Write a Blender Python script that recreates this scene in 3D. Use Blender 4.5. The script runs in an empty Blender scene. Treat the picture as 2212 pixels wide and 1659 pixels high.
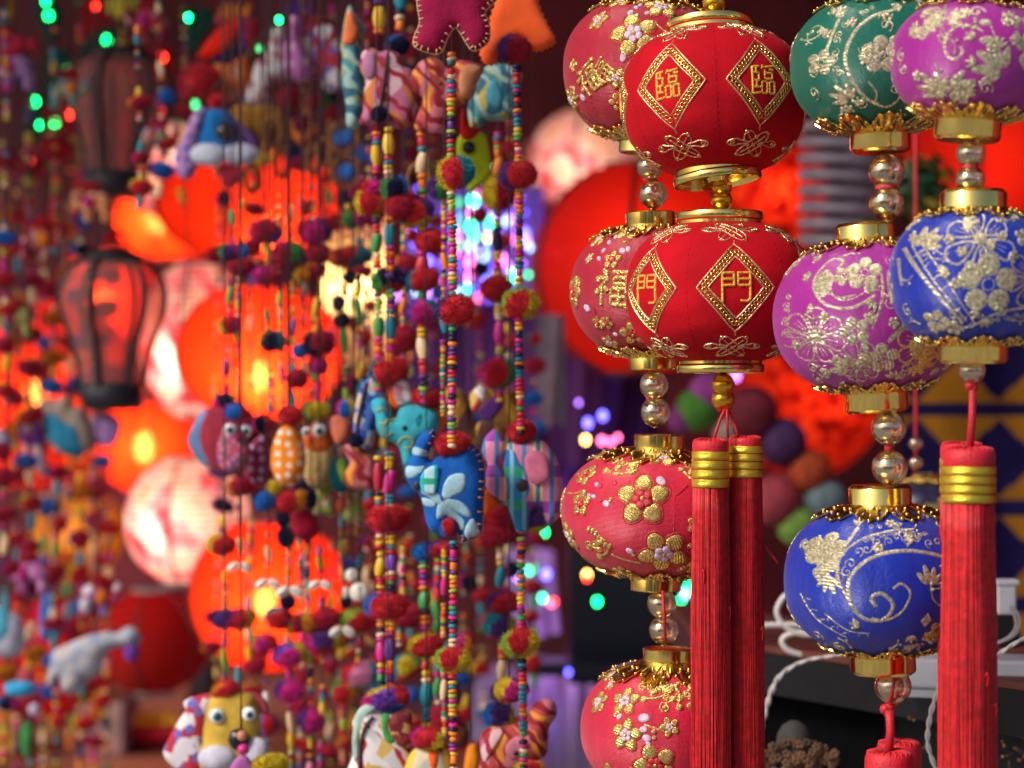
import bpy, math, random
from mathutils import Vector, Matrix, Euler, noise
from mathutils.geometry import delaunay_2d_cdt

# ------------------------------------------------------------------ camera, world, light
SC = bpy.context.scene
COL = SC.collection
LENS, SENS = 85.0, 36.0
K = SENS / LENS / 2212.0           # metres per picture unit (picture 2212 units wide) per metre of distance
cam_d = bpy.data.cameras.new("camera")
cam_d.lens = LENS; cam_d.sensor_width = SENS; cam_d.clip_start = 0.05; cam_d.clip_end = 200
cam_d.dof.use_dof = True; cam_d.dof.focus_distance = 1.17; cam_d.dof.aperture_fstop = 7.5
cam = bpy.data.objects.new("camera", cam_d); COL.objects.link(cam)
cam.location = (0, 0, 0); cam.rotation_euler = (math.radians(90), 0, 0)
SC.camera = cam

SUN_EL, SUN_AZ = 36.0, -56.0       # azimuth: degrees from straight behind the camera, negative = towards the left
W = bpy.data.worlds.new("World"); SC.world = W; W.use_nodes = True
nt = W.node_tree
sky = nt.nodes.new("ShaderNodeTexSky"); sky.sky_type = 'NISHITA'; sky.sun_disc = False
sky.sun_elevation = math.radians(SUN_EL)
sd = Vector((math.sin(math.radians(SUN_AZ)) * math.cos(math.radians(SUN_EL)),
             -math.cos(math.radians(SUN_AZ)) * math.cos(math.radians(SUN_EL)),
             math.sin(math.radians(SUN_EL))))           # towards the sun
sky.sun_rotation = math.atan2(sd.x, sd.y)
sky.air_density = 1.0; sky.dust_density = 3.0
nt.links.new(sky.outputs[0], nt.nodes["Background"].inputs[0])
nt.nodes["Background"].inputs[1].default_value = 0.10
sun_d = bpy.data.lights.new("sun", 'SUN'); sun_d.energy = 2.6; sun_d.angle = math.radians(16); sun_d.color = (1, 0.94, 0.86)
sun = bpy.data.objects.new("sun", sun_d); COL.objects.link(sun)
sun.rotation_euler = sd.to_track_quat('Z', 'Y').to_euler()
SC.view_settings.view_transform = 'Standard'; SC.view_settings.look = 'None'
SC.view_settings.gamma = 1; SC.view_settings.use_curve_mapping = False
SC.view_settings.exposure = 0.35
SC.cycles.use_denoising = True
SC.cycles.max_bounces = 8; SC.cycles.transparent_max_bounces = 12
SC.cycles.sample_clamp_indirect = 6
rnd = random.Random(7)
CEIL = 1.22; FLOOR = -1.35
def top_y(Y): return 829.5 - CEIL / (K * Y)

# ------------------------------------------------------------------ helpers
def P(x, y, Y):
    "picture position (in 2212 x 1659 units) at distance Y -> point in the place"
    return Vector(((x - 1106) * K * Y, Y, (829.5 - y) * K * Y))

MATS = {}
def mat(name, col, rough=0.6, metal=0.0, sheen=0.0, var=0.12, vscale=60.0, bump=0.0, bscale=200.0, coat=0.0,
        wrinkle=0.0, trans=0.0, emit=None, estr=0.0, tint=None, col2=None, wave=None, sheenc=None, spec=None, subs=0.0):
    if name in MATS: return MATS[name]
    m = bpy.data.materials.new(name); m.use_nodes = True; MATS[name] = m
    t = m.node_tree; N = t.nodes; L = t.links; b = N["Principled BSDF"]
    b.inputs['Roughness'].default_value = rough; b.inputs['Metallic'].default_value = metal
    b.inputs['Sheen Weight'].default_value = sheen
    if sheenc: b.inputs['Sheen Tint'].default_value = (*sheenc, 1)
    b.inputs['Sheen Roughness'].default_value = 0.4
    b.inputs['Coat Weight'].default_value = coat
    b.inputs['Transmission Weight'].default_value = trans
    if spec is not None: b.inputs['Specular IOR Level'].default_value = spec
    if subs: b.inputs['Subsurface Weight'].default_value = subs; b.inputs['Subsurface Scale'].default_value = 0.01
    tc = N.new("ShaderNodeTexCoord")
    nz = N.new("ShaderNodeTexNoise"); nz.inputs['Scale'].default_value = vscale; nz.inputs['Detail'].default_value = 4
    L.new(tc.outputs['Object'], nz.inputs['Vector'])
    mx = N.new("ShaderNodeMix"); mx.data_type = 'RGBA'
    c2 = col2 or tuple(max(0, c * (1 - 2 * var)) for c in col)
    c1 = col if col2 else tuple(min(1, c * (1 + var)) for c in col)
    mx.inputs[6].default_value = (*c2, 1); mx.inputs[7].default_value = (*c1, 1)
    rp = N.new("ShaderNodeMapRange"); rp.inputs['From Min'].default_value = 0.35; rp.inputs['From Max'].default_value = 0.65
    L.new(nz.outputs['Fac'], rp.inputs['Value']); L.new(rp.outputs[0], mx.inputs[0])
    L.new(mx.outputs[2], b.inputs['Base Color'])
    if bump:
        bz = N.new("ShaderNodeTexNoise") ; bz.inputs['Scale'].default_value = bscale; bz.inputs['Detail'].default_value = 3
        L.new(tc.outputs['Object'], bz.inputs['Vector'])
        bp = N.new("ShaderNodeBump"); bp.inputs['Strength'].default_value = bump; bp.inputs['Distance'].default_value = 0.001
        L.new(bz.outputs['Fac'], bp.inputs['Height']); L.new(bp.outputs[0], b.inputs['Normal'])
        if wave:
            w = N.new("ShaderNodeTexWave"); w.inputs['Scale'].default_value = wave[0]; w.bands_direction = wave[1]
            w.inputs['Distortion'].default_value = wave[2]; w.inputs['Detail'].default_value = 2
            L.new(tc.outputs['Object'], w.inputs['Vector'])
            b2 = N.new("ShaderNodeBump"); b2.inputs['Strength'].default_value = wave[3]; b2.inputs['Distance'].default_value = 0.001
            L.new(w.outputs['Fac'], b2.inputs['Height']); L.new(bp.outputs[0], b2.inputs['Normal']); L.new(b2.outputs[0], b.inputs['Normal'])
    if wrinkle:
        mp = N.new("ShaderNodeMapping"); mp.inputs['Scale'].default_value = (1, 1, 0.28); L.new(tc.outputs['Object'], mp.inputs[0])
        wz = N.new("ShaderNodeTexNoise"); wz.inputs['Scale'].default_value = 75; wz.inputs['Detail'].default_value = 2; L.new(mp.outputs[0], wz.inputs['Vector'])
        wb = N.new("ShaderNodeBump"); wb.inputs['Strength'].default_value = wrinkle; wb.inputs['Distance'].default_value = 0.004
        L.new(wz.outputs['Fac'], wb.inputs['Height'])
        src = b.inputs['Normal'].links[0].from_socket if b.inputs['Normal'].links else None
        if src: L.new(src, wb.inputs['Normal'])
        wv = N.new("ShaderNodeTexWave"); wv.inputs['Scale'].default_value = 520; wv.bands_direction = 'Z'; wv.inputs['Distortion'].default_value = 1.0
        L.new(tc.outputs['Object'], wv.inputs['Vector'])
        w3 = N.new("ShaderNodeBump"); w3.inputs['Strength'].default_value = 0.55; w3.inputs['Distance'].default_value = 0.0004
        gz = N.new("ShaderNodeTexNoise"); gz.inputs['Scale'].default_value = 1100; L.new(tc.outputs['Object'], gz.inputs['Vector']); am = N.new("ShaderNodeMath"); am.operation = 'ADD'; L.new(wv.outputs['Fac'], am.inputs[0]); L.new(gz.outputs['Fac'], am.inputs[1]); L.new(am.outputs[0], w3.inputs['Height']); L.new(wb.outputs[0], w3.inputs['Normal']); L.new(w3.outputs[0], b.inputs['Normal'])
    if emit:
        b.inputs['Emission Color'].default_value = (*emit, 1); b.inputs['Emission Strength'].default_value = estr
    return m

def shade_mat(name, cols, pos=None, scale=14.0, tr=0.75, ribs=0.0, thin=None):
    "thin lamp shade: paper or cloth that lets the bulb's light through"
    if name in MATS: return MATS[name]
    m = bpy.data.materials.new(name); m.use_nodes = True; MATS[name] = m
    t = m.node_tree; N = t.nodes; L = t.links; N.remove(N["Principled BSDF"])
    out = N["Material Output"]; tc = N.new("ShaderNodeTexCoord")
    nz = N.new("ShaderNodeTexNoise"); nz.inputs['Scale'].default_value = scale; nz.inputs['Detail'].default_value = 3
    L.new(tc.outputs['Object'], nz.inputs['Vector'])
    cr = N.new("ShaderNodeValToRGB")
    while len(cr.color_ramp.elements) < len(cols): cr.color_ramp.elements.new(0.5)
    for i, c in enumerate(cols):
        e = cr.color_ramp.elements[i]
        e.position = pos[i] if pos else 0.3 + 0.4 * i / max(1, len(cols) - 1); e.color = (*c, 1)
    L.new(nz.outputs['Fac'], cr.inputs[0])
    df = N.new("ShaderNodeBsdfDiffuse"); ts = N.new("ShaderNodeBsdfTranslucent"); ms = N.new("ShaderNodeMixShader")
    ms.inputs[0].default_value = tr
    L.new(cr.outputs[0], df.inputs[0]); L.new(cr.outputs[0], ts.inputs[0])
    L.new(df.outputs[0], ms.inputs[1]); L.new(ts.outputs[0], ms.inputs[2]); L.new(ms.outputs[0], out.inputs[0])
    if thin:       # thin paper: the bulb itself can be seen dimly through it
        tp = N.new('ShaderNodeBsdfTransparent'); tp.inputs[0].default_value = (*thin, 1); m2 = N.new('ShaderNodeMixShader'); m2.inputs[0].default_value = 0.09
        L.new(ms.outputs[0], m2.inputs[1]); L.new(tp.outputs[0], m2.inputs[2]); L.new(m2.outputs[0], out.inputs[0])
    if ribs:
        w = N.new("ShaderNodeTexWave"); w.bands_direction = 'Z'; w.inputs['Scale'].default_value = ribs
        L.new(tc.outputs['Object'], w.inputs['Vector'])
        bp = N.new("ShaderNodeBump"); bp.inputs['Strength'].default_value = 0.4; bp.inputs['Distance'].default_value = 0.002
        L.new(w.outputs['Fac'], bp.inputs['Height']); L.new(bp.outputs[0], df.inputs['Normal'])
    return m

def pattern_mat(name, base, kind, cols, scale=60.0, rough=0.8):
    "printed cloth: dots, checks, blossoms or stripes on a plain ground"
    if name in MATS: return MATS[name]
    m = mat(name, base, rough=rough, sheen=0.1, spec=0.25, bump=0.3, bscale=600)
    t = m.node_tree; N = t.nodes; L = t.links; b = N["Principled BSDF"]
    src = b.inputs['Base Color'].links[0].from_socket
    tc = N.new("ShaderNodeTexCoord"); mp = N.new("ShaderNodeMapping"); L.new(tc.outputs['Object'], mp.inputs[0])
    mp.inputs['Scale'].default_value = (1, 0, 1)
    sx = N.new("ShaderNodeSeparateXYZ"); cx_ = N.new("ShaderNodeCombineXYZ"); L.new(tc.outputs['Object'], sx.inputs[0]); L.new(sx.outputs[0], cx_.inputs[0]); L.new(sx.outputs[2], cx_.inputs[1])
    def mix(fac, a, c):
        mx = N.new("ShaderNodeMix"); mx.data_type = 'RGBA'; L.new(fac, mx.inputs[0]); L.new(a, mx.inputs[6]); mx.inputs[7].default_value = (*c, 1)
        return mx.outputs[2]
    def thr(s, lo, hi):
        r = N.new("ShaderNodeMapRange"); r.inputs['From Min'].default_value = lo; r.inputs['From Max'].default_value = hi
        L.new(s, r.inputs['Value']); return r.outputs[0]
    if kind == 'dots':
        v = N.new("ShaderNodeTexVoronoi"); v.inputs['Scale'].default_value = scale; v.inputs['Randomness'].default_value = 0.30; v.voronoi_dimensions = '2D'
        L.new(cx_.outputs[0], v.inputs['Vector']); src = mix(thr(v.outputs['Distance'], 0.30, 0.26), src, cols[0])
    elif kind == 'blossom':
        for i, c in enumerate(cols):
            v = N.new("ShaderNodeTexVoronoi"); v.inputs['Scale'].default_value = scale * (1, 1.7, 0.8)[i % 3]
            v.voronoi_dimensions = '2D'
            L.new(cx_.outputs[0], v.inputs['Vector'])
            nz = N.new("ShaderNodeTexNoise"); nz.inputs['Scale'].default_value = scale * 2.3; L.new(mp.outputs[0], nz.inputs['Vector'])
            ad = N.new("ShaderNodeMath"); ad.operation = 'MULTIPLY_ADD'; ad.inputs[1].default_value = 0.7
            L.new(nz.outputs['Fac'], ad.inputs[0]); L.new(v.outputs['Distance'], ad.inputs[2])
            src = mix(thr(ad.outputs[0], 0.68, 0.62), src, c)
    elif kind == 'plaid':
        for i, c in enumerate(cols):
            w = N.new("ShaderNodeTexWave"); w.bands_direction = 'X' if i % 2 == 0 else 'Z'
            w.inputs['Scale'].default_value = scale * (1, .8, 2.1, 1.7)[i % 4]; w.inputs['Phase Offset'].default_value = i * 1.3
            L.new(mp.outputs[0], w.inputs['Vector']); src = mix(thr(w.outputs['Fac'], 0.72, 0.78), src, c)
    elif kind == 'stripe':
        for i, c in enumerate(cols):
            w = N.new("ShaderNodeTexWave"); w.bands_direction = 'DIAGONAL' if i % 2 == 0 else 'X'; w.inputs['Scale'].default_value = scale * (1, .6, 1.5)[i % 3]
            w.inputs['Distortion'].default_value = 9; w.inputs['Detail'].default_value = 2; w.inputs['Detail Scale'].default_value = 1.0
            w.inputs['Phase Offset'].default_value = i * 2
            L.new(mp.outputs[0], w.inputs['Vector']); src = mix(thr(w.outputs['Fac'], 0.66, 0.74), src, c)
    L.new(src, b.inputs['Base Color'])
    return m

class MB:
    "collects geometry, in picture units when s is given, and links it as one object"
    def __init__(self, s=1.0): self.v = []; self.f = []; self.m = []; self.s = s; self.sm = []
    def add(self, vs, fs, mi=0, smooth=True, M=None):
        o = len(self.v)
        if M is not None: vs = [M @ Vector(p) for p in vs]
        self.v.extend(tuple(p) for p in vs)
        self.f.extend(tuple(i + o for i in f) for f in fs)
        self.m.extend([mi] * len(fs)); self.sm.extend([smooth] * len(fs))
    def lathe(self, prof, n=32, mi=0, smooth=True, M=None, close=False, ph=0.0):
        vs = []; fs = []
        for (r, z) in prof:
            for i in range(n):
                a = 2 * math.pi * (i + ph) / n; vs.append((r * math.cos(a), r * math.sin(a), z))
        k = len(prof)
        for j in range(k - 1 + (1 if close else 0)):
            j2 = (j + 1) % k
            for i in range(n):
                i2 = (i + 1) % n
                fs.append((j * n + i, j * n + i2, j2 * n + i2, j2 * n + i))
        self.add(vs, fs, mi, smooth, M)
    def ell(self, c, r, n=12, k=8, mi=0, M=None):
        r = (r, r, r) if not isinstance(r, (tuple, list)) else r
        vs = [(c[0], c[1], c[2] - r[2])]; fs = []
        for j in range(1, k):
            p = -math.pi / 2 + math.pi * j / k
            for i in range(n):
                a = 2 * math.pi * i / n
                vs.append((c[0] + r[0] * math.cos(p) * math.cos(a), c[1] + r[1] * math.cos(p) * math.sin(a), c[2] + r[2] * math.sin(p)))
        vs.append((c[0], c[1], c[2] + r[2])); T = len(vs) - 1
        for i in range(n):
            i2 = (i + 1) % n
            fs.append((0, 1 + i2, 1 + i)); fs.append((T, 1 + (k - 2) * n + i, 1 + (k - 2) * n + i2))
            for j in range(k - 2):
                a = 1 + j * n; b = a + n
                fs.append((a + i, a + i2, b + i2, b + i))
        self.add(vs, fs, mi, True, M)
    def tube(self, pts, r, n=6, mi=0, closed=False, cap=True):
        pts = [Vector(p) for p in pts]; k = len(pts); vs = []; fs = []
        up = Vector((0, 1, 0.01)); prev = None
        for i, p in enumerate(pts):
            if closed: d = pts[(i + 1) % k] - pts[i - 1]
            else: d = pts[min(k - 1, i + 1)] - pts[max(0, i - 1)]
            if d.length < 1e-9: d = Vector((0, 0, 1))
            d.normalize()
            a = (prev if prev is not None else up); a = a - d * a.dot(d)
            if a.length < 1e-3: a = Vector((1, 0, 0)) - d * d.x
            a.normalize(); prev = a; b = d.cross(a)
            rr = r[i] if isinstance(r, (list, tuple)) else r
            for j in range(n):
                t = 2 * math.pi * j / n; vs.append(p + a * (rr * math.cos(t)) + b * (rr * math.sin(t)))
        for i in range(k - (0 if closed else 1)):
            i2 = (i + 1) % k
            for j in range(n):
                j2 = (j + 1) % n; fs.append((i * n + j, i * n + j2, i2 * n + j2, i2 * n + j))
        if cap and not closed:
            fs.append(tuple(range(n))[::-1]); fs.append(tuple((k - 1) * n + j for j in range(n)))
        self.add(vs, fs, mi)
    def box(self, c, h, mi=0, M=None, bev=0.0):
        x, y, z = h; cx, cy, cz = c
        vs = [(cx + sx * x, cy + sy * y, cz + sz * z) for sz in (-1, 1) for sy in (-1, 1) for sx in (-1, 1)]
        fs = [(0, 2, 3, 1), (4, 5, 7, 6), (0, 1, 5, 4), (2, 6, 7, 3), (0, 4, 6, 2), (1, 3, 7, 5)]
        self.add(vs, fs, mi, False, M)
    def mesh(self, name, mats):
        me = bpy.data.meshes.new(name); s = self.s
        me.from_pydata([(a * s, b * s, c * s) for a, b, c in self.v], [], self.f)
        for m in (mats if isinstance(mats, (list, tuple)) else [mats]): me.materials.append(m)
        me.polygons.foreach_set("material_index", self.m); me.polygons.foreach_set("use_smooth", self.sm)
        me.update(); return me
    def build(self, name, mats, parent=None, loc=None):
        return link(name, self.mesh(name, mats), parent, loc)

def link(name, me, parent=None, loc=None, rot=None, sc=None):
    o = bpy.data.objects.new(name, me); COL.objects.link(o)
    if parent is not None: o.parent = parent
    if loc is not None: o.location = loc
    if rot is not None: o.rotation_euler = rot
    if sc is not None: o.scale = sc
    return o
def tag(o, label, cat, group=None):
    o['label'] = label; o['category'] = cat
    if group: o['group'] = group
    return o
def thing(name, label, cat, loc=(0, 0, 0), rot=(0, 0, 0), group=None):
    o = bpy.data.objects.new(name, None); COL.objects.link(o); o.empty_display_size = 0.02
    o.location = loc; o.rotation_euler = rot; return tag(o, label, cat, group)
def structure(o): o['kind'] = 'structure'; return o
def smooth_path(pts, k=6, closed=False):
    n = len(pts); out = []
    dim = len(pts[0])
    for i in range(n if closed else n - 1):
        g = lambda j: pts[j % n] if closed else pts[min(n - 1, max(0, j))]
        a, b, c, d = g(i - 1), g(i), g(i + 1), g(i + 2)
        for q in range(k):
            t = q / k
            out.append(tuple(0.5 * (2 * b[e] + (c[e] - a[e]) * t + (2 * a[e] - 5 * b[e] + 4 * c[e] - d[e]) * t * t + (3 * b[e] - a[e] - 3 * c[e] + d[e]) * t ** 3) for e in range(dim)))
    if not closed: out.append(tuple(pts[-1]))
    return out

# ------------------------------------------------------------------ materials
GOLD = mat('polished_gold', (0.93, 0.66, 0.18), rough=0.2, metal=1, var=0.05, vscale=90, bump=0.05, bscale=90)
GOLDCAP = mat('gold_plated_cap', (0.93, 0.67, 0.19), rough=0.16, metal=1, var=0.05, vscale=60, bump=0.10, bscale=70)
AMBER = mat('amber_gold_bead', (0.80, 0.42, 0.04), rough=0.12, metal=0.95, var=0.12, vscale=120, bump=0.1, bscale=150)
CHROME = mat('pale_gold_bead', (0.96, 0.86, 0.64), rough=0.05, metal=0.42, trans=1.0, var=0.04, vscale=70, bump=0.04, bscale=60)
GTHREAD = mat('gold_thread', (0.92, 0.64, 0.20), rough=0.32, metal=0.8, var=0.22, vscale=900, bump=0.4, bscale=1500, wave=(420, 'DIAGONAL', 1.5, 0.5))
GCORD = mat('twisted_gold_cord', (0.80, 0.52, 0.30), rough=0.32, metal=0.8, var=0.25, vscale=900, bump=0.3, bscale=1500)
SEQUIN = mat('gold_sequin', (0.85, 0.60, 0.16), rough=0.14, metal=1, var=0.35, vscale=300, col2=(0.5, 0.42, 0.08))
STHREAD = mat('silver_gold_thread', (0.80, 0.70, 0.46), rough=0.34, metal=0.7, var=0.25, vscale=700, bump=0.5, bscale=1300, wave=(380, 'DIAGONAL', 2, 0.6))
YTHREAD = mat('yellow_thread', (0.80, 0.42, 0.03), rough=0.5, var=0.25, vscale=900, sheen=0.2, bump=0.5, bscale=1500)
LILAC = mat('lilac_thread', (0.66, 0.48, 0.62), rough=0.5, var=0.15, vscale=600, bump=0.4, bscale=1500)
REDTHREAD = mat('crimson_thread', (0.55, 0.02, 0.035), rough=0.5, var=0.2, vscale=500, bump=0.4, bscale=1500)
VELVET = mat('red_velvet', (0.46, 0.002, 0.010), rough=0.85, sheen=0.10, sheenc=(1, 0.15, 0.15), var=0.10, vscale=25, bump=0.25, bscale=900, spec=0.15, wave=(22, 'Z', 6, 0.28))
SATRED = mat('rose_red_satin', (0.62, 0.012, 0.05), rough=0.40, wrinkle=0.42, sheen=0.35, sheenc=(1, 0.55, 0.6), var=0.07, vscale=30, bump=0.2, bscale=900, wave=(7, 'DIAGONAL', 4, 0.15))
SATCRI = mat('crimson_satin', (0.42, 0.006, 0.03), rough=0.40, wrinkle=0.42, sheen=0.35, sheenc=(1, 0.5, 0.55), var=0.07, vscale=30, bump=0.2, bscale=900, wave=(7, 'DIAGONAL', 4, 0.15))
SATGRN = mat('green_satin', (0.0, 0.13, 0.085), rough=0.30, wrinkle=0.42, sheen=0.25, sheenc=(0.4, 1, 0.8), var=0.08, vscale=25, bump=0.2, bscale=900)
SATMAG = mat('magenta_satin', (0.38, 0.018, 0.29), rough=0.30, wrinkle=0.42, sheen=0.35, sheenc=(1, 0.5, 1), var=0.08, vscale=25, bump=0.2, bscale=900)
SATBLU = mat('royal_blue_satin', (0.004, 0.026, 0.40), rough=0.30, wrinkle=0.42, sheen=0.3, sheenc=(0.5, 0.6, 1), var=0.08, vscale=25, bump=0.2, bscale=900)
TAS1 = mat('red_silk_thread', (0.58, 0.006, 0.012), rough=0.55, sheen=0.06, sheenc=(1,.3,.3), var=0.15, vscale=300)
TAS2 = mat('dark_red_silk_thread', (0.42, 0.004, 0.009), rough=0.6, sheen=0.04, sheenc=(1,.3,.3), var=0.15, vscale=300)
TASCORD = mat('red_cord', (0.55, 0.008, 0.02), rough=0.6, sheen=0.06, bump=0.4, bscale=800)
TASGOLD = mat('wound_gold_thread', (0.85, 0.62, 0.06), rough=0.34, metal=0.85, var=0.12, vscale=40, bump=0.2, bscale=800, wave=(700, 'Z', 1, 0.3))
CORD = mat('dark_cord', (0.06, 0.02, 0.03), rough=0.8)

# ------------------------------------------------------------------ lantern surface with decoration drawn on it
class Surf:
    def __init__(s, R, Ht, Hb, rcap, n=2.3, nb=None, seams=6, sph=0.0, sdep=0.02, gather=0.0):
        s.R, s.seams, s.sph, s.sdep, s.gather = R, seams, sph, sdep, gather
        def half(H, n):
            tab = []; b = 0; px, pz = R, 0.0
            ht = H / ((1 - (rcap / R) ** n) ** (1 / n))
            for i in range(401):
                a = (i / 400) * math.pi / 2
                r = R * max(0, math.cos(a)) ** (2 / n); z = ht * math.sin(a) ** (2 / n)
                b += math.hypot(r - px, z - pz); px, pz = r, z
                tab.append((b, r, z))
                if r <= rcap: break
            return tab
        s.top = half(Ht, n); s.bot = half(Hb, nb or n)
        s.bt, s.bb = s.top[-1][0], s.bot[-1][0]
    def rz(s, b):
        tab = s.top if b >= 0 else s.bot; a = min(abs(b), tab[-1][0])
        lo, hi = 0, len(tab) - 1
        while hi - lo > 1:
            m = (lo + hi) // 2
            if tab[m][0] <= a: lo = m
            else: hi = m
        b0, r0, z0 = tab[lo]; b1, r1, z1 = tab[hi]; t = (a - b0) / max(1e-9, b1 - b0)
        return r0 + (r1 - r0) * t, (z0 + (z1 - z0) * t) * (1 if b >= 0 else -1)
    def pos(s, th, b):
        r, z = s.rz(b)
        f = ((th - s.sph) * s.seams / (2 * math.pi)) % 1.0; e = min(f, 1 - f)
        r *= 1 - s.sdep * math.exp(-(e / 0.055) ** 2) - s.sdep * 0.6 * math.exp(-(e / 0.25) ** 2)
        r *= 1 + 0.010 * noise.noise(Vector((math.sin(th) * 1.6 + s.R, math.cos(th) * 1.6, b * 0.012)))
        if s.gather:
            q = max(0.0, abs(b) / (s.bt if b > 0 else s.bb) - 0.62) / 0.38
            r *= 1 + s.gather * q * math.sin(th * 23 + 3 * math.sin(th * 5))
        return Vector((r * math.sin(th), -r * math.cos(th), z))
    def pt(s, th, b, off=0.0):
        p = s.pos(th, b)
        if not off: return p
        tu = s.pos(th + 0.01, b) - s.pos(th - 0.01, b); tv = s.pos(th, b + 1) - s.pos(th, b - 1)
        if tv.length < 1e-6: return p
        nn = tu.cross(tv)
        if nn.length < 1e-9: return p
        return p + nn.normalized() * off
    def loc(s, th0, b0, u, v, off=0.0):
        b = max(-s.bb, min(s.bt, b0 + v)); r = max(s.R * 0.35, s.rz(b)[0])
        return s.pt(th0 + u / r, b, off)
    def inv(s, dx, dz):
        "where on the camera side a point seen at dx, dz from the centre lies"
        tab = s.top if dz >= 0 else s.bot; best = tab[-1]
        for t in tab:
            if t[2] >= abs(dz): best = t; break
        r = best[1]; q = max(-0.97, min(0.97, dx / r))
        return math.asin(q), best[0] * (1 if dz >= 0 else -1)
    def body(s, mb, n=144, k=64, mi=0):
        vs = []; fs = []
        for j in range(k + 1):
            b = -s.bb + (s.bb + s.bt) * j / k
            for i in range(n):
                vs.append(s.pos(2 * math.pi * i / n, b))
        for j in range(k):
            for i in range(n):
                i2 = (i + 1) % n; fs.append((j * n + i, j * n + i2, (j + 1) * n + i2, (j + 1) * n + i))
        mb.add(vs, fs, mi)

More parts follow.
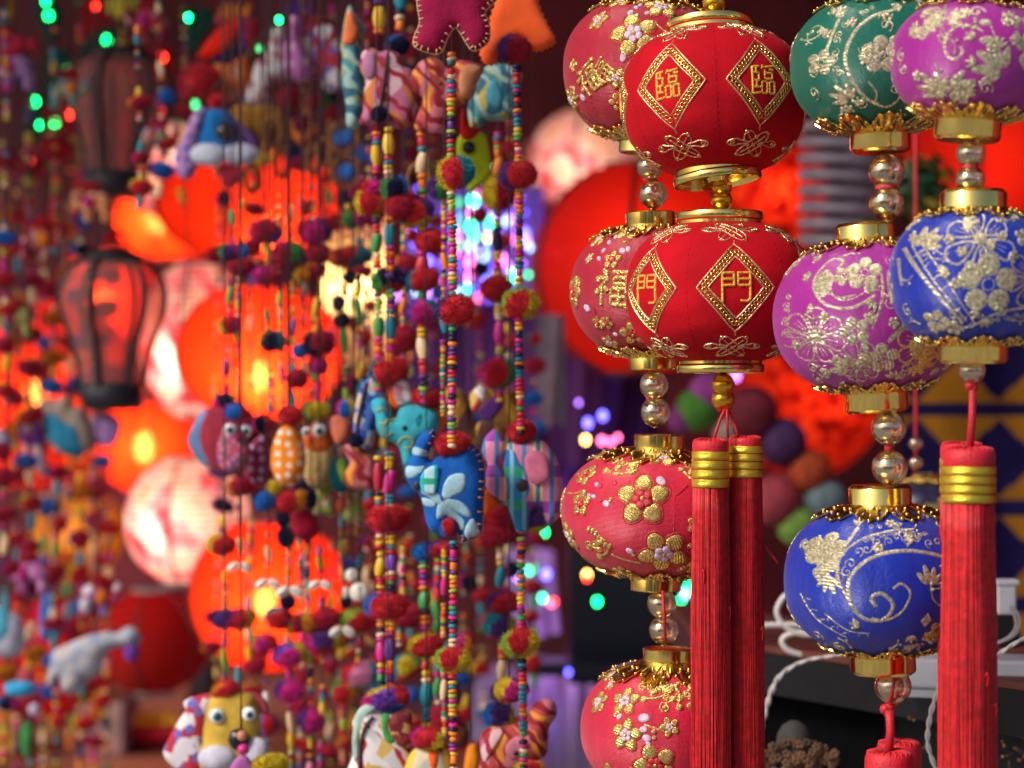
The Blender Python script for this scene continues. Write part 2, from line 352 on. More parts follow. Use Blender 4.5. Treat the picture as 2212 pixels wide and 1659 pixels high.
class Deco:
    "embroidery drawn on a lantern: raised strokes, petals, rings"
    def __init__(s, surf, th0=0.0, b0=0.0, mb=None, rot=0.0, sc=1.0, mx=1.0):
        s.S = surf; s.th = th0; s.b = b0; s.mb = mb; s.c = math.cos(rot) * sc; s.n = math.sin(rot) * sc; s.sc = sc; s.mx = mx
    def L(s, u, v, off):
        u *= s.mx
        return s.S.loc(s.th, s.b, u * s.c - v * s.n, u * s.n + v * s.c, off)
    def stroke(s, pts, w=3.0, h=2.2, mi=0, closed=False, taper=False, rope=0.0, step=3.0):
        # resample
        P2 = [pts[0]]; 
        seq = list(pts) + ([pts[0]] if closed else [])
        acc = 0.0; out = [seq[0]]
        for a, b in zip(seq[:-1], seq[1:]):
            d = math.hypot(b[0] - a[0], b[1] - a[1]); m = max(1, int(d / step + 0.5))
            for i in range(1, m + 1): out.append((a[0] + (b[0] - a[0]) * i / m, a[1] + (b[1] - a[1]) * i / m))
        if closed: out.pop()
        k = len(out)
        if k < 2: return
        vs = []; fs = []; acc = 0.0
        for i, p in enumerate(out):
            if closed: q0, q1 = out[i - 1], out[(i + 1) % k]
            else: q0, q1 = out[max(0, i - 1)], out[min(k - 1, i + 1)]
            dx, dy = q1[0] - q0[0], q1[1] - q0[1]; dl = math.hypot(dx, dy) or 1; nx, ny = -dy / dl, dx / dl
            ww = w / 2
            if taper: ww *= max(0.15, math.sin(math.pi * (0.08 + 0.84 * i / (k - 1))))
            if rope: ww *= 0.78 + 0.3 * (i % 2); 
            hh = h * (1 if not rope else (0.75 + 0.4 * (i % 2)))
            for (a, o) in ((-1, -0.5), (-0.7, hh * 0.7), (0, hh), (0.7, hh * 0.7), (1, -0.5)):
                vs.append(s.L(p[0] + nx * ww * a / s.sc, p[1] + ny * ww * a / s.sc, o))
        for i in range(k if closed else k - 1):
            i2 = (i + 1) % k
            for j in range(4): fs.append((i * 5 + j, i * 5 + j + 1, i2 * 5 + j + 1, i2 * 5 + j))
        s.mb.add(vs, fs, mi, True)
    def petal(s, outline, h=3.0, mi=0, ridges=0):
        n = len(outline); cx = sum(p[0] for p in outline) / n; cy = sum(p[1] for p in outline) / n
        vs = [s.L(cx, cy, h)]; fs = []
        for (q, o) in ((0.55, h * 0.95), (0.85, h * 0.8), (1.0, -0.5)):
            for i, p in enumerate(outline):
                oo = o * (1 + (0.25 if ridges and i % 2 else 0)) if q < 1 else o
                vs.append(s.L(cx + (p[0] - cx) * q, cy + (p[1] - cy) * q, oo))
        for i in range(n):
            i2 = (i + 1) % n; fs.append((0, 1 + i, 1 + i2))
            for j in range(2): a = 1 + j * n; fs.append((a + i, a + n + i, a + n + i2, a + i2))
        s.mb.add(vs, fs, mi)
    def disc(s, u, v, r, h=2.5, mi=0, n=10, ry=None, a=0.0):
        ry = ry or r; ca, sa = math.cos(a), math.sin(a)
        s.petal([(u + r * math.cos(t) * ca - ry * math.sin(t) * sa, v + r * math.cos(t) * sa + ry * math.sin(t) * ca)
                 for t in [2 * math.pi * i / n for i in range(n)]], h, mi)
    def ring(s, u, v, r, w=2.4, h=2.4, mi=0, n=9):
        s.stroke([(u + r * math.cos(2 * math.pi * i / n), v + r * math.sin(2 * math.pi * i / n)) for i in range(n)], w, h, mi, closed=True, step=50)
    def blossom(s, u, v, r, mg=0, mc=1, mo=2, rot=0.0, cr=0.46, outline=True):
        for k in range(5):
            a = rot + 2 * math.pi * k / 5; pr = r * 0.345; px, py = u + math.cos(a) * r * 0.63, v + math.sin(a) * r * 0.63
            n = 14; o = []
            for i in range(n):
                t = a + 2 * math.pi * i / n; q = pr * (1.0 + 0.08 * math.cos(3 * (t - a)))
                o.append((px + q * math.cos(t), py + q * math.sin(t)))
            if outline:
                s.stroke([(px + (x - px) * 1.14, py + (y - py) * 1.14) for x, y in o], w=max(1.4, r * 0.07), h=1.4, mi=mo, closed=True, step=50)
            s.petal(o, 2.2 + r * 0.04, mg, ridges=1)
        # centre
        for k in range(5):
            a = rot + 2 * math.pi * k / 5 + 0.3; q = r * cr * 0.5
            s.disc(u + math.cos(a) * q, v + math.sin(a) * q, q * 0.78, 3.6 + r * 0.05, mc, 8)
        s.disc(u, v, r * 0.09 + 1, 5 + r * 0.06, mg, 6)
    def spiral(s, u, v, r, turns=1.4, a0=0.0, w=4, mi=0, rope=0.3, sgn=1):
        pts = []
        for i in range(40):
            t = i / 39; q = r * (1 - 0.82 * t); a = a0 + sgn * turns * 2 * math.pi * t
            pts.append((u + q * math.cos(a), v + q * math.sin(a)))
        s.stroke(pts, w, 2.4, mi, rope=rope); s.disc(pts[-1][0], pts[-1][1], w * 0.9, 3, mi, 8)

STROKES_MEN = [[(-30, 30), (-30, -31)], [(-30, 30), (-5, 30), (-5, 4), (-30, 4)], [(-30, 17), (-5, 17)],
               [(4, 4), (4, 30), (30, 30)], [(4, 17), (30, 17)], [(4, 4), (30, 4)], [(30, 30), (30, -24), (24, -29), (8, -28)]]
STROKES_LIN = [[(-28, 26), (-10, 28)], [(-27, 27), (-27, -30)], [(-26, 14), (-12, 14), (-12, -2), (-26, -2)], [(-18, 27), (-18, 14)],
               [(-18, -2), (-18, -16)], [(-26, -16), (-10, -16)], [(-27, -30), (-8, -27)],
               [(0, 32), (-4, 22)], [(-2, 26), (26, 30)], [(4, 14), (22, 15), (22, 2), (3, 2), (4, 22)],
               [(-5, -4), (8, -4), (8, -28), (-5, -28), (-5, -4)], [(14, -4), (27, -3), (27, -28), (14, -28), (14, -4)], [(14, 22), (26, 22)]]
STROKES_FU = [[(-26, 30), (-18, 22)], [(-34, 14), (-12, 16)], [(-12, 16), (-34, -10)], [(-24, 4), (-24, -32)], [(-20, 0), (-12, -8)],
              [(-6, 28), (30, 30)], [(0, 18), (24, 20), (24, 8), (0, 7), (0, 18)], [(-4, -2), (28, 0), (27, -30), (-3, -30), (-4, -2)],
              [(-3, -16), (27, -15)], [(12, 0), (12, -30)]]

def collar(surf, s, up, rcap, L0, npet, matl, parent, name='collar', ph=0.0):
    "pierced gold lace petals lying on the shoulder"
    mb = MB(s); bm = surf.bt if up else surf.bb; sg = 1 if up else -1
    N = npet * 14; K2 = 5; vs = []; fs = []
    def ln(t):
        p = (t * npet + ph) % 1.0
        return L0 * (0.50 + 0.50 * math.sin(math.pi * p) ** 0.55) * (1 + 0.07 * math.cos(2 * math.pi * 4 * p))
    for j in range(K2 + 1):
        for i in range(N):
            t = i / N; l = ln(t) * j / K2; b = sg * (bm - l)
            vs.append(surf.pt(2 * math.pi * t, b, 2.5 + 5.0 * (j / K2) ** 2))
    for i in range(N): vs.append(surf.pt(2 * math.pi * i / N, sg * (bm - ln(i / N)), 4.5))
    for j in range(K2 + 1):
        for i in range(N):
            if j in (2, 3) and (i % 14) in (3, 10) or j == 1 and (i % 14) == 7: continue      # pierced holes
            i2 = (i + 1) % N; q = (j * N + i, j * N + i2, (j + 1) * N + i2, (j + 1) * N + i)
            fs.append(q[::-1] if up else q)
    mb.add(vs, fs, 0, False)
    for k in range(npet):
        for p in (0.1, 0.28, 0.5, 0.72, 0.9):
            t = (k + p - ph) / npet; c = surf.pt(2 * math.pi * t, sg * (bm - ln(t) * 0.93), 7); mb.ell(c, 3.2, 6, 4)
        for p, q in ((0.5, 0.66), (0.33, 0.42), (0.67, 0.42)):
            t = (k + p - ph) / npet; c = surf.pt(2 * math.pi * t, sg * (bm - ln(t) * q), 5); mb.ell(c, 3.4, 6, 4)
    return mb.build(name, matl, parent)

def cap_ring(s, hw, h, matl, parent, z, up=True, n=48, name='cap', flat=False):
    mb = MB(s); sg = 1 if up else -1
    pr = [(hw * 0.99, -3), (hw, 0), (hw, h - 2), (hw - 2, h), (hw * 0.86, h), (hw * 0.84, h - 2), (hw * 0.3, h - 3), (0.01, h - 3)]
    if flat: pr = [(hw * 0.97, -3), (hw * 1.02, 1), (hw * 1.0, 5), (hw * 1.0, h - 8), (hw * 1.0 - 1, h - 6), (hw - 8, h), (hw * 0.5, h), (0.01, h)]; n = 48; flat = False
    pr = [(r, z + sg * q) for r, q in pr]
    if not up: pr = pr[::-1]
    mb.lathe(pr, n, 0, not flat, ph=0.5)
    o = mb.build(name, matl, parent)
    if not flat: sharp(o, 40)
    return o
def sharp(o, deg):
    me = o.data
    try: me.set_sharp_from_angle(angle=math.radians(deg))
    except Exception: pass

def bead_obj(c, r, Y, matl, parent, Minv, name='bead', squash=1.0):
    key = ('gbead', matl.name)
    if key not in CACHE:
        mb = MB(1.0); mb.lathe([(0.22, -1.0), (0.28, -0.97)] + [(math.cos(a), math.sin(a)) for a in [math.radians(d) for d in range(-72, 73, 9)]] + [(0.28, 0.97), (0.22, 1.0), (0.01, 0.98)], 28)
        mb.lathe([(0.01, -1.1), (0.2, -1.1), (0.24, -1.0), (0.22, -0.9)], 12)
        CACHE[key] = mb.mesh('bead', matl)
    k = r * K * Y
    return link(name, CACHE[key], parent, Minv @ P(c[0], c[1], Y), None, (k, k, k * squash))
CACHE = {}

def cord_obj(pts, r, Y, matl, parent, Minv, name='cord', n=6):
    mb = MB(1.0); mb.tube([Minv @ (P(a[0], a[1], a[2] if len(a) > 2 else Y)) for a in pts], r * K * Y, n)
    return mb.build(name, matl, parent)
# ------------------------------------------------------------------ the setting: a market stall open to the street behind the camera
WALLM = mat('maroon_wall_paint', (0.17, 0.012, 0.022), rough=0.7, var=0.3, vscale=3)
CEILM = mat('stained_board', (0.16, 0.08, 0.06), rough=0.8, var=0.3, vscale=5)
GROUNDM = mat('paving', (0.30, 0.29, 0.27), rough=0.9, var=0.2, vscale=2, bump=0.3, bscale=20)
def boxo(name, x0, x1, y0, y1, z0, z1, m, parent=None):
    mb = MB(); mb.box(((x0 + x1) / 2, (y0 + y1) / 2, (z0 + z1) / 2), (abs(x1 - x0) / 2, abs(y1 - y0) / 2, abs(z1 - z0) / 2))
    return mb.build(name, m, parent)
structure(boxo('ground', -60, 60, -60, 60, FLOOR - 0.2, FLOOR, GROUNDM))
structure(boxo('wall', -1.9, 1.25, 3.9, 4.0, FLOOR, CEIL, WALLM))
structure(boxo('wall', 1.25, 1.3, 0.95, 4.0, FLOOR, CEIL, WALLM))
structure(boxo('ceiling', -1.95, 1.3, 1.02, 4.0, CEIL, CEIL + 0.05, CEILM))
# the houses across the street: what the gold caps and beads mirror
bd = thing('street_house', 'pale rendered street house with pillars and dark windows, across the street behind the camera', 'building', (0, -9.5, FLOOR))
HW = mat('pale_render', (0.75, 0.72, 0.66), rough=0.8, var=0.08, vscale=1); HP = mat('white_pillar', (0.8, 0.78, 0.74), rough=0.7)
HG = mat('dark_window_glass', (0.02, 0.025, 0.03), rough=0.1, spec=0.6); 
for q in range(5): boxo('wall', -14 + q * 6, -9.2 + q * 6, -0.6, 0, 0, 3.2 + 0.5 * (q % 2), HW, bd)
for i in range(9):
    x = -12 + i * 3
    boxo('pillar', x - 0.22, x + 0.22, 0.9, 1.3, 0, 2.9, HP, bd)
    d = boxo('shopfront', x + 0.5, x + 1.7, 0.002, 0.05, 0.1, 2.4, HG, bd)
for q in range(5): boxo('gallery_roof', -14 + q * 6, -9.2 + q * 6, 0.002, 0.8, 2.92, 3.05, HP, bd)

# ------------------------------------------------------------------ shelf, cabinet and what lies on it, lower right
def frame_pts(a): return [P(*q) for q in a]
SHELF = mat('red_brown_table_top', (0.11, 0.022, 0.014), rough=0.65, var=0.25, vscale=12)
SHEDGE = mat('dark_lacquer', (0.008, 0.007, 0.010), rough=0.4, spec=0.3)
BLACK = mat('black_cloth', (0.003, 0.003, 0.004), rough=0.95, spec=0.05)
sh = thing('shelf', 'dark shelf with a red brown top carrying white cables and a power strip', 'shelf', (0.17, 1.5, -0.162))
a = P(1500, 1388, 1.56); b = P(2420, 1388 + 0, 1.25); z0 = -0.162; z1 = z0 - 0.030
mb = MB(); inv = Matrix.Translation(-sh.location)
def slab(mb, x0, y0, x1, y1, dy, za, zb, mi=0):
    vs = [inv @ Vector(p) for p in ((x0, y0, zb), (x1, y1, zb), (x1, y1 + dy, zb), (x0, y0 + dy, zb), (x0, y0, za), (x1, y1, za), (x1, y1 + dy, za), (x0, y0 + dy, za))]
    mb.add(vs, [(0, 1, 5, 4), (1, 2, 6, 5), (2, 3, 7, 6), (3, 0, 4, 7), (4, 5, 6, 7), (3, 2, 1, 0)], mi, False)
slab(mb, a.x, a.y, b.x, b.y, 0.24, z0, z0 - 0.004); mb.build('table_top', SHELF, sh)
mb = MB(); slab(mb, a.x, a.y + 0.003, b.x, b.y + 0.003, 0.23, z0 - 0.0045, z1); mb.build('front_board', SHEDGE, sh)
mb = MB(); slab(mb, a.x, a.y + 0.05, b.x, b.y + 0.05, 0.2, z1 - 0.001, z1 - 0.30); mb.build('cabinet', BLACK, sh)
# power strip, adapter, cables
WPL = mat('white_plastic', (0.62, 0.62, 0.66), rough=0.4, var=0.03); WCAB = mat('white_cable', (0.66, 0.60, 0.58), rough=0.45, var=0.05)
ps = thing('power_strip', 'white power strip lying on the dark shelf behind the nearest tassel', 'power strip', P(2180, 1452, 1.36))
mb = MB(); mb.box((0, 0, 0), (0.058, 0.018, 0.0085), M=Matrix.Rotation(-0.22, 4, 'Z')); o = mb.build('housing', WPL, ps)
md = o.modifiers.new('edge', 'BEVEL'); md.width = 0.002; md.segments = 2
mb = MB(); mb.box((0, 0, -0.011), (0.060, 0.020, 0.002), M=Matrix.Rotation(-0.22, 4, 'Z')); mb.build('base', WPL, ps)
ad = thing('adapter', 'white plug adapter standing on the power strip with a black charger under it', 'plug adapter', P(2172, 1300, 1.42))
mb = MB(); k = K * 1.42
mb.box((2 * k, 0, 42 * k), (26 * k, 20 * k, 7 * k)); mb.box((0, 0, 4 * k), (20 * k, 18 * k, 31 * k)); o = mb.build('housing', WPL, ad)
md = o.modifiers.new('edge', 'BEVEL'); md.width = 0.0012; md.segments = 2
mb = MB(); mb.box((4 * k, 4 * k, -64 * k), (24 * k, 18 * k, 34 * k)); mb.build('charger', mat('black_plastic', (0.012, 0.012, 0.014), rough=0.35), ad)
def cable(label, paths, r, Y, twist=False, name='cable', nlab='cable'):
    root = thing(name, label, nlab, P(paths[0][0][0], paths[0][0][1], Y)); Mi = Matrix.Translation(-root.location)
    for p in paths:
        q = smooth_path(p, 10)
        if twist:
            for ph in (0, math.pi):
                pts = []; acc = 0
                for i, c in enumerate(q):
                    if i: acc += math.hypot(c[0] - q[i - 1][0], c[1] - q[i - 1][1])
                    a = acc / 9.0 + ph; pts.append(Mi @ P(c[0] + r * .9 * math.cos(a), c[1], Y) + Vector((0, r * .9 * K * Y * math.sin(a), 0)))
                mb = MB(); mb.tube(pts, r * K * Y, 6); mb.build('strand', WCAB, root)
        else:
            mb = MB(); mb.tube([Mi @ P(c[0], c[1], c[2] if len(c) > 2 else Y) for c in q], r * K * Y, 8); mb.build('lead', WCAB, root)
cv = lambda pts: [(1624.5 + x * .27088, 1209.7 + y * .27088) for x, y in pts]
cable('thick white cable looping on the shelf left of the lowest blue lantern', [cv([(60, 522), (300, 515), (520, 520)]), cv([(330, 250), (250, 300), (200, 400), (230, 490), (310, 560), (420, 595), (560, 600), (680, 650)]),
      cv([(760, 700), (600, 620), (440, 580), (310, 590), (240, 640), (290, 720), (440, 762), (640, 768), (860, 765)])], 6.5, 1.47)
cable('thin twisted white cord hanging over the shelf edge beside the twin tassels', [cv([(780, 735), (640, 765), (480, 790), (340, 840), (220, 930), (150, 1060), (110, 1200), (60, 1400)])], 3.6, 1.40, True, 'twisted_cord', 'cord')
cable('thin twisted white cord hanging down beside the nearest red tassel', [cv([(1540, 900), (1470, 1080), (1420, 1250), (1400, 1450), (1440, 1600), (1500, 1750)]), cv([(2260, 590), (2140, 640), (2040, 700), (1940, 770)])], 3.4, 1.27, True, 'twisted_cord', 'cord')
cable('white charger lead coiled round the black charger at the right edge', [cv([(2060, 360), (2120, 430), (2130, 520), (2090, 600), (1980, 655), (1900, 670)]), cv([(2050, 380), (2095, 450), (2100, 540), (2040, 620), (1940, 665)]), cv([(1900, 1560), (1980, 1620), (2080, 1690)])], 3.0, 1.38)
# lower shelf: glass case and a bunch of dried brown flowers
lw = structure(boxo('counter', -1.85, 1.24, 2.75, 3.89, -0.47, -0.45, mat('counter_boards', (0.30, 0.09, 0.05), rough=0.5, var=0.3, vscale=6)))
br = thing('dried_flowers', 'bunch of small brown dried flowers in the dark below the shelf edge', 'dried flowers', P(1720, 1625, 1.36))
rr = random.Random(5); s = K * 1.36
BROWN = mat('dried_petals', (0.17, 0.08, 0.04), rough=0.8, var=0.3); BROWN2 = mat('grey_brown_gauze', (0.05, 0.045, 0.04), rough=0.9)
mb = MB(s)
for i in range(90):
    a = rr.uniform(0, 6.28); q = rr.random() ** .5; c = (q * 88 * math.cos(a), rr.uniform(-20, 20), 34 * q * math.sin(a) - 12)
    for k in range(5):
        t = 6.28 * k / 5 + i; mb.ell((c[0] + 6 * math.cos(t), c[1], c[2] + 6 * math.sin(t)), (4.5, 2, 4.5), 6, 4)
o = mb.build('petals', BROWN, br); o['kind'] = 'stuff'
mb = MB(s); mb.lathe([(38, -20), (40, 10), (36, 34), (26, 52), (10, 62), (0.01, 64)], 24, M=Matrix.Translation((0, 40, 0))); mb.build('gauze_ball', BROWN2, br)
gc = thing('glass_case', 'clear glass case with brass bits inside, low at the right below the shelf', 'display case', P(2080, 1600, 1.33))
GLS = bpy.data.materials.new('clear_pane'); GLS.use_nodes = True; n_ = GLS.node_tree.nodes; l_ = GLS.node_tree.links; n_.remove(n_['Principled BSDF'])
tr = n_.new('ShaderNodeBsdfTransparent'); gl = n_.new('ShaderNodeBsdfGlossy'); gl.inputs['Roughness'].default_value = 0.05; mx = n_.new('ShaderNodeMixShader'); mx.inputs[0].default_value = 0.03
l_.new(tr.outputs[0], mx.inputs[1]); l_.new(gl.outputs[0], mx.inputs[2]); l_.new(mx.outputs[0], n_['Material Output'].inputs[0])
s = K * 1.33; mb = MB(s); mb.box((20, 0, 0), (190, 1, 110)); mb.build('pane', GLS, gc)
mb = MB(s)
for i in range(26):
    c = (rr.uniform(-120, 180), rr.uniform(4, 16), rr.uniform(-70, 50)); mb.ell(c, rr.uniform(2.5, 6), 7, 5)
    mb.tube([c, (c[0] + rr.uniform(-30, 30), c[1], c[2] + rr.uniform(4, 22))], 1.2, 4)
o = mb.build('brass_trinkets', mat('dull_brass', (0.45, 0.22, 0.08), rough=0.25, metal=1), gc); o['kind'] = 'stuff'

# gold and navy printed cloth hanging at the right edge
YG = mat('ochre_cloth', (0.30, 0.12, 0.008), rough=0.85, var=0.12, vscale=20, spec=0.1); NV = mat('navy_cloth', (0.010, 0.006, 0.05), rough=0.85, spec=0.1)
cl = thing('printed_cloth', 'ochre and navy cloth printed with diamonds, hanging behind the nearest tassel', 'hanging cloth', P(2120, 1060, 2.05))
s = K * 2.05; mb = MB(s); n = 90; x0, x1, zt, zb = -170, 420, 320, -330; vs = []; fs = []; ms = []
for j in range(n + 1):
    for i in range(n + 1):
        x = x0 + (x1 - x0) * i / n; z = zt + (zb - zt) * j / n; vs.append((x, 10 * math.sin(x * .03) + 5 * math.sin(z * .02 + x * .05), z))
def pat(x, z):
    t = (1060 - z - 868) % 210
    if t < 34: return 1
    h = abs(t - 122) / 88.0; c = abs(((x + 2120 - 2159 + 90) % 180) - 90) / 87.0
    return 1 if c + h < 1.0 else 0
for j in range(n):
    for i in range(n):
        fs.append((j * (n + 1) + i, (j + 1) * (n + 1) + i, (j + 1) * (n + 1) + i + 1, j * (n + 1) + i + 1)); ms.append(pat(x0 + (x1 - x0) * (i + .5) / n, zt + (zb - zt) * (j + .5) / n))
mb.add(vs, fs); mb.m = ms; o = mb.build('cloth', [YG, NV], cl)
md = o.modifiers.new('thickness', 'SOLIDIFY'); md.thickness = 0.001
# ------------------------------------------------------------------ foreground lanterns
def new_lantern(label, cx, cy, Y, surf, fabric, tilt=(0, 0, 0), group=None, name='brocade_lantern'):
    root = thing(name, label, 'lantern', P(cx, cy, Y), [math.radians(a) for a in tilt], group)
    Mi = (Matrix.Translation(root.location) @ root.rotation_euler.to_matrix().to_4x4()).inverted()
    s = K * Y
    mb = MB(s); surf.body(mb); mb.build('body', fabric, root)
    return root, Mi, s

def seam(surf, s, root, matl, th):
    mb = MB(s); d = Deco(surf, 0, 0, mb)
    for i in range(30):
        b0 = -surf.bb + (surf.bb + surf.bt) * (i + 0.2) / 30; b1 = -surf.bb + (surf.bb + surf.bt) * (i + 0.7) / 30
        vs = []
        for b in (b0, (b0 + b1) / 2, b1):
            for q, o in ((-1.1, 0.2), (0, 1.2), (1.1, 0.2)): vs.append(surf.pt(th + q / surf.R, b, o))
        mb.add(vs, [(0, 1, 4, 3), (1, 2, 5, 4), (3, 4, 7, 6), (4, 5, 8, 7)])
    return mb.build('seam', matl, root)

# --- embroidered velvet lanterns
def panel_embroidery(surf, s, strokes, root, th_list):
    me = {}
    def mk(nm, mats, fn):
        mb = MB(s); fn(Deco(surf, 0, 0, mb)); me[nm] = mb.mesh(nm, mats)
    def dia(hw, hh, bow=3):
        c = [(0, hh), (hw, 0), (0, -hh), (-hw, 0)]; out = []
        for i in range(4):
            a, b = c[i], c[(i + 1) % 4]
            for q in (0.06, 0.5, 0.94):
                x, y = a[0] + (b[0] - a[0]) * q, a[1] + (b[1] - a[1]) * q; out.append((x, y))
        return out
    def frame(d):
        for hw, hh in ((84, 96), (60, 66)):
            d.stroke(smooth_path(dia(hw, hh), 5, True), 4.2, 3.0, 0, closed=True, rope=0.3, step=2.7)
        p = dia(72, 81); per = []
        for i in range(len(p)):
            a, b = p[i], p[(i + 1) % len(p)]; m = max(1, int(math.hypot(b[0] - a[0], b[1] - a[1]) / 9.4 + 0.5))
            for q in range(m): per.append((a[0] + (b[0] - a[0]) * q / m, a[1] + (b[1] - a[1]) * q / m))
        for i, (x, y) in enumerate(per):
            d.ring(x, y, 4.9, 3.4, 2.2 + (i % 3) * 0.7, 1, 8)
            d.disc(x, y, 2.0, 1.0, 2, 5)
        d.stroke([(0, 96), (2, 106)], 3.5, 2.6, 0, rope=0.3, step=2.5); d.stroke([(0, -96), (2, -106)], 3.5, 2.6, 0, rope=0.3, step=2.5)
    mk('diamond_frame', [GCORD, SEQUIN, REDTHREAD], frame)
    def char(d):
        for st in strokes: d.stroke([(x * 0.98, y * 1.0) for x, y in st], 6.2, 3.6, 0, step=3, rope=0.12)
    mk('character', [YTHREAD], char)
    def knot(d, vy):
        if True:
            for rot in (0.80, math.pi - 0.80):
                d.stroke([(x * math.cos(rot), vy + x * math.sin(rot) * 1.1) for x in (-30, -10, 10, 30)], 2.6, 2.4, 0, rope=0.3, step=2.5)
                for off in (0,):
                    pts = []
                    for i in range(28):
                        t = 2 * math.pi * i / 28; x = 37 * math.copysign(abs(math.cos(t)) ** 0.6, math.cos(t)); y = 13 * math.copysign(abs(math.sin(t)) ** 0.7, math.sin(t)) + off
                        pts.append((x * math.cos(rot) - y * math.sin(rot), vy + (x * math.sin(rot) + y * math.cos(rot)) * 1.1))
                    d.stroke(pts, 2.8, 2.4, 0, closed=True, rope=0.3, step=2.5)
            for sx in (-1, 1):
                d.stroke([(sx * (38 + 23 * math.cos(t)), vy + 5 + (9 if math.cos(t) > 0 else 5) * math.sin(t)) for t in [2 * math.pi * i / 14 for i in range(14)]], 3.3, 2.6, 0, closed=True, rope=0.3, step=2.5)
                d.ring(sx * 50, vy + 5, 4, 3, 2.6, 1, 8)
            for x, y in ((0, 0), (-15, 0), (15, 0), (0, 20), (0, -20), (-26, -30), (26, -30), (-26, 30), (26, 30)):
                d.ring(x, vy + y, 3.8, 3, 2.6, 1, 8)
    for vy in (140, -142):
        mb = MB(s); knot(Deco(surf, 0, 0, mb), vy); me['knot%d' % (vy > 0)] = mb.mesh('knot', [GCORD, SEQUIN])
    for th in th_list:
        for nm, m in me.items():
            link('knot' if nm.startswith('knot') else nm, m, root, None, (0, 0, th))

def disc_cap(s, up, z, hw, root, rot=0.0):
    mb = MB(s); sg = 1 if up else -1
    prof = [(hw * 0.965, -4), (hw * 0.965, 6), (hw * 1.0, 8), (hw * 1.015, 11), (hw * 1.015, 22), (hw * 1.0, 25), (hw * 0.955, 26), (hw * 0.945, 22), (hw * 0.93, 14), (hw * 0.35, 12), (hw * 0.26, 15), (hw * 0.22, 24), (hw * 0.14, 26), (0.01, 26)]
    pr = [(r, z + sg * q) for r, q in prof]
    if not up: pr = pr[::-1]
    mb.lathe(pr, 72, M=Matrix.Translation((0, 0, z)) @ Matrix.Rotation(math.radians(rot), 4, 'Y') @ Matrix.Translation((0, 0, -z))); o = mb.build('cap', GOLDCAP, root); sharp(o, 35); return o

# upper velvet lantern, tilted so that the underside of its lower cap shows
YA = 1.18
sfA = Surf(201, 146, 160, 90, n=2.35, seams=6, sph=0, sdep=0.006)
rt, Mi, s = new_lantern('upper red velvet lantern with gold diamond badges, tilted on its string', 1541, 213, YA, sfA, VELVET, (-5, -2, 0), 'velvet lanterns with diamond badges', 'velvet_lantern')
panel_embroidery(sfA, s, STROKES_LIN, rt, [math.radians(-33 + 60 * i) for i in range(6)])
for i in range(6): seam(sfA, s, rt, VELVET, math.radians(-3 + 60 * i))
disc_cap(s, True, 146, 95, rt); disc_cap(s, False, -158, 94, rt, -5)
bead_obj((1543, 6), 26, YA, AMBER, rt, Mi); bead_obj((1543, -44), 26, YA, AMBER, rt, Mi)
bead_obj((1560, 404), 21, YA, AMBER, rt, Mi); bead_obj((1559, 433), 23, YA, AMBER, rt, Mi)
cord_obj([(1543, -60), (1543, top_y(YA))], 4, YA, TASCORD, rt, Mi)

sfA2 = Surf(203, 146, 150, 90, n=2.4, seams=6, sdep=0.006)
rt, Mi, s = new_lantern('lower red velvet lantern with gold diamond badges, hanging above the twin red tassels', 1555, 630, YA, sfA2, VELVET, (-0.5, -0.5, 0), 'velvet lanterns with diamond badges', 'velvet_lantern')
panel_embroidery(sfA2, s, STROKES_MEN, rt, [math.radians(5 + 60 * i) for i in range(6)])
for i in range(6): seam(sfA2, s, rt, VELVET, math.radians(35 + 60 * i))
disc_cap(s, True, 146, 93, rt); disc_cap(s, False, -150, 93, rt)
bead_obj((1562, 831), 25, YA, AMBER, rt, Mi); bead_obj((1562, 863), 25, YA, AMBER, rt, Mi)

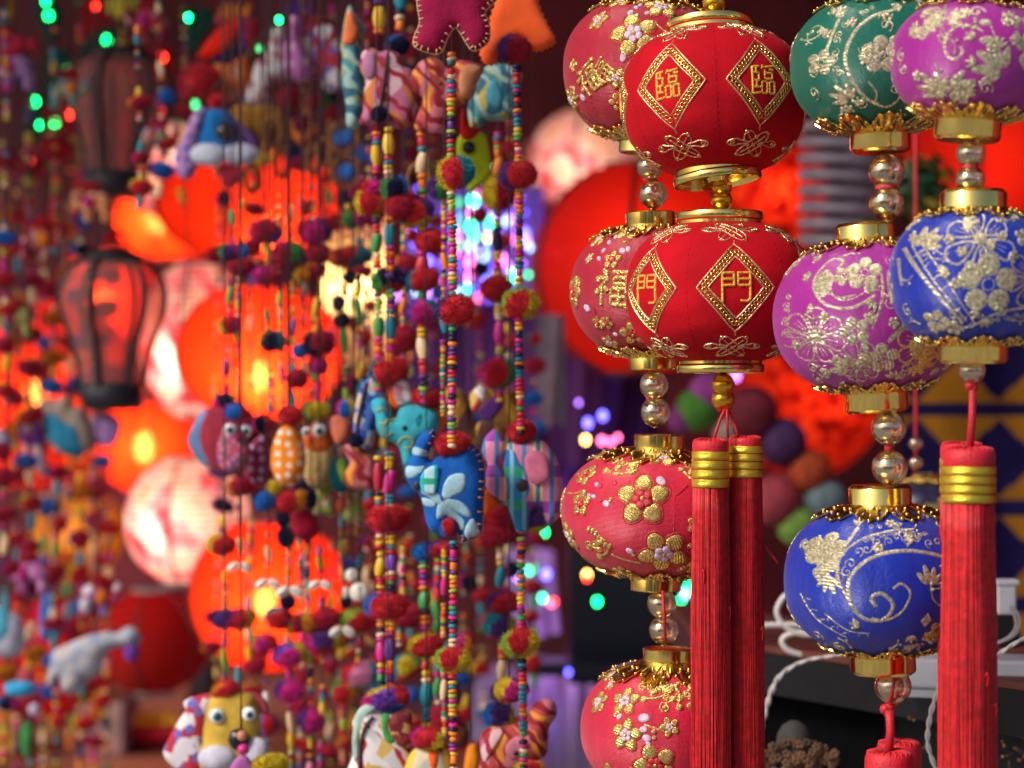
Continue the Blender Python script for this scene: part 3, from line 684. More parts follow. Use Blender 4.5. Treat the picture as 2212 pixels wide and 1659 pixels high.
# --- tassels
def tassel(label, cx, ytop, w, hred, hgold, ybot, Y, nthr=420, group=None, name='tassel', cords=(), bands=4, wb=1.08, seed=1):
    r = random.Random(seed); root = thing(name, label, 'tassel', P(cx, ytop, Y), group=group); s = K * Y; R = w / 2
    Mi = Matrix.Translation(-root.location)
    mb = MB(s)
    mb.lathe([(R * 0.97, -hred - 4), (R * 1.0, -hred), (R * 1.02, -hred * 0.6), (R * 1.0, -hred * 0.25), (R * 0.9, -3), (R * 0.6, 0), (R * 0.25, -3), (R * .12, -7), (0.01, -8)], 40)
    for i in range(22):
        a = 2 * math.pi * i / 22; mb.tube([(R * q * math.cos(a), R * q * math.sin(a), z) for q, z in ((0.2, -2), (0.6, 1.5), (0.90, -2), (0.99, -hred * .4))], R * 0.035, 4)
    mb.build('head', TASCORD, root)
    z0 = -hred; bh = hgold / bands
    for k in range(bands):
        mb = MB(s); z1 = z0 - k * bh
        mb.lathe([(R * 0.98, z1 - bh + 0.4), (R * 1.04, z1 - bh + 1.2), (R * 1.048, z1 - bh / 2), (R * 1.04, z1 - 1.2), (R * 0.98, z1 - 0.4)], 40)
        mb.build('gold_band', TASGOLD, root)
        mb = MB(s); mb.lathe([(R * 1.0, z1 - 0.9), (R * 1.045, z1), (R * 1.0, z1 + 0.9)], 40); mb.build('red_winding', TAS2, root)
    zt = -hred - hgold; L = ytop - ybot
    mb = MB(s)
    mb.lathe([(R * 0.82 * wb, L + 30), (R * 0.8, zt - 60), (R * 0.9, zt + 2)], 28, 1)
    for i in range(nthr):
        a = 2 * math.pi * (i + r.random() * 0.9) / nthr; q = r.choice((1.0, 1.0, .965, .93)) + 0.008 * math.sin(a * 7 + seed)
        pts = []; w0 = r.uniform(-1, 1) * (1.4 if r.random() < .9 else 5); ph = r.random() * 6; n = 14
        for j in range(n + 1):
            t = j / n; rr = R * q * (0.97 + (wb - 0.97) * min(1, t * 3)) + math.sin(t * 7 + ph) * 0.7 * t ** 0.5 + (1.1 * math.sin(a * 9 + t * 4) * t)
            aa = a + (w0 * 0.03 + 0.05 * math.sin(t * 5 + ph)) * t
            pts.append((rr * math.cos(aa), rr * math.sin(aa), zt + (L - zt + r.uniform(-8, 8)) * t))
        mb.tube(pts, R * 0.021 * r.uniform(0.8, 1.3), 3, i % 2 if r.random() < 0.35 else 0)
    for i in range(2):   # snagged loops
        a = -math.pi / 2 + r.uniform(-1.2, 1.2); z = zt + (L - zt) * r.uniform(0.1, 0.6); rr = R * wb * 1.03
        mb.tube(smooth_path([(rr * math.cos(a), rr * math.sin(a), z), (rr * 1.06 * math.cos(a + .05), rr * 1.06 * math.sin(a + .05), z + 9), (rr * 1.05 * math.cos(a + .1), rr * 1.05 * math.sin(a + .1), z - 6), (rr * math.cos(a + .06), rr * math.sin(a + .06), z - 22)], 4), 1.7, 4, 0)
    mb.build('skirt', [TAS1, TAS2], root)
    for c in cords: cord_obj(c[0], c[1], Y, TASCORD, root, Mi)
    return root
tassel('left red tassel of the pair under the lower velvet lantern, with four gold bands', 1535, 948, 78, 26, 79, 1790, YA - 0.006, group='twin tassels under the velvet lantern',
       cords=[([(1566, 884), (1556, 905), (1548, 930), (1540, 955)], 3.6), ([(1570, 884), (1571, 910), (1572, 946)], 3)], seed=3)
rt = tassel('right red tassel of the pair under the lower velvet lantern, set slightly higher behind', 1611, 942, 72, 20, 69, 1780, YA + 0.003, group='twin tassels under the velvet lantern',
       cords=[([(1570, 880), (1580, 900), (1590, 925), (1598, 952)], 3.6), ([(1652, 1175), (1660, 1190), (1672, 1205), (1681, 1217)], 3)], seed=4)
Mi = Matrix.Translation(-rt.location)
for c in ((1558, 882), (1567, 888), (1573, 880)): mb = MB(1.0); mb.ell(Mi @ P(c[0], c[1], YA), 9 * K * YA, 10, 6); mb.build('knot', TASCORD, rt)

# --- rose red brocade strand
YB = 1.23
DM = [GTHREAD, LILAC, REDTHREAD, SATRED]
def brocade_red(label, cx, cy, R, Ht, Hb, rcap, fabric, items, tilt=(0, 0, 0), seed=1, Y=YB, seams=3, sph=0.0):
    sf = Surf(R, Ht, Hb, rcap, n=2.25, nb=2.15, seams=seams, sph=sph, sdep=0.012, gather=0.05)
    rt, Mi, s = new_lantern(label, cx, cy, Y, sf, fabric, tilt, 'rose red brocade lanterns')
    r = random.Random(seed); used = []
    def place(kind, th, b, size, rot):
        mb = MB(s); d = Deco(sf, th, b, mb, 0, 1.0)
        if kind in ('bl', 'br'):
            d.blossom(0, 0, size, 0, 1 if kind == 'bl' else 2, 2, rot); nm = 'blossom'
        elif kind == 'fu':
            d = Deco(sf, th, b, mb, rot, size / 34)
            for st in STROKES_FU: d.stroke(st, 8.5 * size / 34, 4, 0, step=4, rope=0.12)
            for (x, y) in ((-18, 24), (-34, 12), (30, 30), (-34, -10), (28, -30)): d.disc(x, y, 6, 4.5, 0, 8)
            nm = 'character'
        elif kind == 'mo':       # curled cloud motif
            d = Deco(sf, th, b, mb, rot, size / 30)
            for k in range(3):
                d.spiral(-14 + 16 * k, 10 - 9 * k, 11, 1.2, k * 2.0, 5, 0)
                d.disc(-24 + 20 * k, -14 + 4 * k, 7, 4, 0, 9)
            for q in range(7): d.disc(22 + 3 * math.sin(q), 22 - q * 8, 6.5, 4, 0, 8, ry=4)
            d.stroke(smooth_path([(-26, -8), (-8, -22), (10, -26), (28, -20)], 5), 7, 3.5, 0, rope=0.2); nm = 'cloud_motif'
        elif kind == 'bud':
            d.disc(0, 0, size, 3, 1, 9, ry=size * 1.35, a=rot); nm = 'bud'
        elif kind == 'gd':
            d.disc(0, 0, size, 3, 0, 8); nm = 'bud'
        elif kind == 'leaf':
            d = Deco(sf, th, b, mb, rot, 1)
            for q in range(int(size / 4)): d.stroke([(q * 7 - size, -7 + 2 * math.sin(q)), (q * 7 - size + 6, 9)], 3.4, 3, 0, taper=True, step=3)
            nm = 'leaf_spray'
        elif kind == 'dsk': 
            d.disc(0, 0, size, 2.4, 2, 8); nm = 'bud'
        mb.build(nm, DM, rt)
    def br(pts, m, w):
        mb = MB(s); d = Deco(sf, 0, 0, mb); q = []
        for x, y in smooth_path(pts, 6):
            th, b = sf.inv(x - cx, cy - y); q.append((th, b))
        vs = []; fs = []
        for i, (th, b) in enumerate(q):
            rr = max(30, sf.rz(b)[0])
            for a, o in ((-1, -0.4), (0, 2.6), (1, -0.4)): vs.append(sf.pt(th, b + a * w / 2, o))
        for i in range(len(q) - 1):
            for j in range(2): fs.append((i * 3 + j, i * 3 + 3 + j, i * 3 + 4 + j, i * 3 + 1 + j))
        mb.add(vs, fs); mb.build('branch', [GTHREAD if m == 0 else REDTHREAD], rt)
    for it in items:
        if it[0] == 'branch': br(it[1], it[2], it[3]); continue
        kind, x, y, size = it[:4]; rot = it[4] if len(it) > 4 else r.uniform(0, 6)
        th, b = sf.inv(x - cx, cy - y); place(kind, th, b, size, rot); used.append((th, b))
    # the sides and back carry the same print
    for k in range(26):
        th = r.uniform(0, 2 * math.pi); b = r.uniform(-sf.bb * 0.8, sf.bt * 0.8)
        tt = (th + math.pi) % (2 * math.pi) - math.pi
        if abs(tt) < 1.25: continue
        kind = r.choice(['bl', 'br', 'mo', 'bud', 'gd', 'bl', 'bud'])
        place(kind, th, b, {'bl': 28, 'br': 36, 'mo': 30, 'bud': 5, 'gd': 5}[kind], r.uniform(0, 6))
    for i in range(seams): seam(sf, s, rt, fabric, sph + 2 * math.pi * i / seams)
    return rt, Mi, s, sf

# first (topmost) brocade lantern, partly behind the velvet one
rt, Mi, s, sf = brocade_red('topmost crimson brocade lantern with gold blossoms, partly behind the upper velvet lantern', 1398, 152, 182, 150, 152, 56, SATCRI, [
    ('bl', 1283, 66, 27), ('bl', 1358, 100, 52, 0.6), ('fu', 1268, 190, 32, 0.5), ('fu', 1296, 178, 22, 0.9), ('bl', 1325, 192, 24), ('bl', 1332, 18, 34), ('bl', 1415, 34, 40),
    ('bud', 1350, 52, 7), ('bud', 1370, 30, 6), ('bud', 1362, 38, 5), ('bud', 1338, 150, 8), ('bud', 1259, 228, 7), ('bud', 1385, 52, 5), ('gd', 1316, 106, 8), ('gd', 1362, 60, 7),
    ('leaf', 1294, 292, 34, -0.5), ('br', 1333, 240, 22), ('mo', 1240, 215, 16), ('mo', 1237, 160, 12), ('leaf', 1262, 262, 26, -0.9),
    ('branch', [(1372, 92), (1392, 60), (1398, 42)], 0, 4), ('branch', [(1400, 72), (1420, 90), (1440, 96)], 0, 4), ('bl', 1455, 105, 36)], (0, 3, 0), 11, seams=3, sph=1.2)
collar(sf, s, True, 56, 78, 10, GOLD, rt); collar(sf, s, False, 56, 66, 10, GOLD, rt, ph=0.3)
cap_ring(s, 52, 30, GOLDCAP, rt, 148, True); cap_ring(s, 52, 30, GOLDCAP, rt, -150, False)
bead_obj((1404, 360), 29, YB, CHROME, rt, Mi); bead_obj((1411, 420), 31, YB, CHROME, rt, Mi); bead_obj((1398, -60), 30, YB, CHROME, rt, Mi)
cord_obj([(1398, -40), (1396, top_y(YB))], 5, YB, TASCORD, rt, Mi)
for c in ((1400, 388), (1410, 391), (1405, 394)): mb = MB(1.0); mb.ell(Mi @ P(c[0], c[1], YB), (11 * K * YB, 9 * K * YB, 6 * K * YB), 8, 6); mb.build('knot', TASCORD, rt)

rt, Mi, s, sf = brocade_red('second crimson brocade lantern from the top, gold lucky character, behind the lower velvet lantern', 1409, 628, 178, 140, 142, 56, SATCRI, [
    ('bl', 1300, 516, 30), ('bl', 1360, 505, 34), ('br', 1318, 566, 22), ('fu', 1318, 626, 40, -0.15), ('bl', 1272, 560, 0.1 + 14), ('br', 1286, 696, 17), ('br', 1304, 697, 16),
    ('br', 1358, 722, 32), ('bl', 1312, 738, 22), ('bud', 1264, 665, 8), ('bud', 1330, 515, 6), ('bud', 1315, 527, 5), ('bud', 1292, 562, 5), ('bud', 1340, 548, 7), ('bud', 1302, 545, 5),
    ('bud', 1322, 722, 5), ('bud', 1334, 716, 5), ('leaf', 1290, 746, 24, -0.5), ('branch', [(1272, 650), (1280, 668), (1284, 690)], 1, 3), ('mo', 1246, 610, 12), ('gd', 1345, 530, 5), ('bud', 1352, 545, 6)],
    (0, -1.5, 0), 12, seams=3, sph=1.7)
collar(sf, s, True, 56, 78, 10, GOLD, rt); collar(sf, s, False, 56, 66, 10, GOLD, rt, ph=0.4)
cap_ring(s, 53, 31, GOLDCAP, rt, 139, True); cap_ring(s, 55, 30, GOLDCAP, rt, -141, False)
bead_obj((1413, 832), 31, YB, CHROME, rt, Mi); bead_obj((1416, 890), 32, YB, CHROME, rt, Mi)
for c in ((1404, 861), (1415, 863), (1424, 861)): mb = MB(1.0); mb.ell(Mi @ P(c[0], c[1], YB), (9 * K * YB, 8 * K * YB, 6 * K * YB), 8, 6); mb.build('knot', TASCORD, rt)

rt, Mi, s, sf = brocade_red('large rose red brocade lantern, third of its strand, left of the twin tassels', 1421, 1108, 209, 140, 140, 56, SATRED, [
    ('br', 1376, 1070, 58, 0.35), ('bl', 1424, 1182, 56, 0.9), ('br', 1262, 1027, 30, 0.2), ('br', 1250, 1085, 30), ('mo', 1336, 1000, 42, 0.2), ('mo', 1282, 1172, 36, 0.9), ('mo', 1485, 1010, 30, -0.6),
    ('bl', 1422, 984, 40, 0.1), ('br', 1265, 985, 30), ('bl', 1230, 1160, 34), ('bl', 1345, 1228, 26), ('bud', 1415, 1032, 10, 0.6), ('bud', 1368 - 85, 1045, 5), ('bud', 1302, 1083, 7, 1.0),
    ('bud', 1276, 1070, 5), ('bud', 1354, 1180, 7), ('bud', 1285 - 18, 1068, 4), ('dsk', 1318, 1040, 7), ('dsk', 1290, 1048, 5), ('dsk', 1290, 1076, 5), ('gd', 1310, 1075, 5), ('gd', 1362, 1188, 5),
    ('branch', [(1278, 1058), (1310, 1070), (1345, 1070)], 1, 5), ('branch', [(1428, 1048), (1445, 1060), (1470, 1040)], 1, 5), ('branch', [(1218, 1068), (1240, 1066), (1258, 1058)], 0, 4),
    ('branch', [(1318, 1190), (1345, 1200), (1378, 1206)], 0, 5), ('branch', [(1240, 1020), (1252, 1045)], 0, 4), ('leaf', 1290, 1222, 44, -0.7), ('leaf', 1330, 1235, 40, -0.3), ('mo', 1490, 1215, 28), ('bud', 1490, 1070, 6), ('gd', 1478, 1165, 6),
    ('br', 1490, 1120, 22)], (0, 1.5, 0), 13, seams=3, sph=2.2)
collar(sf, s, True, 56, 98, 10, GOLD, rt); collar(sf, s, False, 56, 80, 10, GOLD, rt, ph=0.5)
cap_ring(s, 55, 30, GOLDCAP, rt, 139, True); cap_ring(s, 54, 30, GOLDCAP, rt, -138, False)
bead_obj((1430, 1304), 32, YB, CHROME, rt, Mi); bead_obj((1434, 1361), 32, YB, CHROME, rt, Mi)
for c in ((1426, 1332), (1434, 1337), (1438, 1330)): mb = MB(1.0); mb.ell(Mi @ P(c[0], c[1], YB), (9 * K * YB, 8 * K * YB, 7 * K * YB), 8, 6); mb.build('knot', TASCORD, rt)
cord_obj([(1432, 1276), (1437, 1385)], 4, YB - 0.028, TASCORD, rt, Mi)

rt, Mi, s, sf = brocade_red('lowest rose red brocade lantern, cut by the bottom of the frame beside the tassels', 1443, 1572, 189, 142, 150, 56, SATRED, [
    ('bl', 1289, 1508, 28), ('bl', 1343, 1498, 34, 0.4), ('bl', 1345, 1566, 36, 0.2), ('br', 1405, 1625, 48, 0.7), ('br', 1318, 1654, 28), ('br', 1360, 1662, 34), ('bl', 1296, 1455, 26),
    ('mo', 1400, 1470, 36, 0.6), ('mo', 1430, 1490, 34, 2.0), ('mo', 1470, 1480, 30, 1.2), ('bud', 1381, 1528, 10), ('bud', 1380, 1552, 7), ('bud', 1387, 1570, 8), ('bud', 1390, 1580, 5), ('gd', 1401, 1556, 6), ('gd', 1402, 1568, 5),
    ('bud', 1331, 1529, 6), ('gd', 1322, 1527, 5), ('bl', 1434, 1545, 22), ('branch', [(1312, 1505), (1340, 1525), (1375, 1540)], 1, 3), ('branch', [(1382, 1542), (1410, 1550), (1438, 1556)], 0, 5),
    ('bud', 1510, 1610, 6), ('br', 1510, 1635, 26), ('branch', [(1480, 1600), (1500, 1604), (1520, 1600)], 1, 4), ('dsk', 1315, 1480, 5), ('bl', 1318, 1470, 20)], (0, 0.5, 0), 14, seams=3, sph=-0.09)
collar(sf, s, True, 56, 98, 10, GOLD, rt); cap_ring(s, 55, 31, GOLDCAP, rt, 141, True)

# --- silk brocade strands on the right (green, magenta, blue)
def paisley(d, u, v, L, rot, mi=0, w=6):
    c, sn = math.cos(rot), math.sin(rot)
    T = lambda x, y: (u + x * c - y * sn, v + x * sn + y * c)
    base = [(0, -0.9), (0.45, -0.62), (0.62, -0.1), (0.5, 0.42), (0.1, 0.8), (-0.4, 0.9), (-0.62, 0.7), (-0.5, 0.5), (-0.28, 0.58)]
    d.stroke(smooth_path([T(x * L, y * L) for x, y in base], 7), w, 3, mi, rope=0.25)
    base2 = [(0, -0.9), (-0.42, -0.66), (-0.52, -0.2), (-0.3, 0.18), (-0.05, 0.28)]
    d.stroke(smooth_path([T(x * L, y * L) for x, y in base2], 7), w, 3, mi, rope=0.25)
    for k in range(12):
        t = k / 11; a = -1.3 + 2.6 * t
        x, y = 0.78 * math.cos(a) * L, 0.95 * math.sin(a) * L - 0.02 * L
        p = T(x, y); d.ring(p[0], p[1], L * 0.05 + 2, 2.2, 2, mi, 8)
    for k in range(3):
        a = -1.57 + k * 0.9; p = T(-0.05 * L + 0.2 * L * math.cos(a), -0.38 * L + 0.2 * L * math.sin(a)); d.disc(p[0], p[1], L * 0.1, 2.6, mi, 10)
def outline_flower(d, u, v, r, rot=0, mi=0, n=6, fill=True):
    for k in range(n):
        a = rot + 2 * math.pi * k / n
        pet = [(0.2, 0), (0.5, 0.2), (0.85, 0.26), (1.0, 0.0), (0.85, -0.26), (0.5, -0.2)]
        pts = [(u + r * (x * math.cos(a) - y * math.sin(a)), v + r * (x * math.sin(a) + y * math.cos(a))) for x, y in pet]
        d.stroke(smooth_path(pts, 4, True), max(3, r * 0.09), 2.6, mi, closed=True, rope=0.2)
        if fill:
            for q in (-0.1, 0.08): 
                d.stroke([(u + r * (x * math.cos(a + q) ), v + r * (x * math.sin(a + q))) for x in (0.3, 0.75)], 2.2, 1.6, mi)
    d.disc(u, v, r * 0.2, 3.6, mi, 10)
def solid_flower(d, u, v, r, rot=0, mi=0, n=5):
    for k in range(n):
        a = rot + 2 * math.pi * k / n; o = []
        for i in range(12):
            t = 2 * math.pi * i / 12; o.append((u + r * (0.62 * math.cos(a) + 0.38 * math.cos(t)), v + r * (0.62 * math.sin(a) + 0.38 * math.sin(t))))
        d.petal(o, 2.4, mi, ridges=1)
    d.ring(u, v, r * 0.2, 3, 3.4, mi, 9)
def fern(d, pts, mi=0, w=5, tooth=14, side=1):
    q = smooth_path(pts, 8); d.stroke(q, w, 3, mi, rope=0.2)
    for i in range(2, len(q) - 1, 3):
        dx, dy = q[i][0] - q[i - 1][0], q[i][1] - q[i - 1][1]; l = math.hypot(dx, dy) or 1
        nx, ny = -dy / l * side, dx / l * side
        d.stroke([(q[i][0] + nx * 5, q[i][1] + ny * 5), (q[i][0] + nx * tooth + dx / l * 6, q[i][1] + ny * tooth + dy / l * 6)], 3.2, 2.4, mi, taper=True, step=3)
def lace(d, pts, mi=0, r=8):
    q = smooth_path(pts, 8); acc = 0; k = 0
    for i in range(1, len(q)):
        acc += math.hypot(q[i][0] - q[i - 1][0], q[i][1] - q[i - 1][1])
        if acc > r * 1.7:
            acc = 0; k += 1
            d.spiral(q[i][0], q[i][1] + (k % 2) * r * 0.7, r, 1.0, k * 1.7, 2.8, mi, rope=0.3, sgn=1 if k % 2 else -1)
def leafcluster(d, u, v, r, rot=0, mi=0, n=5):
    for k in range(n):
        a = rot + (k - n / 2) * 0.55; l = r * (1 - 0.12 * abs(k - n / 2))
        o = []
        for i in range(14):
            t = 2 * math.pi * i / 14; x = l * (0.55 + 0.45 * math.cos(t)); y = l * 0.17 * math.sin(t) * (1 + 0.2 * math.cos(3 * t))
            o.append((u + x * math.cos(a) - y * math.sin(a), v + x * math.sin(a) + y * math.cos(a)))
        d.petal(o, 2.6, mi, ridges=1)

def silk(label, cx, cy, Y, R, Ht, Hb, rcap, fabric, decor, tilt=(0, 0, 0), seed=1, coll=(80, 72)):
    sf = Surf(R, Ht, Hb, rcap, n=2.2, seams=3, sph=0.9, sdep=0.01, gather=0.04)
    rt, Mi, s = new_lantern(label, cx, cy, Y, sf, fabric, tilt, 'silk brocade lanterns on the right')
    for (nm, fn) in decor:
        mb = MB(s)
        class D2(Deco):
            def stroke(self, pts, w=3.0, h=2.2, mi=0, **kw): Deco.stroke(self, pts, w * (0.82 if w > 4 else .92), h * 0.5, mi, **kw)
            def L(self, u, v, off):
                off *= 0.4
                dx = max(-R * 0.93, min(R * 0.93, u * self.mx)); b = max(-sf.bb * .97, min(sf.bt * .97, v))
                r = max(R * 0.5, sf.rz(b)[0]); a = self.th + math.asin(max(-0.98, min(0.98, u / R))) if abs(u) < R * .98 else self.th + u / R
                return sf.pt(a, b, off)
        d = D2(sf, 0, 0, mb); fn(d); mb.build(nm, [STHREAD, GTHREAD], rt)
    r = random.Random(seed * 5)
    for k in range(44):           # small sprigs fill the ground between the large motifs
        th = r.uniform(-1.25, 1.25); b = r.uniform(-sf.bb * .75, sf.bt * .8); mb = MB(s); d = Deco(sf, th, b, mb, r.uniform(0, 6), 1)
        [lambda: d.spiral(0, 0, 16, 1.2, 0, 3.2, 0), lambda: solid_flower(d, 0, 0, 13), lambda: leafcluster(d, -8, 0, 28, 0, 0, 3), lambda: (d.stroke(smooth_path([(-16, -8), (0, 4), (18, 2)], 4), 3, 2.4, 0, rope=.2), d.disc(20, 3, 4, 3, 0, 7), d.disc(-4, 10, 3.4, 3, 0, 7))][k % 4]()
        mb.build('sprig', [STHREAD, GTHREAD], rt)
    for k in range(12):           # the print goes on round the back
        th = r.uniform(1.5, 4.8); b = r.uniform(-sf.bb * .7, sf.bt * .7); mb = MB(s); d = Deco(sf, th, b, mb)
        [lambda: outline_flower(d, 0, 0, 36), lambda: paisley(d, 0, 0, 52, r.uniform(0, 6)), lambda: solid_flower(d, 0, 0, 28)][k % 3]()
        mb.build(['flower', 'paisley', 'flower'][k % 3], [STHREAD, GTHREAD], rt)
    collar(sf, s, True, rcap, coll[0], 10, GOLD, rt); collar(sf, s, False, rcap, coll[1], 10, GOLD, rt, ph=0.5)
    return rt, Mi, s, sf

YC, YD = 1.125, 1.065
# green
def g1(d): paisley(d, 10, 10, 128, -0.55, 0, 12)
rt, Mi, s, sf = silk('green silk brocade lantern with silver paisley, hanging at the top edge beside the magenta one', 1895, 142, YC, 188, 145, 148, 66, SATGRN, [
    ('band', lambda d: (d.stroke(smooth_path([(40, 110), (-30, 92), (-72, 55), (-92, 0), (-80, -55), (-55, -95), (-30, -108)], 6), 11, 3.5, 0, rope=.2), d.stroke(smooth_path([(-108, 120), (-118, 60), (-128, 20)], 6), 9, 3, 0, rope=.2))),
    ('lace_row', lambda d: lace(d, [(-20, 118), (-70, 92), (-105, 50), (-112, 0), (-105, -40)], 0, 9)),
    ('flower', lambda d: solid_flower(d, -138, -5, 28)), ('flower', lambda d: (solid_flower(d, -20, 0, 42, .3), leafcluster(d, -35, -10, 40, 2.0))),
    ('scroll', lambda d: d.spiral(-160, 70, 24, 1.0, 3.6, 5, 0)), ('scroll', lambda d: (d.stroke(smooth_path([(-50, -98), (-10, -118), (20, -100), (24, -70), (8, -50)], 6), 8, 3, 0, rope=.2), d.stroke(smooth_path([(-40, -110), (-32, -80), (-50, -55)], 5), 6, 3, 0))),
    ('leaf_spray', lambda d: leafcluster(d, -95, -95, 50, 2.4)), ('leaf_spray', lambda d: leafcluster(d, -130, 105, 40, 1.2)), ('leaf_spray', lambda d: leafcluster(d, 60, 60, 55, 0.3)),
    ('scroll', lambda d: d.stroke([(-10, 58), (15, 95)], 10, 3, 0, taper=True)), ('paisley', lambda d: paisley(d, 90, -10, 70, 0.4))], (0, -2, 0), 21, (70, 84))
cap_ring(s, 65, 42, GOLDCAP, rt, -146, False, n=9, flat=True); cap_ring(s, 65, 42, GOLDCAP, rt, 143, True, n=9, flat=True)
bead_obj((1915, 370), 39, YC, CHROME, rt, Mi); bead_obj((1915, 438), 38, YC, CHROME, rt, Mi)
cord_obj([(1915, 400), (1915, 412)], 25, YC, REDTHREAD, rt, Mi, 'winding', 12)
cord_obj([(1890, -30), (1888, top_y(YC))], 5, YC, TASCORD, rt, Mi)
# magenta C
rt, Mi, s, sf = silk('large magenta silk lantern with silver paisley, above the lowest blue lantern', 1882, 682, YC, 212, 165, 165, 66, SATMAG, [
    ('paisley', lambda d: (d.stroke(smooth_path([(-20, 38), (-70, 15), (-122, 28), (-150, 80), (-128, 135), (-95, 128), (-105, 105)], 7), 9, 3.4, 0, rope=.25), d.stroke(smooth_path([(-25, 55), (-75, 32), (-108, 48), (-112, 92)], 6), 4, 3, 0, rope=.3))),
    ('leaf', lambda d: (d.petal([(-128 + 20 * math.cos(t), 75 + 34 * math.sin(t)) for t in [i * .45 for i in range(14)]], 2.5, 0, 1), d.stroke([(-118, 50), (-90, 36), (-60, 42)], 8, 3, 0, taper=True))),
    ('flower', lambda d: (solid_flower(d, -40, 92, 44, .2), solid_flower(d, -88, 88, 24, .9), d.disc(-30, 55, 14, 3, 0, 10))),
    ('stem', lambda d: d.stroke(smooth_path([(-5, 118), (-2, 60), (-12, 10), (-32, -34)], 6), 10, 3, 0, rope=.2, taper=True)),
    ('lace_row', lambda d: lace(d, [(20, 135), (28, 90), (20, 40), (8, -5)], 0, 13)), ('lace_row', lambda d: lace(d, [(48, 135), (55, 80), (45, 20)], 0, 12)),
    ('band', lambda d: d.stroke([(70, 25), (35, -30), (2, -62)], 14, 3, 0, rope=.15)),
    ('flower', lambda d: outline_flower(d, -148, -40, 62, .5, 0, 7)), ('flower', lambda d: solid_flower(d, -66, -34, 32, .6)), ('flower', lambda d: solid_flower(d, -34, -8, 14)), ('leaf', lambda d: d.disc(-48, -66, 9, 3, 0, 10, ry=18)),
    ('flower', lambda d: (outline_flower(d, -66, -112, 56, 0.1, 0, 7), leafcluster(d, -95, -120, 50, 2.9))), ('flower', lambda d: solid_flower(d, -10, -102, 40, 0.4)),
    ('flower', lambda d: (outline_flower(d, 92, -70, 70, 0.5, 1, 8), solid_flower(d, 88, -70, 40, .1, 1, 6), leafcluster(d, 80, -118, 62, -.2, 1, 6))),
    ('fern', lambda d: fern(d, [(-176, -92), (-140, -128), (-90, -148)], 0, 4, 13)), ('lace_row', lambda d: lace(d, [(-190, 60), (-196, 10), (-196, -40)], 0, 7)),
    ('scroll', lambda d: d.stroke([(-112, 142), (-80, 152), (-50, 150)], 7, 3, 0, taper=True)), ('leaf', lambda d: (d.disc(-85, -32, 8, 3, 0, 8, ry=14, a=1.2), d.disc(-150, 20, 6, 3, 0, 8, ry=12)))], (0, -3.5, 0), 22)
cap_ring(s, 66, 38, GOLDCAP, rt, 163, True, n=9, flat=True); cap_ring(s, 68, 44, GOLDCAP, rt, -166, False, n=9, flat=True)
bead_obj((1920, 925), 38, YC, CHROME, rt, Mi); bead_obj((1922, 1010), 39, YC, CHROME, rt, Mi)
cord_obj([(1920, 955), (1921, 978)], 11, YC, TASCORD, rt, Mi)
# blue C
def lacef(a, b): return lambda d: lace(d, a, 0, b)
rt, Mi, s, sf = silk('lowest blue silk lantern with silver scrollwork, hanging in front of the shelf with white cables', 1904, 1250, YC, 211, 160, 165, 66, SATBLU, [
    ('scroll', lambda d: d.stroke(smooth_path([(150, 30), (100, 62), (20, 76), (-50, 62), (-92, 22), (-96, -30), (-70, -68), (-30, -72), (-8, -40), (-30, -14), (-52, -22), (-44, -42)], 8), 11, 3.6, 0, rope=.15)),
    ('scroll', lambda d: d.stroke(smooth_path([(-55, -68), (-20, -72), (14, -50), (28, -14), (10, 6), (-8, -4)], 8), 7, 3.2, 0, rope=.2)),
    ('border', lambda d: d.stroke(smooth_path([(-96, -30), (-118, 20), (-112, 70), (-70, 108), (0, 128), (60, 130)], 8), 8, 3.6, 0, rope=.35)),
    ('lace_row', lacef([(-104, -5), (-90, 55), (-40, 92), (40, 100), (110, 84), (150, 66)], 12)), ('lace_row', lacef([(-80, 90), (-30, 112), (30, 118), (90, 108)], 8)),
    ('flower', lambda d: (leafcluster(d, -160, 55, 66, 1.1, 0, 7), leafcluster(d, -165, 40, 56, 0.2, 0, 5))), ('flower', lambda d: (solid_flower(d, -150, 80, 44, .2), leafcluster(d, -138, 20, 40, -1.2, 0, 4))),
    ('band', lambda d: d.stroke([(-92, 140), (-110, 90), (-124, 60)], 13, 3, 0, rope=.15)), ('lace_row', lacef([(-70, 132), (-20, 140), (30, 142)], 9)),
    ('fern', lambda d: fern(d, [(-190, -20), (-168, -78), (-120, -122)], 0, 5, 15, 1)), ('fern', lambda d: fern(d, [(-150, -60), (-110, -100), (-60, -108)], 0, 4, 10, -1)),
    ('tulip', lambda d: leafcluster(d, 72, 0, 46, math.pi / 2 + .25, 0, 4)), ('stem', lambda d: d.stroke(smooth_path([(72, 4), (80, -30), (110, -48), (150, -40)], 6), 4, 2, 1)),
    ('bud', lambda d: d.disc(70, -76, 14, 3, 0, 4, ry=18)), ('flower', lambda d: (solid_flower(d, 110, -102, 26, 0, 1), solid_flower(d, 132, -74, 22, 0, 1), solid_flower(d, 92, -120, 18, 0, 1)))], (0, -1, 0), 23, (86, 74))
cap_ring(s, 68, 44, GOLDCAP, rt, 159, True, n=9, flat=True); cap_ring(s, 71, 40, GOLDCAP, rt, -166, False, n=9, flat=True)
bead_obj((1929, 1482), 40, YC, CHROME, rt, Mi)
cord_obj([(1935, 1450), (1930, 1480), (1922, 1518)], 4.5, YC - 0.04 * 0.2, TASCORD, rt, Mi)
for c, q in (((1924, 1524), 13), ((1912, 1532), 12), ((1920, 1540), 12)): mb = MB(1.0); mb.ell(Mi @ P(c[0], c[1], YC), q * K * YC, 10, 6); mb.build('knot', TASCORD, rt)
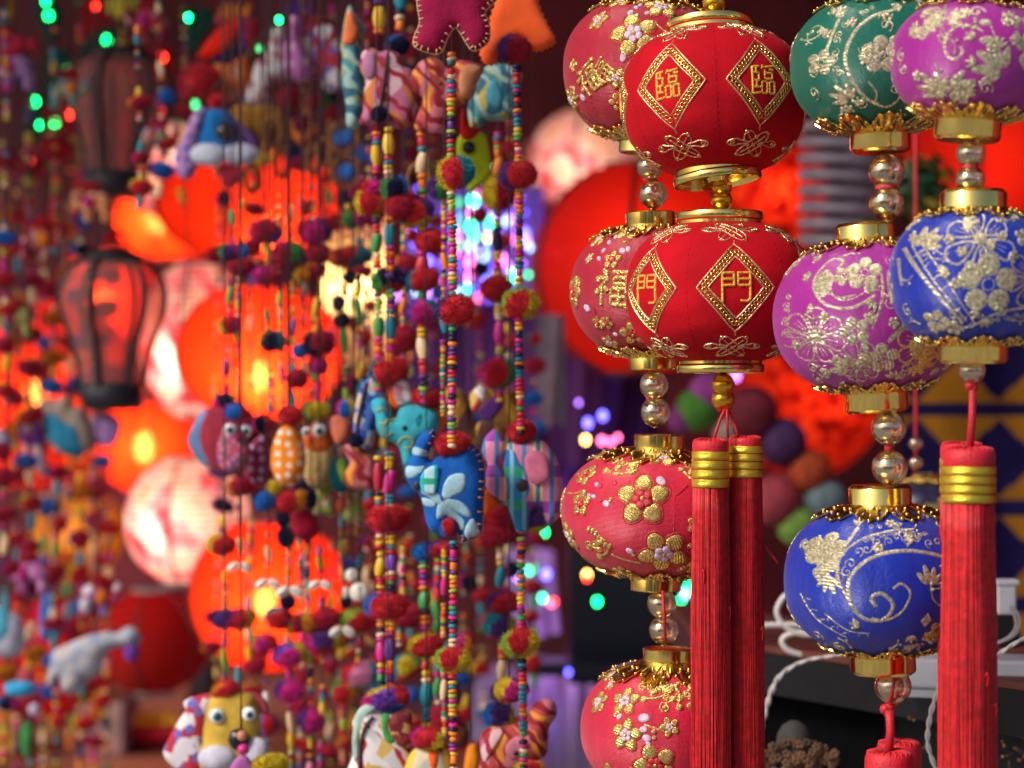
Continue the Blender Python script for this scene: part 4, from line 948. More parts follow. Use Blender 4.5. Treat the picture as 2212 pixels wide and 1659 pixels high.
tassel('red tassel head peeping up at the bottom edge under the lowest blue lantern', 1921, 1621, 104, 62, 80, 2300, YC - 0.01, 200, 'tassels of the silk lanterns', cords=[([(1921, 1535), (1924, 1580), (1918, 1632)], 10)], seed=8)
tassel('rear red tassel head with yellow band at the bottom edge, behind its twin', 1942, 1600, 96, 60, 80, 2300, YC + 0.035, 120, 'tassels of the silk lanterns', seed=9)

# strand D (nearest)
rt, Mi, s, sf = silk('magenta silk lantern with a silver curl, cut by the top right corner', 2100, 132, YD, 176, 124, 130, 74, SATMAG, [
    ('scroll', lambda d: d.stroke(smooth_path([(-22, 45), (-62, 52), (-86, 26), (-84, -10), (-66, -22), (-52, -8), (-56, 6)], 8), 8, 3, 0, rope=.15)),
    ('flower', lambda d: (leafcluster(d, -130, 62, 46, 0.5, 0, 5), solid_flower(d, -135, 40, 20))), ('flower', lambda d: (leafcluster(d, -90, 70, 44, 0.4), d.spiral(-28, 92, 22, 1, 0, 7, 0))),
    ('flower', lambda d: (leafcluster(d, -100, -98, 60, 2.2, 0, 6), leafcluster(d, -80, -90, 70, 0.1, 0, 5))), ('leaf_spray', lambda d: leafcluster(d, 40, -40, 78, 2.9, 0, 5)),
    ('leaf_spray', lambda d: leafcluster(d, 70, 0, 66, 0.6, 0, 6)), ('stem', lambda d: d.stroke(smooth_path([(30, -20), (10, 40), (-5, 70)], 6), 5, 2.4, 0)), ('flower', lambda d: (d.disc(-8, 62, 16, 3, 0, 10, ry=9), d.disc(0, 20, 20, 3, 0, 10, ry=10), solid_flower(d, 60, 80, 26)))],
    (0, 4, 0), 24, (56, 64))
cap_ring(s, 72, 44, GOLDCAP, rt, -129, False, n=9, flat=True); cap_ring(s, 58, 30, GOLDCAP, rt, 122, True, n=9, flat=True)
bead_obj((2096, 332), 31, YD, CHROME, rt, Mi); bead_obj((2095, 388), 31, YD, CHROME, rt, Mi)
cord_obj([(2096, 352), (2095, 375)], 18, YD, REDTHREAD, rt, Mi, 'winding', 12)
cord_obj([(2090, -30), (2090, top_y(YD))], 5, YD, TASCORD, rt, Mi)
rt, Mi, s, sf = silk('blue silk lantern with big silver flowers at the right edge, above the nearest red tassel', 2102, 600, YD, 181, 148, 148, 74, SATBLU, [
    ('flower', lambda d: outline_flower(d, -18, 78, 82, 0.6, 0, 6)), ('flower', lambda d: solid_flower(d, -2, -22, 66, 0.3)), ('flower', lambda d: outline_flower(d, 95, -10, 60, 0.2, 1, 6)), ('flower', lambda d: solid_flower(d, 92, 80, 26)),
    ('band', lambda d: (d.stroke([(-170, 62), (-120, -20), (-60, -110)], 11, 3.4, 0, rope=.15), d.stroke([(-158, 70), (-106, -20), (-50, -104)], 5, 3, 0, rope=.2))),
    ('fern', lambda d: fern(d, [(-140, 70), (-95, 5), (-60, -60), (-30, -110)], 0, 4, 26, -1)),
    ('border', lambda d: d.stroke(smooth_path([(-40, -122), (20, -86), (90, -72), (150, -76)], 6), 8, 3, 0, rope=.2)), ('lace_row', lacef([(0, -112), (50, -98), (110, -92)], 8)),
    ('leaf_spray', lambda d: (leafcluster(d, -140, 60, 60, 1.4, 0, 5),)), ('flower', lambda d: (solid_flower(d, -118, -104, 30), solid_flower(d, -84, -124, 24))), ('leaf_spray', lambda d: leafcluster(d, -60, 120, 46, 0.4)), ('border', lambda d: d.stroke([(-174, 40), (-168, -20)], 6, 3, 0, rope=.2))],
    (0, 0, 0), 25, (56, 54))
cap_ring(s, 72, 44, GOLDCAP, rt, 146, True, n=9, flat=True); cap_ring(s, 75, 40, GOLDCAP, rt, -146, False, n=9, flat=True)
bead_obj((2099, 800), 30, YD, CHROME, rt, Mi)
for c, q in (((2101, 824), 15), ((2096, 832), 12), ((2104, 836), 11)): mb = MB(1.0); mb.ell(Mi @ P(c[0], c[1], YD), q * K * YD, 10, 6); mb.build('knot', TASCORD, rt)
tassel('nearest big red tassel with gold bands, hanging from the blue lantern at the right edge', 2093, 966, 112, 40, 80, 1960, YD, 520, 'tassels of the silk lanterns', cords=[([(2101, 825), (2100, 900), (2095, 975)], 8.5)], wb=1.06, seed=5)
tassel('second red tassel half hidden just behind the nearest big red tassel', 2078, 955, 92, 34, 78, 1960, YD + 0.03, 300, 'tassels of the silk lanterns', wb=1.1, seed=6)
# ------------------------------------------------------------------ lit paper and cloth lanterns at the back of the stall
def bulb_light(loc, power, col, parent, r=0.02):
    ld = bpy.data.lights.new('bulb_light', 'POINT'); ld.energy = power; ld.color = col; ld.shadow_soft_size = r
    o = bpy.data.objects.new('bulb_light', ld); COL.objects.link(o); o.parent = parent; o.location = loc; return o
ORG = shade_mat('orange_red_paper', [(0.88, 0.030, 0.005), (0.92, 0.045, 0.006)], scale=8, ribs=60, thin=(1, 0.5, 0.16))
REDP = shade_mat('red_paper', [(0.82, 0.014, 0.008), (0.88, 0.024, 0.010)], scale=8, ribs=60, thin=(1, 0.2, 0.08))
DRED = shade_mat('dark_red_cloth', [(0.45, 0.004, 0.006), (0.55, 0.008, 0.008)], scale=10, tr=0.4)
SAK = shade_mat('cherry_blossom_paper', [(0.75, 0.03, 0.06), (0.85, 0.18, 0.25), (0.90, 0.34, 0.46), (0.95, 0.74, 0.76), (0.93, 0.50, 0.42)], [0.33, 0.40, 0.46, 0.52, 0.64], scale=38, thin=(1, 0.8, 0.7))
SEQ = shade_mat('red_sequin_cloth', [(0.16, 0.002, 0.003), (0.75, 0.016, 0.006), (0.92, 0.07, 0.015)], [0.38, 0.5, 0.64], scale=70)
CRM = shade_mat('cream_paper', [(0.85, 0.60, 0.30), (0.95, 0.75, 0.42)], scale=10)
YEL = shade_mat('amber_paper', [(0.85, 0.32, 0.02), (0.9, 0.42, 0.03)], scale=10)
WIRE = mat('dark_wire', (0.08, 0.012, 0.008), rough=0.6); RINGM = mat('brown_bamboo_ring', (0.10, 0.045, 0.03), rough=0.6); GRYR = mat('grey_metal_ring', (0.30, 0.30, 0.28), rough=0.4, metal=0.5)
WARM = (1.0, 0.74, 0.46)
m_hoop = mat('thin_red_hoop', (0.22, 0.02, 0.01), rough=0.7)
BULBW = mat('lit_bulb', (1, .8, .5), emit=(1, 0.75, 0.4), estr=32)
def paper_lantern(label, cx, cy, Y, R, H, m, power, bulb=(0, 0), ribs=6, rib=True, ring=RINGM, n=2.0, group='lit lanterns at the back of the stall', name='paper_lantern', cyl=False, rw=0.34, bvis=True, tilt=0):
    root = thing(name, label, 'lantern', P(cx, cy, Y), (0, math.radians(tilt), 0), group); s = K * Y
    mb = MB(s); prof = []; N = 46
    top = R * rw
    for i in range(N + 1):
        z = -H + 2 * H * i / N
        if cyl: r = R
        else:
            full = H / (1 - rw ** n) ** (1 / n); r = R * max(0.0, 1 - abs(z / full) ** n) ** (1 / n)
        prof.append((r * (1 + 0.010 * (1 if i % 2 else -1)), z))
    mb.lathe(prof, 56); mb.build('shade', m, root)
    for sg in (-1, 1):
        mb = MB(s); rr = prof[0][0]; pr = [(rr * 0.9, -7), (rr * 1.05, -7), (rr * 1.05, 7), (rr * 0.9, 7)]
        mb.lathe([(a, sg * H + b) for a, b in pr], 36, 0, False, close=True); mb.build('ring', ring, root)
    if not cyl:
        mb = MB(s); m_ = max(8, int(2 * H / 13)); full = H / (1 - rw ** n) ** (1 / n)
        for i in range(1, m_):
            z = -H + 2 * H * i / m_; r = R * max(0.0, 1 - abs(z / full) ** n) ** (1 / n) * 1.008
            mb.tube([(r * math.cos(q), r * math.sin(q), z) for q in [6.28318 * k / 40 for k in range(40)]], 1.25, 4, 0, True)
        o = mb.build('hoops', m_hoop, root); o['kind'] = 'stuff'
    if rib:
        for k in range(ribs):
            a = 2 * math.pi * (k + 0.35) / ribs; mb = MB(s)
            mb.tube([(r * 1.012 * math.cos(a), r * 1.012 * math.sin(a), z) for r, z in prof[::3]], R * 0.026, 5); mb.build('rib', WIRE, root)
    if power:
        mb = MB(s); bl = (bulb[0], -R * 0.42, bulb[1]); mb.ell(bl, (22, 22, 32), 12, 8)
        if bvis: o = mb.build('bulb', BULBW, root)
        bulb_light((bl[0] * s, (bl[1] - 30) * s, bl[2] * s), power, WARM, root, 0.018)
    mb = MB(s); mb.tube([(0, 0, H), (0, 0, H + 40), (0, 0, (CEIL - root.location.z) / s)], 2.2, 5); mb.build('hanging_wire', WIRE, root)
    return root
PW = 0.20
paper_lantern('bright orange lantern with a glaring bulb spot, behind the row of owl charms', 562, 762, 2.2, 182, 142, ORG, 3.6 * PW, (10, -52))
paper_lantern('orange lantern glowing below the blue dog charm', 545, 440, 2.5, 210, 118, ORG, 1.7 * PW, (40, -70))
paper_lantern('orange lantern glowing low behind the white cowrie shells', 580, 1285, 2.3, 172, 158, ORG, 2.0 * PW, (0, -10))
paper_lantern('pink and white blossom lantern brightly lit, right of the dark wire lantern', 425, 735, 2.5, 128, 162, SAK, 1.5 * PW, (-20, -40), bvis=False, ring=GRYR)
paper_lantern('pink blossom lantern with cream spots high behind the dark wire lantern', 405, 375, 2.75, 140, 100, SAK, .7 * PW, (0, 0), bvis=False, ring=GRYR)
paper_lantern('pink and white blossom lantern lit low left of the bright orange lanterns', 405, 1125, 2.4, 138, 132, SAK, 1.05 * PW, (-30, -10), bvis=False, ring=GRYR)
paper_lantern('orange lantern with a yellow hot spot, above the complete dark wire lantern', 372, 478, 2.9, 130, 82, ORG, 2.0 * PW, (-28, 0))
paper_lantern('orange lantern below the complete dark wire lantern', 320, 965, 2.85, 118, 96, ORG, 1.5 * PW, (0, 0))
paper_lantern('unlit dark red lantern under the low blossom lantern', 330, 1385, 2.75, 125, 108, DRED, 0, ring=GRYR)
paper_lantern('orange lantern seen in spots between the garlands at the left edge', 95, 850, 3.1, 200, 205, ORG, 1.5 * PW, (0, 0))
paper_lantern('rosy orange lantern glowing behind the complete dark wire lantern', 232, 660, 3.25, 118, 120, ORG, 1.6 * PW, (0, 0))
paper_lantern('amber lantern low between the garlands at the left edge', 165, 1150, 2.9, 100, 100, YEL, 0.25 * PW, (0, 0), bvis=False)
paper_lantern('red lantern at the bottom left behind the woolly animal charm', 90, 1420, 3.0, 170, 130, DRED, 0.9 * PW, (0, 0), bvis=False)
paper_lantern('big round red lantern with dark ribs behind the crimson brocade lanterns', 1388, 582, 2.45, 240, 222, REDP, 1.0 * PW, (-10, 20), bvis=False)
paper_lantern('pink blossom lantern peeping out above the big round red lantern', 1262, 350, 2.85, 128, 108, SAK, .6 * PW, (-20, -10), bvis=False)
paper_lantern('orange sequinned lantern right of the lower velvet lantern', 1665, 420, 2.6, 118, 150, SEQ, 0.5 * PW, (0, 0), rib=False, bvis=False)
paper_lantern('orange red sequinned lantern behind the large magenta lantern and cotton balls', 1735, 850, 2.65, 178, 172, SEQ, 0.75 * PW, (20, 10), rib=False, bvis=False)
paper_lantern('red lantern behind the beads at the right edge', 2110, 350, 2.4, 215, 165, REDP, 0.6 * PW, (0, -10), bvis=False)
paper_lantern('tall cream paper lamp behind the black pompom garland', 768, 620, 2.5, 74, 175, CRM, 0.8 * PW, (0, 0), ribs=4, cyl=True, rw=1.0)
# coil lantern
root = thing('coil_lantern', 'grey lilac coiled spiral lantern between the velvet and the green lanterns', 'lantern', P(1818, 395, 2.0)); s = K * 2.0
mb = MB(s); pts = []
for i in range(8 * 22):
    a = 2 * math.pi * i / 22; pts.append((82 * math.cos(a), 82 * math.sin(a), 140 - 280 * i / (8 * 22)))
mb.tube(pts, 13.5, 8); mb.build('coil', mat('lilac_grey_plastic', (0.26, 0.21, 0.26), rough=0.45, var=0.1), root)
mb = MB(s); mb.tube([(0, 0, -140), (0, 0, (CEIL - root.location.z) / s)], 3, 6); mb.build('hanging_wire', WIRE, root)

# wire and glass lanterns
TINT = bpy.data.materials.new('rosy_glass'); TINT.use_nodes = True; n_ = TINT.node_tree.nodes; l_ = TINT.node_tree.links; n_.remove(n_['Principled BSDF'])
tr = n_.new('ShaderNodeBsdfTransparent'); tr.inputs[0].default_value = (0.92, 0.68, 0.66, 1); gl = n_.new('ShaderNodeBsdfDiffuse'); gl.inputs[0].default_value = (0.9, 0.40, 0.36, 1)
mx = n_.new('ShaderNodeMixShader'); mx.inputs[0].default_value = 0.22
l_.new(tr.outputs[0], mx.inputs[1]); l_.new(gl.outputs[0], mx.inputs[2]); l_.new(mx.outputs[0], n_['Material Output'].inputs[0])
IRON = mat('black_iron', (0.012, 0.012, 0.02), rough=0.5)
def wire_lantern(label, cx, cy, Y, sc, tilt=0):
    root = thing('wire_lantern', label, 'lantern', P(cx, cy, Y), (0, math.radians(tilt), 0), 'dark wire lanterns with rosy glass'); s = K * Y * sc
    pr = smooth_path([(60, 152), (66, 148), (96, 125), (112, 80), (106, 30), (86, -25), (72, -75), (66, -120), (64, -125)], 5)
    for k in range(6):
        mb = MB(s); a0 = 2 * math.pi * (k + .25) / 6; vs = []; fs = []; n = 8
        for j, (r, z) in enumerate(pr):
            for i in range(n + 1):
                a = a0 + 2 * math.pi / 6 * i / n; vs.append((r * math.cos(a), r * math.sin(a), z))
        for j in range(len(pr) - 1):
            for i in range(n): q = j * (n + 1) + i; fs.append((q, q + 1, q + n + 2, q + n + 1))
        mb.add(vs, fs); mb.build('glass_panel', TINT, root)
        mb = MB(s); mb.tube([((r + 1) * math.cos(a0), (r + 1) * math.sin(a0), z) for r, z in pr], 7.5, 6); mb.build('rib', IRON, root)
    mb = MB(s); mb.lathe([(0.01, 172), (40, 170), (66, 160), (68, 148), (60, 142)], 32); mb.build('cap', IRON, root)
    mb = MB(s); mb.lathe([(60, -112), (70, -118), (70, -148), (62, -172), (0.01, -174)], 32); mb.build('base', IRON, root)
    mb = MB(s); mb.tube([(34 * math.cos(t), 0, 172 + 44 * math.sin(t)) for t in [math.pi * i / 12 for i in range(13)]], 3, 6); mb.tube([(0, 0, 214), (0, 0, (CEIL - root.location.z) / s)], 2.5, 5); mb.build('handle', IRON, root)
wire_lantern('complete dark wire lantern with rosy glass, left of the pink and white blossom lantern', 243, 712, 2.0, 1.0)
wire_lantern('upper dark wire lantern with rosy glass, under the green lights at the top left', 256, 262, 2.1, 0.95, 3)

# ------------------------------------------------------------------ LED string lights
def led_mat(nm, c, e): return mat('led_' + nm, (0.1, 0.1, 0.1), emit=c, estr=e)
LED = {'g': led_mat('green', (0.0, 1.0, 0.17), 12), 'gd': led_mat('dim_green', (0.02, 0.5, 0.12), 3.0), 'r': led_mat('red', (1.0, 0.03, 0.012), 9), 'c': led_mat('cyan', (0.03, 1.0, 0.40), 6), 'w': led_mat('white', (0.35, 0.6, 1.0), 5),
       'p': led_mat('pink', (1.0, 0.12, 0.32), 7), 'y': led_mat('amber', (1.0, 0.45, 0.10), 14), 'b': led_mat('blue', (0.10, 0.08, 1.0), 9), 'v': led_mat('violet', (0.42, 0.16, 1.0), 6)}
GW = mat('green_light_wire', (0.01, 0.04, 0.02), rough=0.5)
def string_light(label, bulbs, Y, r=7.0, wire=True, extra=0.0, seed=1):
    rr = random.Random(seed); root = thing('string_light', label, 'string light', P(bulbs[0][0], bulbs[0][1], Y)); Mi = Matrix.Translation(-root.location); pts = []
    for b in bulbs:
        y = Y + rr.uniform(-extra, extra); rad = (b[3] if len(b) > 3 else r) * K * y
        key = ('led', b[2])
        if key not in CACHE:
            mb = MB(); mb.ell((0, 0, 0), (1, 1, 1.3), 10, 8); CACHE[key] = mb.mesh('bulb', LED[b[2]])
        link('bulb', CACHE[key], root, Mi @ P(b[0], b[1], y), None, (rad,) * 3); pts.append((b[0], b[1] - r * 1.2, y))
    if wire and len(pts) > 1: 
        mb = MB(); mb.tube([Mi @ P(*p) for p in smooth_path(pts, 4)], 1.6 * K * Y, 4); mb.build('wire', GW, root)
string_light('green LED string along the top left corner above the wire lanterns', [(100, 2, 'g'), (105, 34, 'g'), (75, 220, 'g'), (86, 270, 'g', 5), (118, 265, 'g'), (145, 152, 'gd'), (231, 86, 'g')], 2.22, 7, seed=1, extra=.05)
string_light('green LED string over the red cloth sickle and the dog charm', [(407, 38, 'g'), (422, 226, 'gd', 9), (603, 43, 'g', 6), (560, 105, 'gd', 6)], 1.70, 7)
string_light('red LED string among the small red lanterns at the top left', [(205, 13, 'r'), (352, 124, 'r'), (434, 191, 'r', 5), (352, 240, 'r', 3), (150, 248, 'r'), (64, 345, 'r')], 2.25, 6)
c6 = lambda x, y: (760.4 + x * .2605, 380.2 + y * .2605)
cl6 = [(1005, 205, 'c', 10), (885, 220, 'gd'), (1085, 310, 'gd', 7), (1140, 380, 'c', 10), (915, 350, 'gd'), (985, 420, 'c', 10), (1015, 500, 'c', 7), (885, 575, 'gd'), (955, 930, 'c', 7), (1335, 830, 'c', 10), (1285, 375, 'w'), (980, 580, 'w', 9), (1090, 655, 'w', 9),
       (1120, 800, 'w', 5), (905, 990, 'w', 5), (880, 960, 'w', 5), (525, 960, 'w', 5), (1480, 595, 'w', 5), (995, 305, 'p'), (975, 715, 'p', 9), (960, 840, 'p', 7), (1310, 530, 'p'), (1255, 690, 'p', 7), (870, 500, 'p'), (1050, 1010, 'p', 6), (720, 620, 'p', 6),
       (1105, 510, 'y'), (640, 610, 'b'), (455, 880, 'b', 9), (360, 990, 'v'), (545, 440, 'b', 9), (520, 540, 'b'), (630, 960, 'v', 8), (500, 760, 'v', 10), (430, 760, 'v', 10), (630, 700, 'b'), (740, 540, 'v', 9), (1180, 320, 'b', 8), (1100, 850, 'b', 6), (1430, 480, 'b', 10), (1440, 540, 'v', 9), (1300, 760, 'v', 7), (490, 770, 'v', 9), (700, 980, 'v', 9), (860, 430, 'w', 5)]
string_light('dense cluster of white, turquoise and pink LEDs on lilac gauze behind the bead garlands', [(*c6(a[0], a[1]), *a[2:]) for a in cl6], 2.35, 7, wire=False, extra=0.06, seed=3)
rr = random.Random(77); dots = []
for k in range(70):
    x = rr.gauss(1020, 75); y = rr.gauss(520, 70); dots.append((x, y, rr.choice('bbbvvcpb'), rr.uniform(2.2, 4)))
string_light('fine blue and violet LED net spread over the lilac gauze', dots, 2.4, 3, wire=False, extra=.04, seed=9)
string_light('mixed LED string low behind the third brocade lantern and plaid elephant', [(1175, 1150, 'g'), (1145, 1232, 'c', 7), (1152, 1226, 'gd'), (1180, 1240, 'b', 9), (1172, 1292, 'c'), (1196, 1300, 'r', 6), (1190, 1303, 'p', 6), (1268, 1242, 'y', 7), (1268, 1248, 'r', 6), (1290, 1300, 'g', 7), (1120, 1245, 'v', 9), (1100, 1240, 'b', 6), (1228, 1452, 'b', 5)], 2.15, 7, wire=False, extra=.04)
string_light('blue, pink and amber LEDs above the third brocade lantern', [(1265, 950, 'y', 7), (1300, 952, 'p', 7), (1320, 955, 'p', 6), (1335, 945, 'p', 5), (1270, 914, 'b', 8), (1302, 898, 'b', 8), (1250, 870, 'v', 4), (1590, 812, 'v', 8), (1480, 1282, 'w', 8), (1490, 1270, 'g', 9), (1470, 1300, 'g', 6)], 2.2, 6, wire=False, extra=.03)
# lilac gauze that the LEDs shine through
GAUZE = shade_mat('lilac_gauze', [(0.45, 0.35, 0.80), (0.62, 0.52, 0.92)], scale=20)
def drape(name, label, cx, cy, Y, w, h, m, amp=10, folds=9, cat='hanging cloth', skew=0, thick=0.0012):
    root = thing(name, label, cat, P(cx, cy, Y)); s = K * Y; mb = MB(s); nx, nz = 90, 30; vs = []; fs = []
    for j in range(nz + 1):
        v = j / nz
        for i in range(nx + 1):
            u = i / nx; x = (u - .5) * w + skew * v * v; vs.append((x, amp * math.sin(u * folds * 6.28 + v * 1.3) + amp * .4 * math.sin(u * folds * 15 + v * 3), (0.5 - v) * h - 10 * math.sin(u * 7) * v))
    for j in range(nz):
        for i in range(nx): q = j * (nx + 1) + i; fs.append((q, q + nx + 1, q + nx + 2, q + 1))
    mb.add(vs, fs); o = mb.build('cloth', m, root); md = o.modifiers.new('thickness', 'SOLIDIFY'); md.thickness = thick; return root
r_ = drape('gauze', 'lilac gauze glowing with LEDs behind the bead garlands', 1025, 535, 2.45, 300, 260, GAUZE, 6, 6)
for dx, dz in ((-60, 10), (50, 40), (40, -60), (-90, -70)): bulb_light((dx * K * 2.45, 0.07, dz * K * 2.45), 0.07, (0.35, 0.25, 1.0), r_, 0.02)
PUR = mat('purple_cloth', (0.10, 0.022, 0.19), rough=0.7, var=0.15, vscale=9, sheen=0.2)
drape('drape', 'purple cloth hanging in folds below the LED gauze', 1085, 800, 2.5, 440, 420, PUR, 10, 4)
drape('drape', 'dark purple cloth gathered under the big round red lantern', 1290, 900, 2.6, 300, 330, mat('dark_purple_cloth', (0.045, 0.012, 0.12), rough=0.7), 14, 4, skew=-40)
drape('drape', 'narrow pale grey cloth strip beside the purple cloth', 1190, 800, 2.35, 60, 240, mat('pale_grey_cloth', (0.22, 0.20, 0.24), rough=0.8), 8, 1)
# cotton ball lights
cb = thing('cotton_ball_garland', 'string of coloured cotton balls behind the twin tassels and magenta lantern', 'ball garland', P(1620, 890, 2.0)); Mi = Matrix.Translation(-cb.location)
rr = random.Random(3)
def cball(c, r, col, nm):
    m = mat('cotton_' + nm, col, rough=0.8, var=0.15, vscale=60, bump=0.4, bscale=200); mb = MB(K * 2.0); mb.ell((0, 0, 0), r, 28, 18)
    for i in range(26):   # wound thread
        ax = Vector((rr.gauss(0, 1), rr.gauss(0, 1), rr.gauss(0, 1))).normalized(); u = ax.orthogonal().normalized(); w = ax.cross(u)
        mb.tube([(u * math.cos(t) + w * math.sin(t)) * r * 1.005 for t in [6.28318 * k / 20 for k in range(20)]], 0.9, 3, 0, True)
    mb.build('ball', m, cb, Mi @ P(c[0], c[1], 2.0))
for c, r, col, nm in (((1505, 885), 46, (0.09, 0.30, 0.03), 'green'), ((1470, 905), 30, (0.30, 0.05, 0.25), 'mauve'), ((1530, 850), 44, (0.40, 0.06, 0.35), 'pink'), ((1622, 892), 58, (0.20, 0.01, 0.03), 'maroon'), ((1690, 955), 52, (0.07, 0.015, 0.10), 'plum'), ((1748, 1018), 48, (0.45, 0.06, 0.01), 'orange'),
                      ((1672, 1080), 55, (0.42, 0.05, 0.07), 'salmon'), ((1782, 1078), 46, (0.16, 0.24, 0.26), 'slate'), ((1722, 1135), 44, (0.20, 0.36, 0.06), 'leaf'), ((1600, 985), 40, (0.45, 0.02, 0.04), 'red'), ((1568, 930), 30, (0.5, 0.35, 0.28), 'cream')): cball(c, r, col, nm)
mb = MB(); mb.tube([Mi @ P(x, y, 2.04) for x, y in smooth_path([(1470, 905), (1505, 885), (1530, 850), (1622, 892), (1690, 955), (1748, 1018), (1782, 1078), (1722, 1135), (1672, 1080), (1600, 985)], 4)], 2 * K * 1.8, 5); mb.build('cord', CORD, cb)
# small dark brocade strand behind the lowest blue lantern
sf = Surf(82, 62, 62, 26, n=2.2, seams=3); rt, Mi, s = new_lantern('small dark brocade lantern half hidden above the lowest blue lantern', 1996, 1100, 1.55, sf, mat('dark_navy_satin', (0.02, 0.015, 0.05), rough=.4, sheen=.2))
collar(sf, s, True, 26, 26, 9, GOLD, rt); cap_ring(s, 26, 16, GOLDCAP, rt, 61, True)
for k in range(7):
    mb = MB(s); d = Deco(sf, -1.2 + .4 * k, 10 * math.sin(k * 2), mb); outline_flower(d, 0, 0, 20); mb.build('flower', [GTHREAD, GTHREAD], rt)
bead_obj((1978, 958), 15, 1.55, CHROME, rt, Mi); bead_obj((1978, 1000), 15, 1.55, CHROME, rt, Mi); cord_obj([(1978, 1030), (1978, 940), (1978, top_y(1.55))], 4, 1.55, TASCORD, rt, Mi)
# foliage lamp
rt = thing('leaf_ball', 'dark green and yellow leafy ball behind the beads on the right', 'leaf ball', P(1980, 410, 1.9)); s = K * 1.9
mb = MB(s); rr = random.Random(8)
for i in range(160):
    v = Vector((rr.gauss(0, 1), rr.gauss(0, 1), rr.gauss(0, 1))).normalized(); p = v * rr.uniform(55, 92); u = v.orthogonal().normalized(); w = v.cross(u); a = rr.uniform(0, 6.28); t = (u * math.cos(a) + w * math.sin(a)); q = v.cross(t)
    mb.add([p - t * 22, p + q * 9 + v * 4, p + t * 22 + v * 8, p - q * 9 + v * 4], [(0, 1, 2, 3)], 0 if rr.random() < .72 else 1, False)
mb.ell((0, 0, 0), 52, 16, 10); o = mb.build('leaves', [mat('dark_green_leaf', (0.012, 0.07, 0.02), rough=.5), mat('yellow_green_leaf', (0.38, 0.28, 0.02), rough=.5)], rt); o['kind'] = 'stuff'
mb = MB(s); mb.tube([(0, 0, 50), (0, 0, (CEIL - rt.location.z) / s)], 2.5, 5); mb.build('hanging_wire', WIRE, rt)
# acrylic tubes in lilac light, low centre
AC = bpy.data.materials.new('frosted_lilac_acrylic'); AC.use_nodes = True; b_ = AC.node_tree.nodes['Principled BSDF']; b_.inputs['Base Color'].default_value = (0.42, 0.36, 0.60, 1); b_.inputs['Roughness'].default_value = 0.25; b_.inputs['Alpha'].default_value = 0.75
def tubes(label, cx, cy, Y, nt, x0, dx, h0, h1, seed):
    ac = thing('acrylic_tubes', label, 'light tubes', P(cx, cy, Y)); s = K * Y; rr = random.Random(seed)
    for i in range(nt):
        mb = MB(s); x = x0 + i * dx + rr.uniform(-6, 6); y = rr.uniform(-40, 60); h = rr.uniform(h0, h1); r = rr.uniform(7, 14)
        mb.lathe([(0.01, h), (r * .7, h), (r, h - 5), (r, -h * 2.6), (r * .8, -h * 2.6)], 14, M=Matrix.Translation((x, y, 0)) @ Matrix.Rotation(rr.uniform(-.12, .12), 4, 'Y')); mb.build('tube', AC, ac)
    bulb_light((0, 0.06, 0), 0.30, (0.42, 0.36, 1.0), ac, .03); bulb_light((0.03, -0.04, 0.07), 0.12, (0.8, 0.3, 0.9), ac, .02)
tubes('bundle of frosted lilac acrylic tubes behind the lowest garlands', 1140, 1560, 2.6, 15, -120, 18, 70, 160, 2)
tubes('small bundle of glowing lilac tubes beside the plaid elephant and green LED', 1150, 1240, 2.6, 6, -55, 20, 30, 60, 4)
rk = thing('rack', 'black display rack behind the third brocade lantern', 'rack', P(1400, 1250, 2.35)); s = K * 2.35
for c, h in (((-20, 20, 0), (150, 10, 230)), ((-60, -40, -185), (220, 60, 14)),): mb = MB(s); mb.box(c, h); mb.build('board', mat('black_lacquer', (0.006, 0.006, 0.02), rough=.35), rk)
mb = MB(s); mb.box((150, -30, -60), (60, 20, 90)); mb.build('green_box', mat('green_box', (0.01, 0.12, 0.05), rough=.5), rk)
# ------------------------------------------------------------------ beads, pompoms, garlands
BC = {'red': (0.58, 0.022, 0.035), 'orange': (0.78, 0.20, 0.015), 'yellow': (0.72, 0.42, 0.02), 'teal': (0.015, 0.22, 0.30), 'green': (0.05, 0.28, 0.07), 'magenta': (0.58, 0.02, 0.22), 'purple': (0.10, 0.03, 0.20),
      'cream': (0.75, 0.52, 0.30), 'navy': (0.012, 0.012, 0.05), 'lime': (0.28, 0.42, 0.04), 'pink': (0.70, 0.20, 0.35), 'white': (0.75, 0.72, 0.68), 'blue': (0.02, 0.16, 0.55), 'dkred': (0.42, 0.014, 0.045), 'violet': (0.20, 0.06, 0.42)}
def bmat(c): return mat('painted_' + c, BC[c], rough=0.42, var=0.12, vscale=150, spec=0.4)
def fmat(c, sc=300): return mat('felt_' + c, BC[c], rough=0.95, sheen=0.15, var=0.18, vscale=120, bump=0.5, bscale=700, spec=0.1)
def ymat(c): return mat('yarn_' + c, tuple(min(.9, x * 1.35) for x in BC[c]), rough=0.95, sheen=0.12, var=0.30, vscale=260, bump=0.6, bscale=800, spec=0.08)
